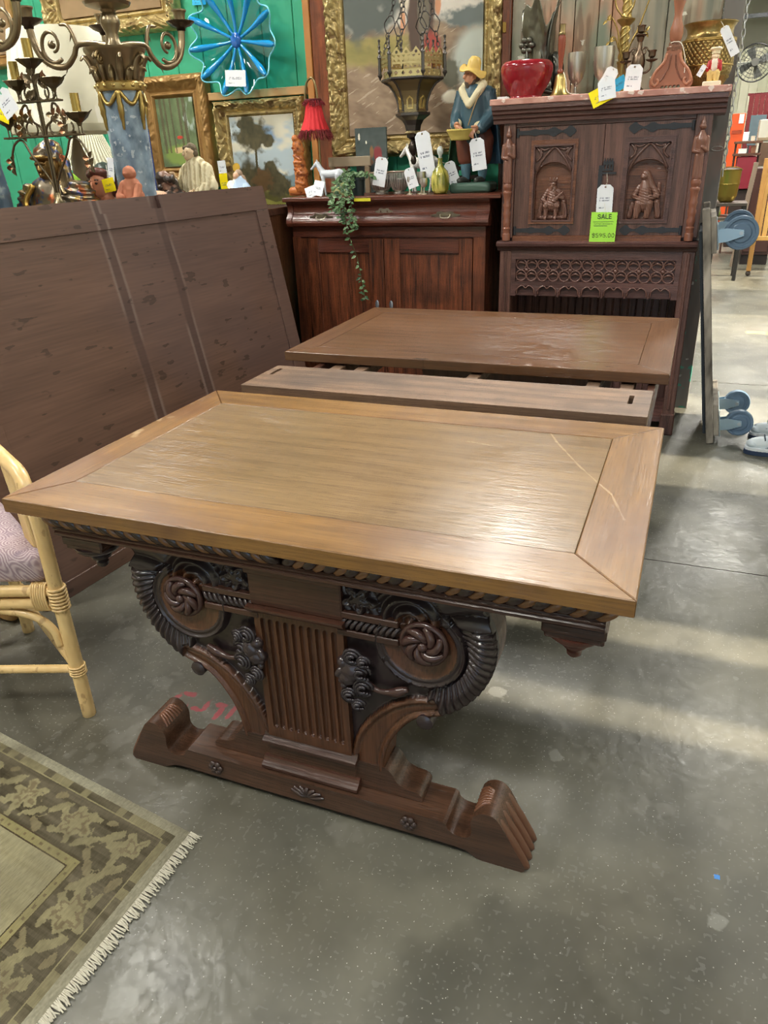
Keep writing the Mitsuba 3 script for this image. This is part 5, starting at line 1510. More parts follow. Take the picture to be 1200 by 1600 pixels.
# fisherman statue
fm = thing('fisherman_statue', 'painted statue of a bearded man in a yellow hat and blue coat holding a basket', 'statue')
x, y = .230, 3.27
sk = S(196, 142, 112)
add('base', disp(fine(bx(x - .118, x + .112, y - .09, y + .09, SZ, SZ + .052, .012), .02), .003, 30), 'vc_satin', True, S(66, 92, 80), parent=fm)
B = []
for s in (-1, 1):
    B.append([((x + s * .045 - .005, y, SZ + .19), .036), ((x + s * .048, y, SZ + .13), .030), ((x + s * .046, y, SZ + .075), .022)])
add('stockings', blob(B, .012, 3), 'vc_satin', True, S(84, 118, 132), parent=fm)
for s in (-1, 1):
    add('shoe', blob([[((x + s * .046, y, SZ + .066), .020), ((x + s * .05 - .022, y - .05, SZ + .062), .017)]], .01, 3), 'vc_satin', True, S(66, 66, 62), parent=fm)
add('breeches', blob([[((x, y, SZ + .33), .075), ((x - .048, y, SZ + .26), .058), ((x - .05, y, SZ + .175), .046)], [((x, y, SZ + .33), .075), ((x + .05, y, SZ + .26), .058), ((x + .052, y, SZ + .175), .046)]], .012, 5), 'vc_satin', True, S(112, 66, 52), parent=fm)
add('coat', blob([[((x, y, SZ + .30), .082), ((x - .002, y, SZ + .40), .078), ((x - .006, y, SZ + .475), .075)], [((x - .07, y, SZ + .475), .040), ((x - .095, y - .02, SZ + .38), .036), ((x - .085, y - .085, SZ + .335), .028)],
                  [((x + .065, y, SZ + .475), .045), ((x + .10, y - .01, SZ + .38), .042), ((x + .06, y - .09, SZ + .315), .030)]], .012, 5), 'vc_satin', True, S(62, 88, 100), parent=fm)
add('cape', disp(sheet(lambda u, v: (x + (.10 + .05 * v) * np.cos(-.35 + u * 3.85) * (1 + .04 * np.cos(u * 30)), y + .01 + (.075 + .035 * v) * np.sin(-.35 + u * 3.85), SZ + .50 - .36 * v), 50, 20, .006), .002, 40), 'vc_satin', True, lambda v: np.where(((v[:, 0] > x + .05) | (v[:, 2] > SZ + .42))[:, None], S(52, 84, 104), S(60, 92, 66)), parent=fm)
add('collar', disp(blob([[((x - .06, y - .045, SZ + .50), .022), ((x - .012, y - .082, SZ + .425), .018), ((x + .045, y - .05, SZ + .505), .022)], [((x - .05, y - .02, SZ + .515), .026), ((x + .045, y - .02, SZ + .52), .026)]], .01, 3), .003, 50), 'vc_matte', True, S(212, 202, 168), parent=fm)
hx, hy, hz = x - .012, y - .035, SZ + .565
add('head', blob([[((hx, hy, hz), .036), ((hx - .006, hy - .012, hz - .018), .030)], [((hx - .024, hy - .030, hz + .002), .008), ((hx - .030, hy - .036, hz - .010), .008)], [((hx + .004, hy + .01, hz - .05), .026)], [((hx - .022, hy - .022, hz - .012), .010)], [((hx - .004, hy - .034, hz - .010), .010)],
                  [((hx - .024, hy - .024, hz + .013), .007), ((hx + .004, hy - .034, hz + .012), .007)]], .006, 2), 'vc_satin', True, sk, parent=fm)
add('beard', disp(blob([[((hx - .018, hy - .020, hz - .034), .016), ((hx - .014, hy - .018, hz - .056), .010)], [((hx + .012, hy - .014, hz - .03), .016)], [((hx + .024, hy + .004, hz - .01), .018), ((hx + .028, hy + .012, hz - .035), .018)]], .007, 2), .003, 70), 'vc_matte', True, S(92, 80, 70), parent=fm)
for s in (-.018, .004): add('eye', ell((hx - .012 + s, hy - .037, hz + .006), (.0035, .0025, .0025), 1), 'vc_gloss', True, S(40, 30, 26), parent=fm)
hat = cat(lathe([(0, .070), (.022, .066), (.034, .045), (.036, .018), (.040, .010), (.066, .000), (.072, -.008), (.070, -.012), (.038, .002), (0, .004)], 28))
hv = np.array(hat.vertices); hv[:, 2] += .45 * np.clip(-hv[:, 0] - .03, 0, 1) + .012 * np.sin(np.arctan2(hv[:, 1], hv[:, 0]) * 3) * (np.hypot(hv[:, 0], hv[:, 1]) > .045); hat.vertices = hv
add('hat', mv(rot(rot(hat, [1, 0, 0], 4), [0, 1, 0], 14), hx + .006, hy + .004, hz + .018), 'vc_satin', True, S(206, 174, 92), parent=fm)
for (ax, ay, az, s) in ((x - .070, y - .108, SZ + .335, -1), (x + .035, y - .118, SZ + .315, 1)):
    hb = [[((ax, ay, az), .017), ((ax - s * .014, ay - .012, az - .012), .015)]]
    for q in range(4): hb.append([((ax - s * .012 + .004 * q, ay - .016, az - .010), .0065), ((ax - s * .026 + .006 * q, ay - .026, az - .020 - .004 * q), .0058), ((ax - s * .026 + .007 * q, ay - .024, az - .034 - .004 * q), .0052)])
    hb.append([((ax + s * .004, ay - .012, az + .006), .007), ((ax - s * .012, ay - .024, az + .008), .006)])
    add('hand', blob(hb, .005, 2), 'vc_satin', True, sk, parent=fm)
    add('cuff', mv(rot(lathe([(0, -.012), (.028, -.012), (.033, .0), (.028, .012), (0, .012)], 16), [1, 0, 0], 60), ax + s * .012, ay + .026, az + .004), 'vc_matte', True, S(206, 196, 160), parent=fm)
bk = lathe([(0, 0), (.05, 0), (.058, .02), (.070, .040), (.075, .046), (.072, .052), (.062, .044), (0, .038)], 28)
add('basket', disp(fine(mv(bk, x - .045, y - .125, SZ + .262), .008), .002, 120), 'vc_matte', True, S(196, 176, 96), parent=fm)
add('strap', tube(spline([(x + .05, y - .06, SZ + .50), (x + .02, y - .088, SZ + .42), (x - .01, y - .10, SZ + .33)], 5), .005, 6, flat=.5), 'vc_matte', True, S(140, 116, 80), parent=fm)
price_tag('white tag tied to the hand of the bearded statue', x + .05, y - .155, SZ + .268, .078, .155, tilt=-8, turn=5, string_to=(x + .035, y - .14, SZ + .305))
price_tag('tall white tag tied to the bottom of the hanging lantern', LX + .07, 3.24, 1.565, .088, .235, tilt=-10, string_to=(LX + .0, 3.285, 1.565))
price_tag('tilted white tag hanging over the left silver basket', -.262, 3.14, 1.445, .075, .15, tilt=12, string_to=(-.25, 3.2, 1.44))
price_tag('small cream tag leaning against the right silver basket', -.115, 3.15, 1.385, .062, .105, tilt=-18, string_to=(-.12, 3.2, 1.4))
price_tag('white tag hanging from the neck of the green decanter', .105, 3.19, 1.41, .06, .13, tilt=-20, turn=25, string_to=(.078, 3.155, 1.41))

# ------------------------------------------------------------------ things on the marble top of the gothic cabinet
MZ = 1.684
bw = thing('glazed_bowl', 'large dark red glazed bowl at the left end of the marble top', 'bowl')
add('bowl', mv(lathe([(0, .0), (.078, .0), (.082, .004), (.082, .010), (.078, .016)] + [tuple(q) for q in spline([(.078, .016), (.098, .05), (.118, .09), (.128, .13), (.129, .155), (.124, .170), (.112, .182), (.106, .184), (.104, .180), (.116, .165), (.118, .14), (.105, .08), (.07, .025)], 5)[1:]] + [(0, .02)], 64).apply_transform(np.diag([1, 1, .92, 1])), .518, 3.19, MZ), 'vc_gloss', 50, S(132, 20, 32), parent=bw)
tag(add('paper_slip', bx(.405, .455, 3.04, 3.10, MZ, MZ + .012, .001), 'vc_matte', False, S(206, 210, 212)), 'small pale box lying on the marble left of the red bowl', 'box')
vs = thing('metal_vase', 'dark pewter art nouveau vase with torn leaf rim and a flower, behind the red bowl', 'vase')
vx, vy = .565, 3.40


def vase_fn(u, v):
    a = u * 2 * math.pi
    r = np.interp(v, [0, .12, .3, .5, .75, 1], [.07, .085, .062, .058, .070, .092]) * (1 + .10 * np.sin(3 * a + 5 * v) * v + .05 * np.sin(7 * a))
    top = .40 + .05 * np.sin(3 * a + 1) + .03 * np.sin(7 * a)
    return vx - .03 * v + r * np.cos(a), vy + r * np.sin(a), MZ + v * top


add('body', disp(sheet(vase_fn, 110, 50, .004), .004, 34, 2), 'vc_metal', True, S(122, 120, 108), parent=vs)
add('leaf_lip', tube(spline([(vx + .03, vy - .055, MZ + .10), (vx + .03, vy - .07, MZ + .24), (vx + .045, vy - .06, MZ + .36), (vx + .075, vy - .05, MZ + .43)], 6), [.012, .02, .016, .004], 8, flat=.4), 'vc_metal', True, S(84, 84, 78), parent=vs)
fl_ = [ell((vx - .085 + .026 * math.cos(a), vy - .06, MZ + .255 + .026 * math.sin(a)), (.016, .008, .016), 1) for a in np.arange(6) * 1.047]
add('flower', cat(fl_, ell((vx - .085, vy - .066, MZ + .255), .010, 1)), 'vc_metal', True, S(104, 102, 92), parent=vs)
add('stem', tube(spline([(vx - .085, vy - .055, MZ + .25), (vx - .07, vy - .07, MZ + .15), (vx - .01, vy - .085, MZ + .06), (vx + .07, vy - .07, MZ + .03)], 6), [.006, .012, .014, .010], 8), 'vc_metal', True, S(84, 84, 78), parent=vs)
add('handle_leaf', disp(blob([[((vx + .06, vy - .04, MZ + .20), .022), ((vx + .085, vy - .045, MZ + .14), .028), ((vx + .07, vy - .05, MZ + .05), .02)]], .01, 3), .006, 40), 'vc_metal', True, S(88, 88, 82), parent=vs)
be = thing('hand_bell', 'brass hand bell with a turned reddish wooden handle, beside the red bowl', 'bell')
x, y = .700, 3.13
add('bell', mv(lathe([(0, .10), (.016, .10), (.024, .092), (.028, .075), (.031, .05), (.038, .02), (.052, .004), (.055, .0), (.050, .0), (.036, .02), (.026, .07), (0, .09)], 32), x, y, MZ), 'vc_metal', 40, S(188, 166, 104), parent=be)
add('handle', mv(lathe([(0, .098), (.010, .10), (.015, .108), (.013, .116), (.009, .122), (.011, .15), (.015, .19), (.018, .225), (.017, .25), (.013, .262), (0, .264)], 20), x - .004, y, MZ), 'vc_satin', 40, S(132, 62, 40), parent=be)
add('ferrule', mv(lathe([(0, .262), (.016, .262), (.017, .268), (.013, .274), (.013, .302), (.015, .306), (0, .307)], 20), x - .004, y, MZ), 'vc_metal', 40, S(160, 140, 100), parent=be)
add('string', tube(spline([(x + .014, y - .014, MZ + .105), (x + .03, y - .03, MZ + .07), (x + .042, y - .045, MZ + .02), (x + .075, y - .05, MZ + .006), (x + .10, y - .05, MZ + .004)], 6), .0022, 5), 'string', True, parent=be)
for (gx, gy, r, h, lab) in ((.748, 3.30, .046, .20, 'silver goblet standing behind the brass hand bell'), (.892, 3.20, .050, .205, 'tall tarnished silver goblet left of the brass candelabrum')):
    t = thing('goblet', lab, 'goblet')
    add('foot', mv(lathe([(0, 0), (r * .8, 0), (r * .78, .004), (r * .25, .012), (.006, .02), (.008, .04), (.006, .05), (.012, .06), (0, .062)], 24), gx, gy, MZ), 'vc_metal', 40, SILVER, parent=t)
    add('cup', mv(lathe([(0, .058), (r * .35, .062), (r * .75, .085), (r * .95, .12), (r, .17), (r * .98, h), (r * .95, h), (r * .96, .17), (r * .9, .12), (r * .6, .085), (0, .07)], 32), gx, gy, MZ), 'vc_metal', 40, S(196, 190, 178), parent=t)
cl = thing('brass_candelabrum', 'tall polished brass candelabrum with a twisted stem and leafy branches on the marble top', 'candelabrum')
x, y = .968, 3.32
add('base', mv(lathe([(0, 0), (.062, 0), (.064, .008), (.058, .014), (.060, .03), (.048, .055), (.028, .075), (.022, .085), (0, .085)], 32), x, y, MZ), 'vc_metal', 40, S(190, 164, 98), parent=cl)
add('column', mv(lathe([(0, .083), (.02, .085), (.024, .12), (.024, .135), (.028, .14), (.028, .147), (.020, .15), (.019, .295), (.024, .30), (.042, .318), (.044, .324), (.026, .332), (.024, .345), (.020, .35), (.018, .5), (0, .5)], 24), x, y, MZ), 'vc_metal', 40, S(190, 166, 104), parent=cl)
for (z0, z1, R) in ((.152, .292, .019), (.352, .50, .018)):
    for ph in (0, 2.09, 4.19):
        add('twist', tube([(x + R * math.cos(ph + t * 9), y + R * math.sin(ph + t * 9), MZ + z0 + (z1 - z0) * t) for t in np.linspace(0, 1, 30)], .0065, 6), 'vc_metal', True, S(206, 184, 120), parent=cl)
BRD = S(168, 142, 82)
for s, pts in ((-1, [(0, .15), (-.02, .22), (-.03, .27), (-.055, .32), (-.075, .34), (-.085, .325)]), (-1, [(-.02, .2), (-.04, .245), (-.06, .25), (-.065, .235)]), (1, [(.01, .15), (.035, .22), (.06, .27), (.085, .34), (.11, .42), (.125, .48)]), (1, [(.04, .23), (.06, .262), (.085, .27), (.10, .262)]), (-1, [(-.01, .33), (-.045, .37), (-.06, .42), (-.07, .47)]), (1, [(.01, .34), (.03, .37), (.04, .41), (.06, .43)])):
    yy = y - .03
    add('branch', tube(spline([(x + a, yy, MZ + b) for a, b in pts], 5), [.005, .004, .003], 6), 'vc_metal', True, BRD, parent=cl)
    e_ = pts[-1]
    for q in range(3): add('leaf', leafmesh((x + e_[0], yy, MZ + e_[1]), [math.cos(q * 2.1 + s), -.2, math.sin(q * 2.1 + 1)], [0, -1, .3], .028, .014), 'vc_metal', False, BRD, parent=cl)
sc_ = thing('small_candelabrum', 'small dark bronze candelabrum with three cups behind a white tag', 'candelabrum')
x, y = 1.052, 3.23
DBR = S(118, 100, 84)
add('stem', mv(lathe([(0, 0), (.045, 0), (.04, .012), (.018, .03), (.014, .08), (.028, .10), (.032, .13), (.026, .16), (.012, .18), (.010, .215), (.014, .22), (.018, .235), (0, .237)], 20), x, y, MZ), 'vc_metal', 40, DBR, parent=sc_)
for s in (-1, 1):
    add('arm', tube(spline([(x, y, MZ + .10), (x + s * .03, y, MZ + .085), (x + s * .055, y, MZ + .10), (x + s * .06, y, MZ + .13)], 6), .0055, 6), 'vc_metal', True, DBR, parent=sc_)
    add('scroll', tube([(x + s * (.024 + (.016 - .0016 * t) * math.cos(t * .9)), y - .004, MZ + .175 + (.018 - .0016 * t) * math.sin(t * .9)) for t in np.linspace(0, 9, 24)], .0042, 6), 'vc_metal', True, DBR, parent=sc_)
for cx_, cz_ in ((-.06, .13), (.06, .13), (0, .235)):
    add('drip_pan', disp(mv(lathe([(0, 0), (.012, 0), (.026, .006), (.028, .01), (.012, .006), (0, .006)], 20), x + cx_, y, MZ + cz_), .002, 120), 'vc_metal', True, DBR, parent=sc_)
    add('cup', mv(lathe([(0, .004), (.008, .006), (.007, .014), (.016, .022), (.017, .04), (.021, .046), (.019, .048), (.014, .04), (.012, .024), (0, .02)], 20), x + cx_, y, MZ + cz_), 'vc_metal', 40, DBR, parent=sc_)
ly = thing('carved_stand', 'carved reddish wooden stand with scrolled sides and a turned column, on the marble top', 'stand')
x, y = 1.212, 3.22
WD = S(150, 98, 74)
side = spline([(0, .006), (.055, .010), (.088, .012), (.098, .035), (.092, .06), (.072, .09), (.045, .115), (.032, .14), (.036, .158), (.022, .168), (0, .17)], 5)
poly = sg.Polygon([(x + a, MZ + b) for a, b in np.vstack([side, [(-a, b) for a, b in side[::-1]]])]).buffer(0)
notch = so.unary_union([sg.Point(x - .036 + .018 * i, MZ + .016).buffer(.0078) for i in range(5)])
add('body', extr(poly.difference(notch), y - .03, y + .03), 'vc_satin', 40, WD, parent=ly)
for s in (-1, 1):
    add('scroll_moulding', tube(spline([(x + s * .03, y - .032, MZ + .155), (x + s * .04, y - .034, MZ + .12), (x + s * .075, y - .034, MZ + .08), (x + s * .088, y - .034, MZ + .045), (x + s * .072, y - .034, MZ + .024), (x + s * .058, y - .034, MZ + .04), (x + s * .066, y - .034, MZ + .052)], 6), .0065, 8), 'vc_satin', True, S(172, 118, 92), parent=ly)
    add('foot', bx(x + s * .07 - .022, x + s * .07 + .022, y - .036, y + .036, MZ, MZ + .012, .004), 'vc_satin', False, S(166, 112, 86), parent=ly)
    add('inner_rib', tube(spline([(x + s * .010, y - .032, MZ + .15), (x + s * .016, y - .034, MZ + .10), (x + s * .035, y - .034, MZ + .06), (x + s * .05, y - .034, MZ + .04)], 5), .003, 6), 'vc_satin', True, S(112, 70, 54), parent=ly)
add('collar', mv(lathe([(0, .165), (.034, .165), (.036, .18), (.028, .186), (.028, .20), (.022, .204), (0, .205)], 24), x, y, MZ), 'vc_satin', 40, S(120, 84, 66), parent=ly)
add('column', mv(lathe([(0, .2), (.018, .2), (.026, .212), (.030, .235), (.028, .26), (.020, .285), (.017, .31), (.020, .335), (.026, .36), (.03, .4), (.03, .55), (0, .55)], 24), x, y, MZ), 'vc_satin', 40, WD, parent=ly)
add('string', tube(spline([(x - .02, y - .022, MZ + .196), (x, y - .034, MZ + .2), (x + .03, y - .03, MZ + .19), (x + .052, y - .03, MZ + .13), (x + .058, y - .034, MZ + .07)], 6), .0022, 5), 'string', True, parent=ly)
jd = thing('brass_jardiniere', 'large embossed brass jardiniere at the right end of the marble top', 'pot')
x, y, = 1.358, 3.385


def emb(p, n, uv):
    a = dr.atan2(p.y - 3.385, p.x - 1.358)
    zz = p.z - 1.684
    lat = dr.abs(dr.sin(a * 16 + zz * 120)) * dr.abs(dr.sin(a * 16 - zz * 120))
    dots = noise(a * 30, zz * 160, 1.0)
    ribs = dr.abs(dr.sin(a * 40))
    return dr.select(zz < .06, ribs, dr.select(zz < .10, dots * .8, dr.select(zz < .205, lat, .4 + .5 * fbm(a * 9, zz * 40, 2.0, 3))))


bsdf('embossed_brass', base_color=lambda p, n, uv: mix(S(120, 98, 58), S(188, 162, 104), emb(p, n, uv)), roughness=.3, metallic=.9, specular=.5, bump=(emb, .004, 1e-3))
add('body', mv(lathe([(0, .0), (.085, .0), (.088, .01), (.082, .015), (.10, .04), (.117, .08), (.122, .11), (.122, .20), (.118, .212), (.108, .225), (.103, .24), (.106, .262), (.118, .278), (.122, .281), (.119, .284), (.102, .262), (.098, .24), (.11, .2), (.11, .05), (0, .03)], 56), x, y, MZ), 'embossed_brass', True, parent=jd)
for z in (.212, .206, .104): add('band', mv(lathe([(.117, z - .003), (.1235, z - .003), (.1245, z), (.1235, z + .003), (.117, z + .003)], 48), x, y, MZ), 'vc_metal', 40, S(176, 146, 84), parent=jd)
fg = thing('chef_figurine', 'small painted cast figure in a red jacket and white cap, right of the marble top', 'figurine')
x, y = 1.398, 3.12
add('base', bx(x - .042, x + .038, y - .022, y + .022, MZ, MZ + .024, .004), 'vc_satin', False, S(226, 216, 190), parent=fg)
add('legs', blob([[((x - .013, y, MZ + .03), .013), ((x - .012, y, MZ + .06), .017)], [((x + .013, y, MZ + .03), .013), ((x + .012, y, MZ + .06), .017)], [((x - .012, y, MZ + .06), .016), ((x + .012, y, MZ + .06), .016)]], .006, 2), 'vc_satin', True, S(220, 190, 120), parent=fg)
add('jacket', blob([[((x, y, MZ + .078), .022), ((x, y, MZ + .098), .022)], [((x - .022, y, MZ + .10), .009), ((x - .028, y - .008, MZ + .07), .008)], [((x + .022, y, MZ + .10), .009), ((x + .026, y - .004, MZ + .07), .008)]], .006, 2), 'vc_satin', True, lambda v: np.where((np.abs(v[:, 0] - x) < .012)[:, None], S(228, 214, 196), S(176, 36, 40)), parent=fg)
add('head', blob([[((x, y, MZ + .122), .018)], [((x, y - .016, MZ + .119), .005)]], .006, 1), 'vc_satin', True, S(216, 190, 158), parent=fg)
add('cap', mv(lathe([(0, .132), (.018, .132), (.018, .145), (.026, .149), (.027, .154), (.022, .158), (0, .160)], 18), x, y, MZ), 'vc_satin', 40, S(222, 208, 172), parent=fg)
price_tag('narrow white tag in the hand of the small cast figure', x - .04, y - .02, MZ + .09, .022, .05, tilt=28, string_to=(x - .028, y - .014, MZ + .08))
# tags of the marble top
price_tag('yellow tag sticking out over the cornice below the silver goblet', .905, 2.99, 1.705, .105, .075, tilt=-25, pitch=-12, colour='yellow', plain=True, string_to=(.90, 3.05, 1.72))
price_tag('white tag lying over the yellow one, below the silver goblet', .934, 2.985, 1.745, .078, .095, tilt=-10, pitch=-8, string_to=(.895, 3.18, 1.75))
price_tag('slanted white tag on the foot of the silver goblet', .955, 3.10, 1.79, .060, .095, tilt=28, string_to=(.90, 3.18, 1.76))
price_tag('blue tag peeking out between the white tags and the brass base', .965, 3.13, 1.745, .075, .055, tilt=-28, colour='blue', plain=True, string_to=(.965, 3.25, 1.77))
price_tag('upright white tag hung on the small bronze candelabrum', 1.050, 3.10, 1.797, .076, .112, tilt=3, string_to=(1.052, 3.20, 1.80))
price_tag('long white tag tied to the rim of the brass jardiniere', 1.415, 3.262, 1.935, .040, .135, tilt=-30, string_to=(1.395, 3.28, 1.965))
# tags on the doors
price_tag('white tag hanging from the iron lock of the gothic cabinet', .968, 3.045, 1.282, .079, .135, tilt=-1, string_to=(.967, 3.062, 1.335))
sl = price_tag('green SALE tag priced $595.00 under the white tag on the gothic cabinet', .975, 3.035, 1.155, .128, .155, tilt=1, colour='green', plain=True, string_to=(.968, 3.04, 1.20))
scene[sl + '__card']['bsdf'] = {'type': 'ref', 'id': 'sale_green'}
bsdf('sale_green', base_color=S(172, 232, 84), roughness=.6, specular=.3)


def lettering(s, h, x, z, y, parent, colour, bold=True, name='lettering', kind=None):
    m = text(s, h, .0006, bold)
    w = m.bounds[1][0] - m.bounds[0][0]
    v = np.array(m.vertices); v[:, 0] -= m.bounds[0][0]
    m.vertices = np.c_[x - w / 2 + v[:, 0], y - v[:, 2], z + v[:, 1]]
    k = add(name, m, 'vc_matte', False, colour, parent=parent)
    labels[k] = {'label': 'printed text ' + s, 'kind': 'stuff'}
    return w


INK = S(48, 70, 52)
lettering('SALE', .021, .977, 1.124, 3.0340, sl, INK)
lettering('$595.00', .0200, .977, 1.035, 3.0340, sl, S(30, 48, 36), bold=False)
for i, (w, z) in enumerate(((.100, 1.108), (.092, 1.098), (.066, 1.088))):
    x = .972 - (.0 if i < 2 else .012)
    add('print_line', bx(x - w / 2, x + w / 2, 3.0336, 3.0341, z, z + .0035 + .002 * (i == 2)), 'vc_matte', False, S(120, 168, 76), parent=sl)
# chain and ring on the partition's edge
ch = thing('hanging_chain', 'thin steel chain hanging down the edge of the painted partition', 'chain')
z, j = 2.56, 0
while z > 1.30:
    c0 = np.array([1.508, 3.562, z])
    w_ = np.array([1, 0, 0]) if j % 2 else np.array([.25, 1, 0]) / 1.03
    add('link', tube([c0 + np.array([0, 0, 1]) * .021 * math.sin(t) + w_ * .0085 * math.cos(t) for t in np.linspace(0, 6.283, 13)[:-1]], .0027, 5, closed=True), 'vc_metal', True, S(196, 196, 196), parent=ch)
    z -= .033; j += 1
add('eye_screw', tube(spline([(1.508, 3.562, 2.58), (1.50, 3.575, 2.60), (1.48, 3.585, 2.60)], 4), .004, 6), 'vc_metal', True, S(150, 150, 150), parent=ch)
tag(add('wire_ring', tube([(1.464 + .028 * math.cos(t), 3.572 - .004 * math.sin(t), 1.423 + .011 * math.sin(t)) for t in np.linspace(0, 6.283, 25)[:-1]], .0022, 5, closed=True), 'vc_metal', True, S(206, 206, 200)), 'pale wire ring hooked on the grey partition beside the gothic cabinet', 'ring')

# ------------------------------------------------------------------ display counter behind the leaning table top
CZ = 1.20


def cutz(m):
    return trimesh.intersections.slice_mesh_plane(m, [0, 0, 1], [0, 0, CZ], cap=True)


ct = thing('display_counter', 'long brown display counter behind the leaning table top', 'counter')
add('top', bx(-2.75, -.885, .9, 3.35, CZ - .04, CZ, .004), 'dark_oak_x', parent=ct)
add('front', bx(-.93, -.90, .95, 3.30, 0, CZ - .04), 'dark_oak_z', parent=ct)
add('side', bx(-2.7, -.93, .95, .98, 0, CZ - .04), 'dark_oak_z', parent=ct)
add('back', bx(-2.7, -.93, 3.27, 3.30, 0, CZ - .04), 'dark_oak_z', parent=ct)


def candelabrum(name, label, x, y, angles, zc=1.925, up_to=2.18, column=True, tone=(140, 124, 98)):
    t = thing(name, label, 'candelabrum')
    BZ = S(*tone)
    if column:
        part_label(add('column', mv(lathe([(0, CZ), (.10, CZ), (.10, CZ + .02), (.086, CZ + .03), (.086, CZ + .05), (.083, CZ + .06), (.090, 1.62), (.094, 1.755), (0, 1.755)], 40), x, y, 0), 'blue_marble', 40, parent=t), 'blue-grey marbled shaft')
        add('ring', mv(lathe([(0, 1.752), (.104, 1.752), (.108, 1.76), (.108, 1.782), (.100, 1.79), (0, 1.79)], 40), x, y, 0), 'vc_metal', 40, S(176, 150, 92), parent=t)
        for k in range(8):
            a = (k + .5) * math.pi / 4
            add('acanthus', disp(tube(spline([(x + r * math.cos(a), y + r * math.sin(a), z) for r, z in ((.088, 1.79), (.094, 1.81), (.104, 1.832), (.120, 1.838), (.126, 1.826))], 4), [.016, .024, .020, .011, .005], 8, flat=.5), .003, 90), 'vc_metal', True, S(150, 134, 104), parent=t)
        for k in range(16):
            a = k * math.pi / 8
            add('bead', ell((x + .106 * math.cos(a), y + .106 * math.sin(a), 1.772), .009, 1), 'vc_metal', True, S(196, 172, 112), parent=t)
        for k in range(8):
            a = k * math.pi / 4
            add('acanthus', tube(spline([(x + r * math.cos(a), y + r * math.sin(a), z) for r, z in ((.090, 1.79), (.098, 1.83), (.112, 1.865), (.135, 1.885), (.150, 1.870))], 4), [.018, .026, .022, .012, .006], 8, flat=.5), 'vc_metal', True, BZ, parent=t)
        add('capital', disp(mv(lathe([(0, 1.785), (.086, 1.785), (.092, 1.82), (.108, 1.87), (.130, 1.905), (.132, 1.918), (.06, 1.925), (0, 1.925)], 64), x, y, 0), .004, 70), 'vc_metal', 40, BZ, parent=t)
        for k in range(4):
            a = k * math.pi / 2 + math.radians(angles[0])
            add('volute', tube([(x + (.118 + .026 * math.cos(q) * (1 - q / 14)) * math.cos(a), y + (.118 + .026 * math.cos(q) * (1 - q / 14)) * math.sin(a), 1.872 + .026 * math.sin(q) * (1 - q / 14)) for q in np.linspace(0, 11, 34)], .0065, 6), 'vc_metal', True, S(150, 130, 94), parent=t)
        for k in range(6):
            a0, a1 = k * math.pi / 3, (k + 1) * math.pi / 3
            am = (a0 + a1) / 2
            add('swag', disp(tube(spline([(x + .097 * math.cos(a0), y + .097 * math.sin(a0), 1.752), (x + .100 * math.cos(am), y + .100 * math.sin(am), 1.70), (x + .097 * math.cos(a1), y + .097 * math.sin(a1), 1.752)], 8), .009, 8), .004, 90), 'vc_metal', True, S(176, 150, 88), parent=t)
            add('drop', disp(tube(spline([(x + .1 * math.cos(a0), y + .1 * math.sin(a0), 1.75), (x + .098 * math.cos(a0), y + .098 * math.sin(a0), 1.68), (x + .094 * math.cos(a0), y + .094 * math.sin(a0), 1.60)], 5), [.008, .014, .004], 8), .005, 80), 'vc_metal', True, S(176, 150, 88), parent=t)
    add('stem', mv(lathe([(0, zc - .01), (.045, zc - .01), (.03, zc + .02), (.026, zc + .05), (.040, zc + .08), (.042, zc + .10), (.028, zc + .125), (.035, zc + .135), (.092, zc + .150), (.10, zc + .162), (.06, zc + .158), (.045, zc + .165), (.04, up_to + .06), (0, up_to + .06)], 28), x, y, 0), 'vc_metal', 40, BZ, parent=t)
    for ang in angles:
        ca, sa = math.cos(math.radians(ang)), math.sin(math.radians(ang))
        W = lambda r, z: (x + r * ca, y + r * sa, z)
        a_ = fresh(t + '__arm'); labels[a_] = {'label': 'scrolled bronze arm with a candle socket'}
        z0 = zc + .018
        add('main_scroll', tube(spline([W(.0, z0 - .02), W(.10, z0), W(.185, z0), W(.215, z0 - .04), W(.265, z0 - .075), (W(.33, z0 - .07)), W(.385, z0 - .035), W(.415, z0 + .025), W(.425, z0 + .085)], 6), [.016, .013, .011, .012, .013, .014, .015, .016, .016], 8), 'vc_metal', True, BZ, parent=a_)
        add('inner_spiral', tube([W(.322 - (.066 - .0053 * q) * math.cos(q * .9 + .9), z0 + .012 - (.074 - .006 * q) * math.sin(q * .9 + .9)) for q in np.linspace(0, 7.5, 34)], [.009, .008, .006], 7), 'vc_metal', True, BZ, parent=a_)
        add('rosette', ell(W(.322, z0 + .012), .017, 2), 'vc_metal', True, BZ, parent=a_)
        add('upper_curl', tube(spline([W(.19, z0), W(.205, z0 + .05), W(.225, z0 + .078), W(.262, z0 + .083)], 6), [.010, .009, .005], 7), 'vc_metal', True, BZ, parent=a_)
        for (r, z) in ((.26, -.09), (.36, -.06), (.30, -.065), (.21, .03)): add('thorn', tube([W(r, z0 + z + .012), W(r + .012, z0 + z - .012)], [.005, .001], 5), 'vc_metal', True, BZ, parent=a_)
        add('drip_pan', disp(mv(lathe([(0, .0), (.020, .0), (.022, .01), (.05, .022), (.066, .036), (.062, .038), (.03, .03), (0, .028)], 24), *W(.425, z0 + .08)), .003, 60), 'vc_metal', True, S(92, 80, 66), parent=a_)
        add('socket', mv(lathe([(0, .03), (.022, .03), (.025, .05), (.028, .072), (.034, .078), (.034, .084), (.024, .084), (.02, .04), (0, .035)], 20), *W(.425, z0 + .08)), 'vc_metal', 40, BZ, parent=a_)
    return t


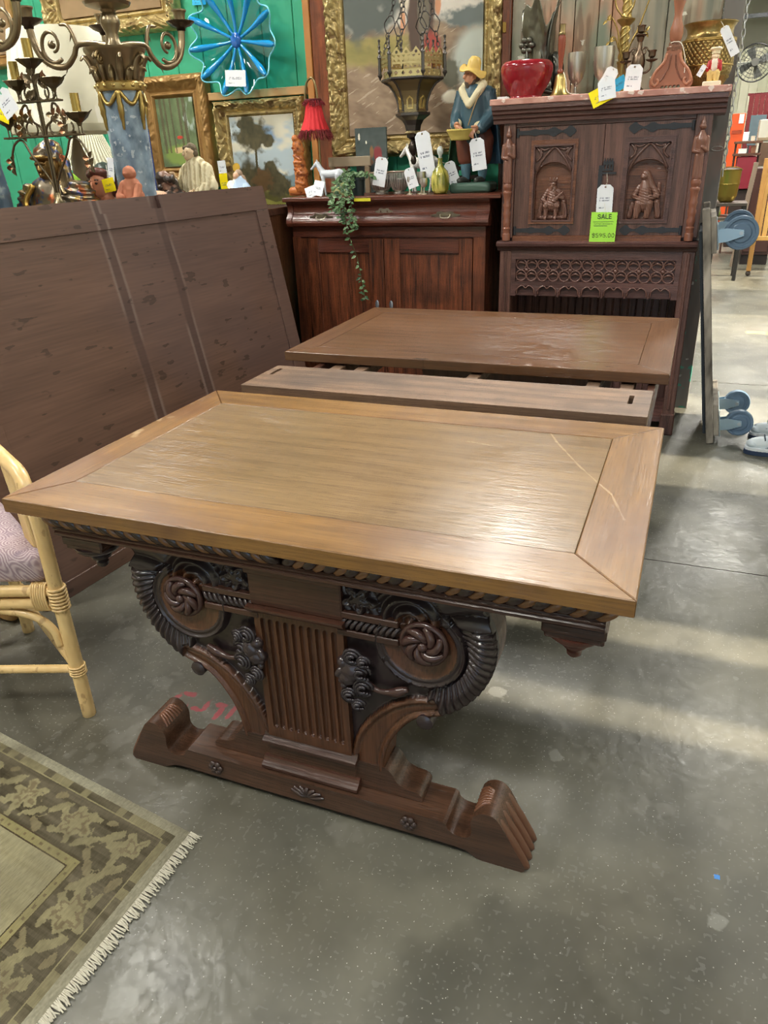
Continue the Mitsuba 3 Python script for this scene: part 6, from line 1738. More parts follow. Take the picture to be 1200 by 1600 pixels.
def blue_marble(p, n, uv):
    a = fbm(p.x * 26, p.y * 26, p.z * 15, 4)
    c = mix(S(78, 98, 118), S(140, 160, 176), dr.clip(.5 + 2.0 * (a - .5), 0, 1))
    return mix(c, S(190, 200, 206), smoothstep(.66, .72, fbm(p.x * 60, p.y * 60, p.z * 40, 3)) * .6)


bsdf('blue_marble', base_color=blue_marble, roughness=.2, specular=.6, clearcoat=.4)
candelabrum('column_candelabrum', 'bronze candelabrum with scrolled arms on a blue marble column', -1.058, 2.0, (184, 80, 133))
candelabrum('column_candelabrum', 'second scrolled bronze candelabrum cut off by the top left corner', -1.74, 1.75, (180, 0), zc=1.985, up_to=2.3)

# wrought-iron pyramid candelabrum
ic = thing('iron_candelabrum', 'dark wrought-iron candelabrum with birds, ivy leaves and two cross bars, before the gilt bust', 'candelabrum')
x, y = -1.165, 1.6
IR = S(104, 92, 72)
add('base', mv(lathe([(0, CZ), (.055, CZ), (.05, CZ + .05), (.035, CZ + .09), (.030, CZ + .10), (.034, CZ + .11), (.016, CZ + .13), (.012, CZ + .16), (0, CZ + .16)], 18), x, y, 0), 'vc_metal', 40, S(140, 128, 100), parent=ic)
for dx_ in (-.007, .007): add('stem', tube([(x + dx_, y, CZ + .15), (x + dx_ * .6, y, 1.89)], .0052, 7), 'vc_metal', True, IR, parent=ic)
for z, xl, xr in ((1.577, -1.385, -.965), (1.705, -1.27, -1.045)):
    add('cross_bar', bx(xl, xr, y - .014, y + .014, z - .004, z + .004, .002), 'vc_metal', False, IR, parent=ic)
    w = (xr - xl) / 2; xc = (xl + xr) / 2
    for s in (-1, 1):
        add('bow', tube(spline([(x, y, z - .26 * (w / .21)), (x + s * .02, y, z - .17 * (w / .21)), (x + s * w * .45, y, z - .07), (x + s * w * .62, y, z - .012), (x + s * w * .85, y, z - .025), (x + s * w * 1.0, y, z - .075)], 6), .0045, 6), 'vc_metal', True, IR, parent=ic)
        add('scroll', tube([(x + s * (w * .30 + .030 * math.cos(q)), y, z + .03 + .028 * math.sin(q)) for q in np.linspace(-3.6, 1.2, 16)], .004, 6), 'vc_metal', True, IR, parent=ic)
        add('scroll', tube([(x + s * (w * .62 + .026 * math.cos(q)), y, z + .028 + .024 * math.sin(q)) for q in np.linspace(-3.6, .8, 14)], .004, 6), 'vc_metal', True, IR, parent=ic)
        for (fx_, fz_) in ((1.0, -.09), (1.02, -.115), (.30, .075), (.63, .065), (.47, .075)):
            for q in range(3):
                a = q * 2.1 + fx_ * 3
                add('ivy_leaf', leafmesh((x + s * w * fx_, y - .004, z + fz_), [math.cos(a), -.15, math.sin(a)], [.1, -1, .2], .034, .024), 'vc_metal', False, S(96, 82, 62) if q else S(120, 84, 60), parent=ic)
        # bird-shaped cup at the end
        bx0 = x + s * (w - .02)
        cp_ = lathe([(0, 0), (.008, 0), (.012, .012), (.035, .028), (.050, .048), (.047, .05), (.02, .034), (0, .03)], 8)
        add('bird_cup', mv(cp_, bx0, y, z + .03), 'vc_metal', False, S(100, 90, 66), parent=ic)
        add('bird_tail', tube([(bx0 + s * .03, y, z + .062), (bx0 + s * .075, y, z + .085)], [.010, .003], 6, flat=.4), 'vc_metal', True, S(100, 90, 66), parent=ic)
        for q in (-.008, .008): add('bird_leg', tube([(bx0 + q, y, z), (bx0 + q, y, z + .035)], .0025, 5), 'vc_metal', True, IR, parent=ic)
        if z < 1.6 or s < 0:
            add('candle_tube', mv(lathe([(0, 0), (.017, 0), (.017, .085), (.014, .085), (.014, .02), (0, .02)], 18), bx0, y, z + .062), 'vc_metal', 40, S(176, 150, 84), parent=ic)
add('top_cup', mv(lathe([(0, 0), (.008, 0), (.014, .02), (.055, .052), (.052, .055), (.02, .035), (0, .03)], 8), x, y, 1.80), 'vc_metal', False, S(96, 86, 64), parent=ic)
add('candle_tube', mv(lathe([(0, 0), (.018, 0), (.018, .085), (.015, .085), (.015, .02), (0, .02)], 18), x, y, 1.84), 'vc_metal', 40, S(176, 150, 84), parent=ic)
for a, zz in ((.7, 1.765), (2.5, 1.77), (4.2, 1.75), (1.6, 1.79), (3.4, 1.735)):
    add('ivy_leaf', leafmesh((x, y - .008, zz), [math.cos(a), -.1, math.sin(a)], [.1, -1, .2], .06, .035), 'vc_metal', False, S(92, 80, 62), parent=ic)

# lamps
lp = thing('table_lamp', 'tall lamp with a large cream fabric shade behind the iron candelabrum', 'lamp')
x, y = -1.86, 2.55


def sh_fn(u, v):
    a = u * 2 * math.pi
    r = np.interp(v, [0, .06, .94, 1], [.235, .243, .315, .318])
    return x + r * np.cos(a), y + r * np.sin(a), 2.105 - .475 * v


add('shade', sheet(sh_fn, 65, 10, .002), 'cream_cloth', True, parent=lp)
add('shade_band', sheet(lambda u, v: (x + .3205 * np.cos(u * 6.2832), y + .3205 * np.sin(u * 6.2832), 1.662 - .035 * v), 65, 2, .002), 'vc_matte', True, S(206, 202, 176), parent=lp)
add('shade_disc', mv(lathe([(0, 0), (.235, 0), (.235, .002), (0, .002)], 32), x, y, 2.095), 'cream_cloth', 30, parent=lp)
add('stem', mv(lathe([(0, CZ), (.10, CZ), (.10, CZ + .02), (.04, CZ + .05), (.03, CZ + .1), (.05, CZ + .2), (.045, CZ + .3), (.02, CZ + .38), (.012, CZ + .4), (.010, 2.095), (0, 2.095)], 24), x, y, 0), 'vc_satin', 40, S(120, 104, 80), parent=lp)


def cream(p, n, uv):
    c = mix(S(216, 212, 186), S(232, 228, 206), fbm(p.x * 4, p.y * 4, p.z * 1.5, 3))
    return mix(c, S(246, 244, 232), smoothstep(.62, .7, fbm(p.x * 16, p.y * 16, p.z * 3, 3)) * .6)


bsdf('cream_cloth', base_color=cream, roughness=.45, specular=.5)
lp = thing('table_lamp', 'lamp with a small pleated white shade behind the painted woman\'s head', 'lamp')
x2, y2 = -2.165, 3.0


def sh2(u, v):
    a = u * 2 * math.pi
    r = np.interp(v, [0, 1], [.075, .20]) ** 1.0 * (1 + .03 * np.cos(44 * a)) * (1 - .12 * np.sin(math.pi * v))
    return x2 + r * np.cos(a), y2 + r * np.sin(a), 1.665 - .225 * v


add('shade', sheet(sh2, 353, 8, .002), 'vc_matte', True, lambda v: np.where((np.cos(44 * np.arctan2(v[:, 1] - y2, v[:, 0] - x2)) > .2)[:, None], S(224, 222, 202), S(164, 160, 136)), parent=lp)
add('stem', mv(lathe([(0, CZ), (.07, CZ), (.06, CZ + .03), (.03, CZ + .06), (.045, CZ + .14), (.02, CZ + .22), (.01, 1.66), (0, 1.66)], 20), x2, y2, 0), 'vc_satin', 40, S(214, 214, 216), parent=lp)
tag(add('card', bx(-2.16, -1.9, 3.26, 3.266, CZ, 1.66), 'vc_matte', False, S(66, 78, 132)), 'plain dark blue board standing behind the blue column', 'board')
t = thing('white_box', 'pale white carton behind the painted woman\'s head', 'box')
add('carton', bx(-2.02, -1.76, 2.80, 2.95, CZ, 1.42, .003), 'vc_matte', False, S(204, 214, 212), parent=t)

# gilt helmeted bust
bu = thing('armoured_bust', 'gilt and blue bust of a helmeted warrior in ribbed armour, behind the leaning table top', 'bust')
x, y = -1.36, 1.80


def armour(v):
    k = meshkit.fbm(v * 24, 3); g = meshkit.fbm(v * 40 + 9, 3)
    c = np.where((k > .56)[:, None], S(164, 136, 84), S(118, 108, 92))
    c = np.where((g > .60)[:, None], S(74, 86, 124), c)
    return np.where((meshkit.fbm(v * 30 + 4, 3) > .64)[:, None], S(150, 84, 52), c)


sh = blob([[((x, y, CZ + .03), .13), ((x, y, CZ + .13), .12)], [((x - .15, y, CZ + .06), .085), ((x - .14, y, CZ + .13), .07)], [((x + .15, y, CZ + .06), .09), ((x + .13, y, CZ + .14), .07)], [((x, y, CZ + .16), .06), ((x + .005, y - .01, CZ + .23), .05)]], .011, 5)
v = np.array(sh.vertices); n_ = np.array(sh.vertex_normals)
rib = np.sin((v[:, 2] - CZ) * 210 + (v[:, 0] - x) * 40) * (np.abs(v[:, 0] - x) > .09) * .007
sh.vertices = v + n_ * rib[:, None]
cut_ = trimesh.intersections.slice_mesh_plane(sh, [0, 0, 1], [0, 0, CZ], cap=True)
add('shoulders', cut_, 'vc_metal', True, armour, parent=bu)
add('breast_scroll', tube(spline([(x - .03, y - .10, CZ + .19), (x - .07, y - .125, CZ + .12), (x - .03, y - .14, CZ + .06), (x + .02, y - .14, CZ + .03), (x + .08, y - .13, CZ + .05), (x + .09, y - .115, CZ + .11)], 6), .013, 8), 'vc_metal', True, S(190, 152, 78), parent=bu)
add('head', blob([[((x + .012, y - .035, CZ + .265), .052), ((x + .014, y - .045, CZ + .235), .040)], [((x + .02, y - .09, CZ + .262), .011), ((x + .022, y - .096, CZ + .248), .011)], [((x + .015, y - .08, CZ + .228), .012)], [((x, y - .02, CZ + .2), .04)],
                  [((x - .008, y - .078, CZ + .275), .009), ((x + .034, y - .078, CZ + .275), .009)]], .008, 2), 'vc_metal', True, S(132, 104, 62), parent=bu)
hm = blob([[((x, y - .01, CZ + .30), .064), ((x - .005, y + .02, CZ + .325), .055)], [((x - .05, y + .03, CZ + .28), .03), ((x - .07, y + .05, CZ + .22), .02)], [((x + .055, y + .02, CZ + .28), .03), ((x + .085, y + .01, CZ + .20), .018)]], .009, 3)
add('helmet', disp(hm, .004, 50), 'vc_metal', True, armour, parent=bu)
add('visor', tube(spline([(x - .06, y - .03, CZ + .295), (x - .02, y - .075, CZ + .30), (x + .035, y - .075, CZ + .30), (x + .065, y - .03, CZ + .295)], 6), [.008, .017, .017, .008], 8, flat=.6), 'vc_metal', True, S(150, 118, 66), parent=bu)
add('neck_flap', tube(spline([(x + .06, y, CZ + .26), (x + .08, y - .03, CZ + .20), (x + .11, y - .06, CZ + .15)], 6), [.02, .03, .012], 8, flat=.4), 'vc_metal', True, S(140, 122, 92), parent=bu)
# painted woman's head
wh = thing('woman_bust', 'painted plaster head of a dark-haired woman in a green scarf', 'bust')
x, y = -1.245, 2.0
SK = S(206, 140, 108)
add('neck_and_face', cutz(blob([[((x, y, CZ + .02), .075), ((x, y, CZ + .07), .045), ((x, y - .005, CZ + .12), .038)], [((x - .006, y - .01, CZ + .19), .056), ((x - .010, y - .022, CZ + .155), .042)], [((x - .016, y - .068, CZ + .185), .007), ((x - .018, y - .078, CZ + .165), .009)], [((x - .016, y - .062, CZ + .138), .010)],
                          [((x - .026, y - .066, CZ + .149), .006), ((x - .006, y - .068, CZ + .149), .006)], [((x - .034, y - .054, CZ + .192), .009)], [((x + .008, y - .06, CZ + .192), .009)]], .008, 2)), 'vc_satin', True, SK, parent=wh)
for s in (-.022, .020): add('eye', sc(ell((0, 0, 0), 1, 1), (.008, .004, .0045)).apply_translation([x - .012 + s, y - .066, CZ + .184]), 'vc_gloss', True, S(40, 34, 32), parent=wh)
for s in (-.024, .022): add('eyebrow', tube([(x - .012 + s - .010, y - .065, CZ + .197), (x - .012 + s, y - .069, CZ + .201), (x - .012 + s + .010, y - .063, CZ + .197)], .0022, 5), 'vc_satin', True, S(60, 40, 34), parent=wh)
add('lips', sc(ell((0, 0, 0), 1, 1), (.012, .005, .005)).apply_translation([x - .016, y - .074, CZ + .148]), 'vc_satin', True, S(170, 64, 58), parent=wh)
add('hair', disp(blob([[((x - .055, y - .012, CZ + .20), .018), ((x - .046, y - .036, CZ + .225), .018), ((x - .01, y - .052, CZ + .236), .018), ((x + .034, y - .036, CZ + .228), .018), ((x + .052, y - .01, CZ + .2), .018)], [((x - .055, y - .006, CZ + .2), .018), ((x - .052, y + .006, CZ + .14), .016)], [((x + .052, y, CZ + .2), .018), ((x + .05, y + .01, CZ + .13), .016)]], .008, 3), .005, 60), 'vc_satin', True, S(96, 52, 42), parent=wh)
add('scarf', disp(blob([[((x, y + .012, CZ + .215), .062), ((x + .01, y + .03, CZ + .20), .058)], [((x - .04, y + .02, CZ + .21), .036), ((x + .045, y + .03, CZ + .21), .036)]], .01, 3), .004, 40), 'vc_satin', True, S(50, 64, 56), parent=wh)
price_tag('yellow tag hanging in front of the painted woman\'s head', x + .105, 1.90, CZ + .205, .068, .058, tilt=-8, colour='yellow', plain=True, string_to=(x + .062, 1.96, CZ + .26))
price_tag('white tag behind the yellow one beside the painted woman\'s head', x + .118, 1.93, CZ + .29, .035, .10, tilt=8, plain=True, string_to=(x + .06, 1.98, CZ + .26))
# terracotta figure
tf = thing('terracotta_figure', 'small seated terracotta figure in front of the blue column', 'figurine')
x, y = -.922, 1.80
TC = S(172, 110, 84)
add('figure', cutz(disp(blob([[((x, y, CZ + .03), .06), ((x, y, CZ + .10), .052)], [((x, y, CZ + .12), .048), ((x - .005, y, CZ + .175), .038)], [((x - .002, y - .006, CZ + .225), .030)], [((x - .04, y - .01, CZ + .18), .018), ((x - .05, y - .04, CZ + .13), .015), ((x - .02, y - .055, CZ + .13), .013)], [((x + .038, y - .01, CZ + .17), .018), ((x + .045, y - .045, CZ + .12), .015), ((x + .01, y - .058, CZ + .11), .013)], [((x + .02, y - .05, CZ + .09), .026), ((x + .05, y - .04, CZ + .02), .022)], [((x - .03, y - .05, CZ + .08), .024), ((x - .04, y - .04, CZ + .02), .02)], [((x - .005, y - .036, CZ + .222), .007)]], .007, 3), .004, 50)), 'vc_matte', True, TC, parent=tf)
# carved dark heads
dk = thing('wood_carving', 'dark carved wooden heads jumbled between the blue column and the robed saint', 'carving')
x, y = -1.17, 2.40
add('carving', cutz(disp(blob([[((x, y, CZ + .03), .06), ((x, y, CZ + .14), .055)], [((x - .02, y - .02, CZ + .19), .04)], [((x + .03, y - .03, CZ + .18), .03)], [((x + .05, y, CZ + .1), .04)], [((x - .01, y - .06, CZ + .15), .015)], [((x + .02, y - .05, CZ + .11), .02)]], .008, 2), .012, 26)), 'vc_satin', True, lambda v: np.where((meshkit.fbm(v * 34, 3) > .56)[:, None], S(132, 100, 84), S(52, 42, 38)), parent=dk)
tag(add('rounded_stone', disp(ell((-1.12, 2.24, CZ + .09), (.055, .05, .045), 3), .004, 30), 'vc_matte', True, S(176, 140, 116)), 'rounded pinkish-brown stone at the foot of the robed saint', 'stone')
scene['rounded_stone']['bsdf'] = {'type': 'ref', 'id': 'vc_matte'}
tag(add('stone_stand', mv(lathe([(0, 0), (.04, 0), (.03, .02), (.022, .05), (0, .05)], 14), -1.12, 2.24, CZ), 'vc_matte', 30, S(90, 76, 66)), 'little dark stand under the rounded stone', 'stand')
# robed saint
st = thing('saint_statue', 'cream-robed statue of a dark-haired saint before the forest painting', 'statue')
x, y = -1.072, 2.52
RB = S(206, 196, 164)
rob = blob([[((x, y, CZ + .03), .095), ((x + .003, y, CZ + .15), .082), ((x + .0, y, CZ + .235), .058), ((x - .002, y, CZ + .262), .03)], [((x - .055, y, CZ + .225), .034), ((x - .085, y - .03, CZ + .15), .030)], [((x + .055, y, CZ + .225), .036), ((x + .085, y - .02, CZ + .14), .040), ((x + .055, y - .07, CZ + .11), .03)]], .010, 4)
v = np.array(rob.vertices); n_ = np.array(rob.vertex_normals)
rob.vertices = v + n_ * (.0045 * np.sin(v[:, 0] * 260 + 1.5 * np.sin(v[:, 2] * 18)) * (v[:, 2] < CZ + .24))[:, None]
rob = trimesh.intersections.slice_mesh_plane(rob, [0, 0, 1], [0, 0, CZ], cap=True)
add('robe', rob, 'vc_matte', True, lambda v: np.where((np.sin(v[:, 0] * 260 + 1.5 * np.sin(v[:, 2] * 18)) > -.3)[:, None], RB, S(172, 158, 124)), parent=st)
hx, hy, hz = x - .012, y - .02, CZ + .305
add('head', blob([[((hx, hy, hz), .032), ((hx - .006, hy - .010, hz - .018), .025)], [((hx - .016, hy - .030, hz - .002), .005), ((hx - .020, hy - .036, hz - .010), .006)], [((hx + .004, hy + .006, hz - .045), .02)], [((hx - .012, hy - .03, hz - .022), .006)], [((hx - .020, hy - .022, hz + .006), .006)], [((hx + .004, hy - .03, hz + .006), .006)]], .006, 2), 'vc_satin', True, S(214, 188, 152), parent=st)
add('hair', disp(blob([[((hx + .004, hy + .008, hz + .014), .032)], [((hx + .02, hy + .008, hz - .004), .022)], [((hx - .024, hy - .004, hz + .02), .014)]], .007, 2), .004, 70), 'vc_matte', True, S(104, 92, 72), parent=st)
for s in (-.012, .008): add('eye', ell((hx - .008 + s, hy - .031, hz + .001), (.0035, .002, .002), 1), 'vc_gloss', True, S(50, 40, 34), parent=st)
for (ax, ay, az, u_) in ((x - .098, y - .055, CZ + .175, 1), (x + .03, y - .10, CZ + .115, 0)):
    hb = [[((ax, ay, az), .014), ((ax - .008, ay - .008, az + .014 * u_), .013)]]
    for q in range(4): hb.append([((ax - .012 + .006 * q, ay - .012, az + .018 * u_), .0055), ((ax - .016 + .007 * q, ay - .02 - .014 * (1 - u_), az + .038 * u_), .0045)])
    hb.append([((ax + .012, ay - .008, az), .006), ((ax + .018, ay - .018, az + .016), .005)])
    add('hand', blob(hb, .005, 2), 'vc_satin', True, S(214, 188, 152), parent=st)
add('dark_ball', ell((x + .072, y - .085, CZ + .098), .026, 2), 'vc_satin', True, S(60, 56, 52), parent=st)
add('collar', tube([(x + .032 * math.cos(a), y - .006 + .032 * math.sin(a), CZ + .262) for a in np.linspace(0, 6.283, 20)[:-1]], .008, 6, closed=True), 'vc_matte', True, S(150, 138, 112), parent=st)
price_tag('white tag at the left hand of the robed saint', x - .085, y - .095, CZ + .185, .052, .095, tilt=-2, string_to=(x - .098, y - .065, CZ + .19))
# nativity figure
nv = thing('madonna_figurine', 'small pale-blue robed figure with a gold halo, rightmost on the counter', 'figurine')
x, y = -1.068, 2.93
m = blob([[((x, y, CZ + .02), .075), ((x, y, CZ + .10), .062), ((x - .002, y, CZ + .155), .036)], [((x - .04, y - .03, CZ + .13), .028), ((x, y - .06, CZ + .09), .03)], [((x + .05, y - .02, CZ + .11), .03), ((x + .05, y - .04, CZ + .05), .04)]], .009, 4)
add('robe', trimesh.intersections.slice_mesh_plane(m, [0, 0, 1], [0, 0, CZ], cap=True), 'vc_satin', True, lambda v: np.where((v[:, 0] > x - .012)[:, None], S(174, 196, 222), S(222, 216, 208)), parent=nv)
add('head', blob([[((x - .006, y - .02, CZ + .182), .020), ((x - .008, y - .024, CZ + .172), .016)], [((x - .008, y - .041, CZ + .176), .005)]], .005, 2), 'vc_satin', True, S(212, 168, 138), parent=nv)
add('veil', blob([[((x, y - .006, CZ + .19), .024)], [((x + .014, y + .004, CZ + .165), .022), ((x + .02, y + .01, CZ + .12), .03)]], .006, 3), 'vc_satin', True, S(156, 130, 110), parent=nv)
add('halo', rot(mv(lathe([(0, -.001), (.024, -.001), (.024, .001), (0, .001)], 24), x - .026, y + .02, CZ + .222), [1, 0, 0], 80, (x - .026, y + .02, CZ + .222)), 'vc_metal', 30, S(226, 186, 84), parent=nv)
price_tag('yellow tag with a white top beside the pale blue figure', -1.565, 3.535, 1.385, .062, .13, tilt=-3, colour='yellow', plain=True, string_to=(-1.565, 3.56, 1.45))
price_tag('white card above the yellow tag left of the tree landscape', -1.568, 3.538, 1.462, .062, .078, tilt=-3, plain=True, string_to=(-1.565, 3.56, 1.47))
# figure with basket at the far left
cf = thing('basket_figure', 'figure in blue clothes holding a wicker basket, cut off by the left edge', 'statue')
x, y = -1.55, 1.60
BL = S(72, 92, 110)
m = blob([[((x - .05, y, CZ + .03), .05), ((x - .04, y, CZ + .15), .055)], [((x + .05, y, CZ + .03), .05), ((x + .04, y, CZ + .15), .055)], [((x, y, CZ + .16), .085), ((x, y, CZ + .30), .07)], [((x - .07, y, CZ + .33), .032), ((x - .09, y - .04, CZ + .24), .026)], [((x + .07, y, CZ + .33), .032), ((x + .10, y - .04, CZ + .25), .026)]], .012, 4)
add('clothes', trimesh.intersections.slice_mesh_plane(m, [0, 0, 1], [0, 0, CZ], cap=True), 'vc_satin', True, lambda v: np.where((meshkit.fbm(v * 26, 3) > .6)[:, None], S(120, 136, 140), BL), parent=cf)
add('head', blob([[((x, y - .02, CZ + .43), .05), ((x - .004, y - .03, CZ + .405), .04)], [((x + .01, y - .072, CZ + .42), .013)], [((x, y, CZ + .36), .03)], [((x - .018, y - .06, CZ + .435), .01)], [((x + .022, y - .06, CZ + .435), .01)]], .008, 2), 'vc_satin', True, S(204, 168, 150), parent=cf)
add('hair', disp(blob([[((x + .0, y + .006, CZ + .455), .048)], [((x + .045, y, CZ + .42), .024)], [((x - .045, y, CZ + .42), .024)]], .008, 2), .005, 60), 'vc_matte', True, S(120, 80, 60), parent=cf)
bkm = mv(lathe([(0, 0), (.06, 0), (.072, .03), (.085, .07), (.09, .085), (.082, .085), (.065, .02), (0, .012)], 28), x + .075, y - .105, CZ + .215)
add('basket', disp(fine(bkm, .008), .0035, 110), 'vc_matte', True, S(176, 148, 104), parent=cf)
for i, (dx_, r_, c_) in enumerate(((.03, .034, S(196, 130, 136)), (.09, .03, S(122, 136, 96)), (.12, .026, S(150, 160, 160)))):
    add('fruit', ell((x + dx_, y - .105, CZ + .325), r_, 2), 'vc_satin', True, c_, parent=cf)
for (ax, ay, az) in ((x + .12, y - .07, CZ + .245), (x - .07, y - .07, CZ + .23)):
    hb = [[((ax, ay, az), .018), ((ax, ay - .015, az), .016)]] + [[((ax - .014 + .009 * q, ay - .02, az), .006), ((ax - .014 + .009 * q, ay - .036, az - .014), .005)] for q in range(4)] + [[((ax + .016, ay - .01, az + .006), .006), ((ax + .02, ay - .024, az + .01), .005)]]
    add('hand', blob(hb, .006, 2), 'vc_satin', True, S(204, 168, 150), parent=cf)
price_tag('white tag hanging on the wicker basket of the blue-clothed figure', -1.455, 1.455, CZ + .295, .060, .10, tilt=-12, string_to=(-1.46, 1.49, CZ + .3))
price_tag('bright yellow tag below the white tag on the wicker basket', -1.47, 1.45, CZ + .222, .110, .052, tilt=3, colour='yellow', plain=True)
price_tag('white printed tag with yellow backing, hanging highest at the left edge', -1.29, 1.53, 1.748, .085, .100, tilt=-28, string_to=(-1.26, 1.58, 1.765))
price_tag('yellow strip behind the highest white tag at the left edge', -1.322, 1.536, 1.700, .125, .055, tilt=22, colour='yellow', plain=True)
price_tag('green folded card beside the gilt bust and the wicker basket', -1.37, 1.95, 1.425, .075, .10, tilt=38, colour='green', plain=True)

# ------------------------------------------------------------------ furniture dolly leaning by the aisle
dl = thing('furniture_dolly', 'worn wooden furniture dolly standing on edge with four blue-grey casters beside the gothic cabinet', 'dolly')
LEAN = math.atan2(.178, 1.157)
D0 = np.array([1.628, 0, .004])


def dol(m):
    m = rot(m, [0, 1, 0], -math.degrees(LEAN)); return mv(m, D0[0], 0, D0[2])


def grimy(p, n, uv):
    a = fbm(p.x * 20, p.y * 14, p.z * 5, 4)
    return mix(S(70, 66, 60), S(168, 160, 148), dr.clip(.5 + 1.8 * (a - .5), 0, 1))


bsdf('grimy_wood', base_color=grimy, roughness=.7, specular=.3)
for y0 in (2.965, 3.40):
    add('runner', dol(bx(-.018, .018, y0, y0 + .075, 0, 1.18, .004)), 'grimy_wood', parent=dl)
for z0 in (.02, .95):
    add('cross_board', dol(bx(.0185, .045, 2.97, 3.47, z0 + .02, z0 + .19, .003)), 'grimy_wood', parent=dl)
add('carpet_pad', dol(bx(-.034, -.0185, 2.99, 3.45, .05, 1.08, .003)), 'vc_matte', False, S(44, 50, 56), parent=dl)
for zc, R in ((.082, .070), (1.04, .078)):
    for yc in (3.05, 3.42):
        c_ = fresh(dl + '__caster'); labels[c_] = {'label': 'swivel caster with a blue-grey rubber wheel'}
        add('mount_plate', dol(bx(.0455, .052, yc - .045, yc + .045, zc - .06, zc + .06, .002)), 'vc_metal', False, S(190, 206, 214), parent=c_)
        xw = .052 + R + .022
        for s in (-1, 1):
            fork = sg.Polygon([(.052, zc - .03), (.052, zc + .03), (.09, zc + .032), (xw + .012, zc + .014), (xw + .012, zc - .014), (.09, zc - .03)])
            add('fork', dol(mv(extr(fork, -.002, .002), 0, yc + s * .021, 0)), 'vc_metal', False, S(176, 200, 214), parent=c_)
        w = lathe([(0, -.013), (R * .55, -.013), (R * .62, -.008), (R * .78, -.008), (R * .82, -.015), (R * .96, -.015), (R, -.010), (R, .010), (R * .96, .015), (R * .82, .015), (R * .78, .008), (R * .62, .008), (R * .55, .013), (0, .013)], 40)
        add('wheel', dol(mv(rot(w, [1, 0, 0], 90), xw, yc, zc)), 'vc_satin', 30, S(90, 112, 134), parent=c_)
        add('axle', dol(mv(rot(lathe([(0, -.028), (.009, -.028), (.009, .028), (0, .028)], 10), [1, 0, 0], 90), xw, yc, zc)), 'vc_metal', 30, S(200, 206, 210), parent=c_)

# ------------------------------------------------------------------ person at the right edge, only a shoe and a jeans hem in view
ps = thing('person', 'person in jeans and white-grey trainers standing at the right edge, only one foot in view', 'person')
fx, fy = 1.985, 2.90


def shoe(x, y):
    k = fresh(ps + '__shoe'); labels[k] = {'label': 'white and grey trainer with a navy sole'}
    out_ = [(-.195, 0), (-.185, -.03), (-.14, -.046), (-.06, -.048), (.02, -.040), (.07, -.036), (.09, -.018), (.092, .0), (.09, .018), (.07, .036), (.02, .040), (-.06, .046), (-.14, .044), (-.185, .028)]
    P = sg.Polygon(spline(out_, 4, True))
    m = trimesh.creation.extrude_polygon(P, .022, engine='earcut'); m.apply_translation([x, y, .001])
    add('sole', m, 'vc_satin', False, S(44, 58, 82), parent=k)
    m = trimesh.creation.extrude_polygon(P.buffer(-.003), .014, engine='earcut'); m.apply_translation([x, y, .0232])
    add('midsole', m, 'vc_matte', False, S(206, 212, 216), parent=k)
    up_ = blob([[((x - .150, y, .052), .032), ((x - .08, y, .062), .038), ((x - .01, y, .075), .038), ((x + .05, y, .075), .034)], [((x - .01, y, .09), .034), ((x + .02, y, .115), .034), ((x + .055, y, .11), .030)]], .008, 3)
    up_ = trimesh.intersections.slice_mesh_plane(up_, [0, 0, 1], [0, 0, .036], cap=True)
    add('upper', up_, 'vc_matte', True, lambda v: np.where(((meshkit.noise(v * np.array([30, 20, 30])) > .62) | (v[:, 2] > .115))[:, None], S(120, 130, 140), S(206, 216, 220)), parent=k)
    add('toe_cap', disp(ell((x - .158, y, .052), (.030, .036, .022), 2), .001, 20), 'vc_matte', True, S(196, 208, 214), parent=k)
    for q in range(5):
        xx = x - .105 + .022 * q
        add('lace', tube(spline([(xx, y - .030, .090 + .006 * q - .010), (xx - .006, y, .102 + .007 * q), (xx, y + .030, .090 + .006 * q - .010)], 4), .0035, 5), 'vc_matte', True, S(74, 84, 94), parent=k)


shoe(fx, fy); shoe(fx + .03, fy + .24)
JE = S(52, 84, 140)
Z_ = lambda x, y, z: (x, y, z)
legs = [[((fx + .045, fy, .15), .058), ((fx + .04, fy + .01, .48), .066), ((fx + .05, fy + .05, .86), .092)], [((fx + .075, fy + .24, .15), .058), ((fx + .07, fy + .23, .48), .066), ((fx + .06, fy + .19, .86), .092)], [((fx + .055, fy + .06, .88), .105), ((fx + .055, fy + .18, .88), .105)], [((fx + .055, fy + .08, .95), .10), ((fx + .055, fy + .16, .95), .10)]]
add('jeans', blob(legs, .02, 6), 'vc_matte', True, JE, parent=ps)
add('shirt', blob([[((fx + .055, fy + .08, 1.0), .115), ((fx + .05, fy + .06, 1.25), .115), ((fx + .05, fy + .06, 1.38), .09)], [((fx + .055, fy + .16, 1.0), .115), ((fx + .05, fy + .18, 1.25), .115), ((fx + .05, fy + .18, 1.38), .09)], [((fx + .05, fy + .12, 1.42), .06)],
                   [((fx + .05, fy - .06, 1.38), .058), ((fx + .06, fy - .12, 1.18), .050)], [((fx + .05, fy + .30, 1.38), .058), ((fx + .06, fy + .36, 1.18), .050)]], .02, 6), 'vc_matte', True, S(92, 98, 104), parent=ps)
PSK = S(196, 150, 124)
arms = [[((fx + .05, fy + .12, 1.44), .05), ((fx + .04, fy + .12, 1.55), .052)], [((fx + .045, fy + .12, 1.62), .085), ((fx + .02, fy + .12, 1.57), .062)], [((fx - .045, fy + .12, 1.60), .014), ((fx - .06, fy + .12, 1.585), .013)]]
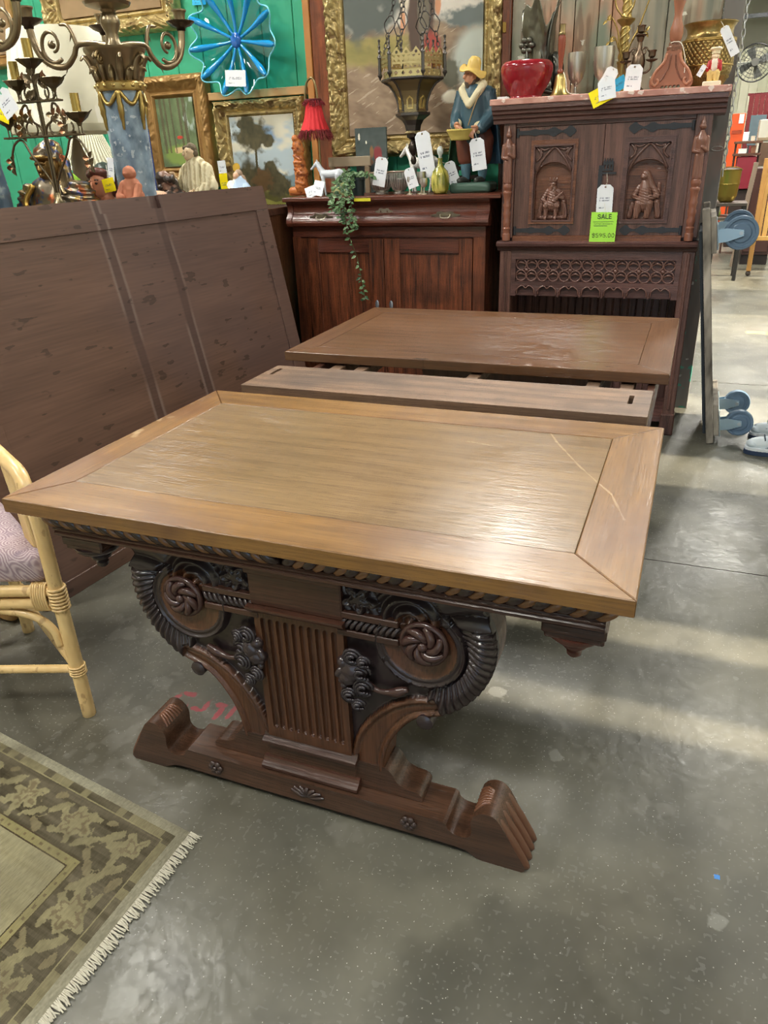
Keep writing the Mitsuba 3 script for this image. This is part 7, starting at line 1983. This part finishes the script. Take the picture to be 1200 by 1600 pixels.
for s, y0 in ((-1, fy - .12), (1, fy + .36)):
    arms.append([((fx + .06, y0, 1.20), .040), ((fx + .06, y0 + s * .02, .98), .034), ((fx + .06, y0 + s * .02, .80), .026)])
    hx, hy, hz = fx + .06, y0 + s * .02, .76
    arms.append([((hx, hy, hz + .02), .028), ((hx - .008, hy, hz - .04), .030)])
    for q in range(4): arms.append([((hx - .03 + .019 * q, hy, hz - .055), .0095), ((hx - .036 + .018 * q, hy - s * .008, hz - .095 - .008 * (q in (1, 2))), .009), ((hx - .034 + .017 * q, hy - s * .022, hz - .12 - .01 * (q in (1, 2))), .008)])
    arms.append([((hx - .03, hy, hz), .011), ((hx - .055, hy - s * .012, hz - .03), .010), ((hx - .06, hy - s * .02, hz - .06), .009)])
add('skin', blob(arms, .009, 3), 'vc_matte', True, PSK, parent=ps)
add('hair', disp(blob([[((fx + .06, fy + .12, 1.65), .088)], [((fx + .09, fy + .12, 1.60), .07)]], .012, 3), .005, 40), 'vc_matte', True, S(66, 48, 38), parent=ps)
for s in (-.03, .03): add('eye', ell((fx - .036, fy + .12 + s, 1.628), (.006, .009, .006), 1), 'vc_gloss', True, S(40, 34, 32), parent=ps)
add('mouth', sc(ell((0, 0, 0), 1, 1), (.006, .022, .006)).apply_translation([fx - .038, fy + .12, 1.545]), 'vc_satin', True, S(160, 90, 84), parent=ps)

# ------------------------------------------------------------------ far end of the aisle
bt = thing('dark_table', 'small dark wooden table far along the aisle, under the brass bucket', 'table')
add('top', bx(1.56, 1.90, 8.6, 9.05, .80, .835, .004), 'vc_satin', False, S(58, 50, 44), parent=bt)
add('shelf', bx(1.58, 1.94, 8.58, 9.0, .66, .69, .004), 'vc_satin', False, S(70, 60, 52), parent=bt)
for (a, b) in ((1.58, 8.62), (1.86, 8.62), (1.58, 9.0), (1.86, 9.0)): add('leg', bx(a, a + .04, b, b + .04, 0, .80, .004), 'vc_satin', False, S(38, 34, 32), parent=bt)
bc = thing('brass_bucket', 'dull brass bucket standing on the small dark table', 'bucket')
add('bucket', mv(lathe([(0, .0), (.06, .0), (.085, .02), (.105, .07), (.112, .18), (.118, .19), (.114, .20), (.118, .33), (.126, .335), (.12, .34), (.105, .33), (.1, .08), (0, .02)], 32), 1.68, 8.78, .835), 'vc_metal', 40, S(134, 116, 56), parent=bc)
add('handle', tube([(1.68 + .118 * math.cos(t), 8.78 - .03, .835 + .325 + .04 * math.sin(t)) for t in np.linspace(0, math.pi, 16)], .005, 6), 'vc_metal', True, S(120, 104, 50), parent=bc)
add('contents', disp(mv(lathe([(0, .31), (.1, .31), (.09, .345), (.03, .36), (0, .36)], 18), 1.68, 8.78, .835), .012, 20), 'vc_matte', True, S(92, 84, 80), parent=bc)
sp = thing('white_vase', 'small white and green ornament on the shelf of the dark table', 'ornament')
add('body', disp(mv(lathe([(0, 0), (.03, 0), (.045, .04), (.03, .08), (.04, .11), (0, .12)], 16), 1.60, 8.70, .69), .008, 40), 'vc_satin', True, lambda v: np.where((v[:, 2] > .75)[:, None], S(216, 206, 200), S(150, 160, 70)), parent=sp)
# curtain, cupboards, boards at the far wall
rc = thing('red_panel', 'dark red corrugated panel hung on the far white wall', 'panel')
for i in range(9): add('rib', bx(2.14 + i * .11, 2.245 + i * .11, 20.0, 20.05, .9, 2.40, .012), 'vc_matte', False, S(128, 52, 56), parent=rc)
add('rail', bx(2.1, 3.15, 20.05, 20.09, 2.38, 2.43), 'vc_matte', False, S(110, 48, 52), parent=rc)
add('post', bx(2.55, 2.62, 20.06, 20.12, 0, 2.4), 'vc_matte', False, S(90, 60, 54), parent=rc)
ww = thing('partition', 'pale corrugated partition standing behind the red panel', 'partition')
for i in range(26): add('sheet', bx(.6 + i * .19, .785 + i * .19, 21.0, 21.04, 0, 3.4, .008), 'vc_matte', False, S(206, 204, 182) if i % 3 else S(188, 188, 164), parent=ww)
gb = thing('grey_board', 'slate grey board leaning in front of the red panel', 'board')
add('board', bx(2.0, 2.24, 14.0, 14.04, 1.38, 1.83, .004), 'vc_matte', False, S(92, 108, 116), parent=gb)
for x0 in (2.02, 2.2): add('leg', bx(x0, x0 + .025, 14.0, 14.03, 0, 1.38), 'vc_matte', False, S(70, 74, 76), parent=gb)
ob = thing('orange_cabinet', 'bright orange metal cabinet with a white notice in the distance', 'cabinet')
add('body', bx(1.70, 1.89, 13.0, 13.3, .35, 1.84, .006), 'vc_satin', False, S(226, 86, 36), parent=ob)
add('shelf_gap', bx(1.72, 1.87, 12.985, 12.9995, 1.56, 1.61), 'vc_satin', False, S(160, 60, 30), parent=ob)
add('notice', bx(1.80, 1.87, 12.99, 12.9995, 1.70, 1.83), 'vc_matte', False, S(232, 232, 228), parent=ob)
for x0 in (1.70, 1.85): add('leg', bx(x0, x0 + .04, 13.0, 13.05, 0, .35), 'vc_satin', False, S(150, 60, 34), parent=ob)
sf = thing('burgundy_chest', 'burgundy painted chest under a cluttered shelf far down the aisle', 'chest')
add('body', bx(1.80, 2.04, 11.0, 11.4, .86, 1.26, .006), 'vc_satin', False, S(126, 34, 48), parent=sf)
add('shelf_board', bx(1.74, 2.08, 10.98, 11.42, 1.27, 1.30, .004), 'vc_satin', False, S(84, 52, 40), parent=sf)
add('upper_shelf', bx(1.74, 2.08, 10.98, 11.42, 1.42, 1.45, .004), 'vc_satin', False, S(96, 62, 46), parent=sf)
for x0 in (1.75, 2.05): add('upright', bx(x0, x0 + .025, 11.2, 11.25, 0, 1.45, .003), 'vc_satin', False, S(70, 44, 36), parent=sf)
add('lower_body', bx(1.79, 2.05, 11.05, 11.4, .1, .85, .006), 'vc_satin', False, S(52, 40, 38), parent=sf)
for i, (a, z, w, h, c, lab) in enumerate(((1.83, 1.45, .07, .10, S(226, 226, 220), 'white carton on the upper shelf above the burgundy chest'), (1.93, 1.45, .05, .05, S(206, 190, 170), 'small tan box on the upper shelf above the burgundy chest'), (1.80, 1.30, .10, .05, S(214, 214, 210), 'low white box on the lower shelf above the burgundy chest'), (1.95, 1.30, .06, .08, S(120, 80, 60), 'small brown box on the lower shelf above the burgundy chest'))):
    t = thing('box', lab, 'box')
    add('carton', bx(a, a + w, 11.02, 11.02 + w, z, z + h, .003), 'vc_matte', False, c, parent=t)
    add('lid', bx(a - .003, a + w + .003, 11.017, 11.023 + w, z + h, z + h + .012, .002), 'vc_matte', False, tuple(np.array(c) * .9), parent=t)
lb = thing('leaning_plank', 'grey-brown plank leaning behind the brass bucket', 'plank')
add('plank', rot(bx(1.86, 1.915, 9.8, 9.84, 0, 1.22, .003), [0, 1, 0], 4.5, (1.87, 9.8, 0)), 'vc_matte', False, S(122, 106, 92), parent=lb)
dp2 = thing('dark_cabinet', 'dark brown cabinet far along the right side of the aisle', 'cabinet')
add('body', bx(1.985, 2.3, 10.0, 10.5, .12, 1.14, .006), 'vc_satin', False, S(62, 40, 38), parent=dp2)
add('door', bx(2.0, 2.28, 9.985, 9.9995, .16, 1.10, .004), 'vc_satin', False, S(74, 48, 44), parent=dp2)
add('plinth', bx(1.985, 2.3, 10.02, 10.48, 0, .12), 'vc_satin', False, S(36, 28, 28), parent=dp2)
cr = thing('pine_crate', 'honey pine slatted cot standing at the right edge of the aisle', 'cot')
for i in range(7): add('slat', bx(2.06 + i * .062, 2.112 + i * .062, 9.0, 9.03, .42 + .0 * i, 1.20, .005), 'vc_satin', False, S(206, 160, 92) if i % 2 else S(190, 144, 80), parent=cr)
for z in (.40, 1.20): add('rail', bx(2.02, 2.56, 8.985, 9.045, z, z + .05, .005), 'vc_satin', False, S(200, 152, 84), parent=cr)
for a in (2.02, 2.5):
    add('leg', bx(a, a + .05, 8.98, 9.05, .06, 1.27, .005), 'vc_satin', False, S(176, 128, 70), parent=cr)
    add('caster', ell((a + .025, 9.015, .031), .03, 1), 'vc_satin', True, S(70, 60, 56), parent=cr)
mr = thing('framed_mirror', 'pale cupboard with a brown framed panel behind the pine cot', 'cupboard')
add('body', bx(2.06, 2.5, 12.0, 12.4, 0, 1.72, .006), 'vc_satin', False, S(206, 200, 186), parent=mr)
add('panel', bx(2.10, 2.48, 11.98, 11.9995, 1.12, 1.42, .004), 'vc_satin', False, S(104, 78, 60), parent=mr)
add('moulding', bx(2.06, 2.5, 11.97, 11.9995, 1.45, 1.49, .004), 'vc_satin', False, S(150, 130, 104), parent=mr)
# fan
fn_ = thing('wall_fan', 'round industrial fan with a wire guard high in the distance', 'fan')
x, y, z, R = 1.965, 15.0, 2.655, .285
for rr in (R, R * .8, R * .6, R * .4): add('guard_ring', tube([(x + rr * math.cos(t), y - .05 * (1 - rr / R), z + rr * math.sin(t)) for t in np.linspace(0, 6.283, 33)[:-1]], .012 if rr == R else .005, 5, closed=True), 'vc_metal', True, S(70, 70, 68), parent=fn_)
for k in range(24):
    a = k * math.pi / 12
    add('guard_wire', tube([(x + .06 * math.cos(a), y - .05, z + .06 * math.sin(a)), (x + R * math.cos(a), y, z + R * math.sin(a))], .004, 4), 'vc_metal', True, S(96, 96, 92), parent=fn_)
add('motor', rot(mv(lathe([(0, -.06), (.05, -.06), (.06, -.02), (.06, .16), (0, .16)], 20), x, y, z), [1, 0, 0], 90, (x, y, z)), 'vc_metal', 40, S(110, 108, 104), parent=fn_)
for k in range(4):
    a = k * math.pi / 2 + .4
    c, s = math.cos(a), math.sin(a)
    add('blade', sheet(lambda u, v: (x + (.05 + .19 * u) * c - (v - .5) * .14 * (.4 + .6 * u) * s, y + .03 + (v - .5) * .05, z + (.05 + .19 * u) * s + (v - .5) * .14 * (.4 + .6 * u) * c), 6, 5, .004), 'vc_satin', True, S(100, 102, 100), parent=fn_)
add('pipe', tube([(1.70, y + .12, z), (2.5, y + .12, z + .02)], .025, 8), 'vc_satin', True, S(224, 224, 214), parent=fn_)
add('bracket', bx(2.4, 2.45, y + .10, y + .16, 0, 5.6), 'vc_satin', False, S(190, 188, 176), parent=fn_)
# roof trusses
for i, y0 in enumerate((12.0, 16.5, 20.5)):
    t = thing('roof_truss', ('nearest', 'middle', 'farthest')[i] + ' dark steel roof truss in the top right corner', 'truss')
    add('bottom_chord', bx(-6.9, 5.55, y0, y0 + .08, 3.95, 4.03), 'vc_satin', False, S(60, 64, 68), parent=t)
    add('top_chord', bx(-6.9, 5.55, y0, y0 + .08, 4.75, 4.83), 'vc_satin', False, S(60, 64, 68), parent=t)
    for j in range(12):
        xa = -6.8 + j * 1.03
        add('web', tube([(xa, y0 + .04, 4.0), (xa + .515, y0 + .04, 4.78)], .025, 6), 'vc_satin', True, S(66, 70, 74), parent=t)
        add('web', tube([(xa + .515, y0 + .04, 4.78), (xa + 1.03, y0 + .04, 4.0)], .025, 6), 'vc_satin', True, S(66, 70, 74), parent=t)
    for xa in (-6, 0, 5): add('hanger', bx(xa, xa + .05, y0 + .015, y0 + .065, 4.83, 5.6), 'vc_satin', False, S(60, 64, 68), parent=t)

gf = thing('gilt_frame', 'dark gilt carved frame lying on the floor behind the rattan chair', 'frame')
for a, b, c, d in ((-1.25, -.655, .43, .50), (-1.25, -.70, .86, .93), (-1.25, -1.18, .5002, .8598)):
    add('frame_side', disp(fine(bx(a, b, c, d, .003, .06, .012), .012), .006, 60), 'gilt_dull', True, parent=gf)
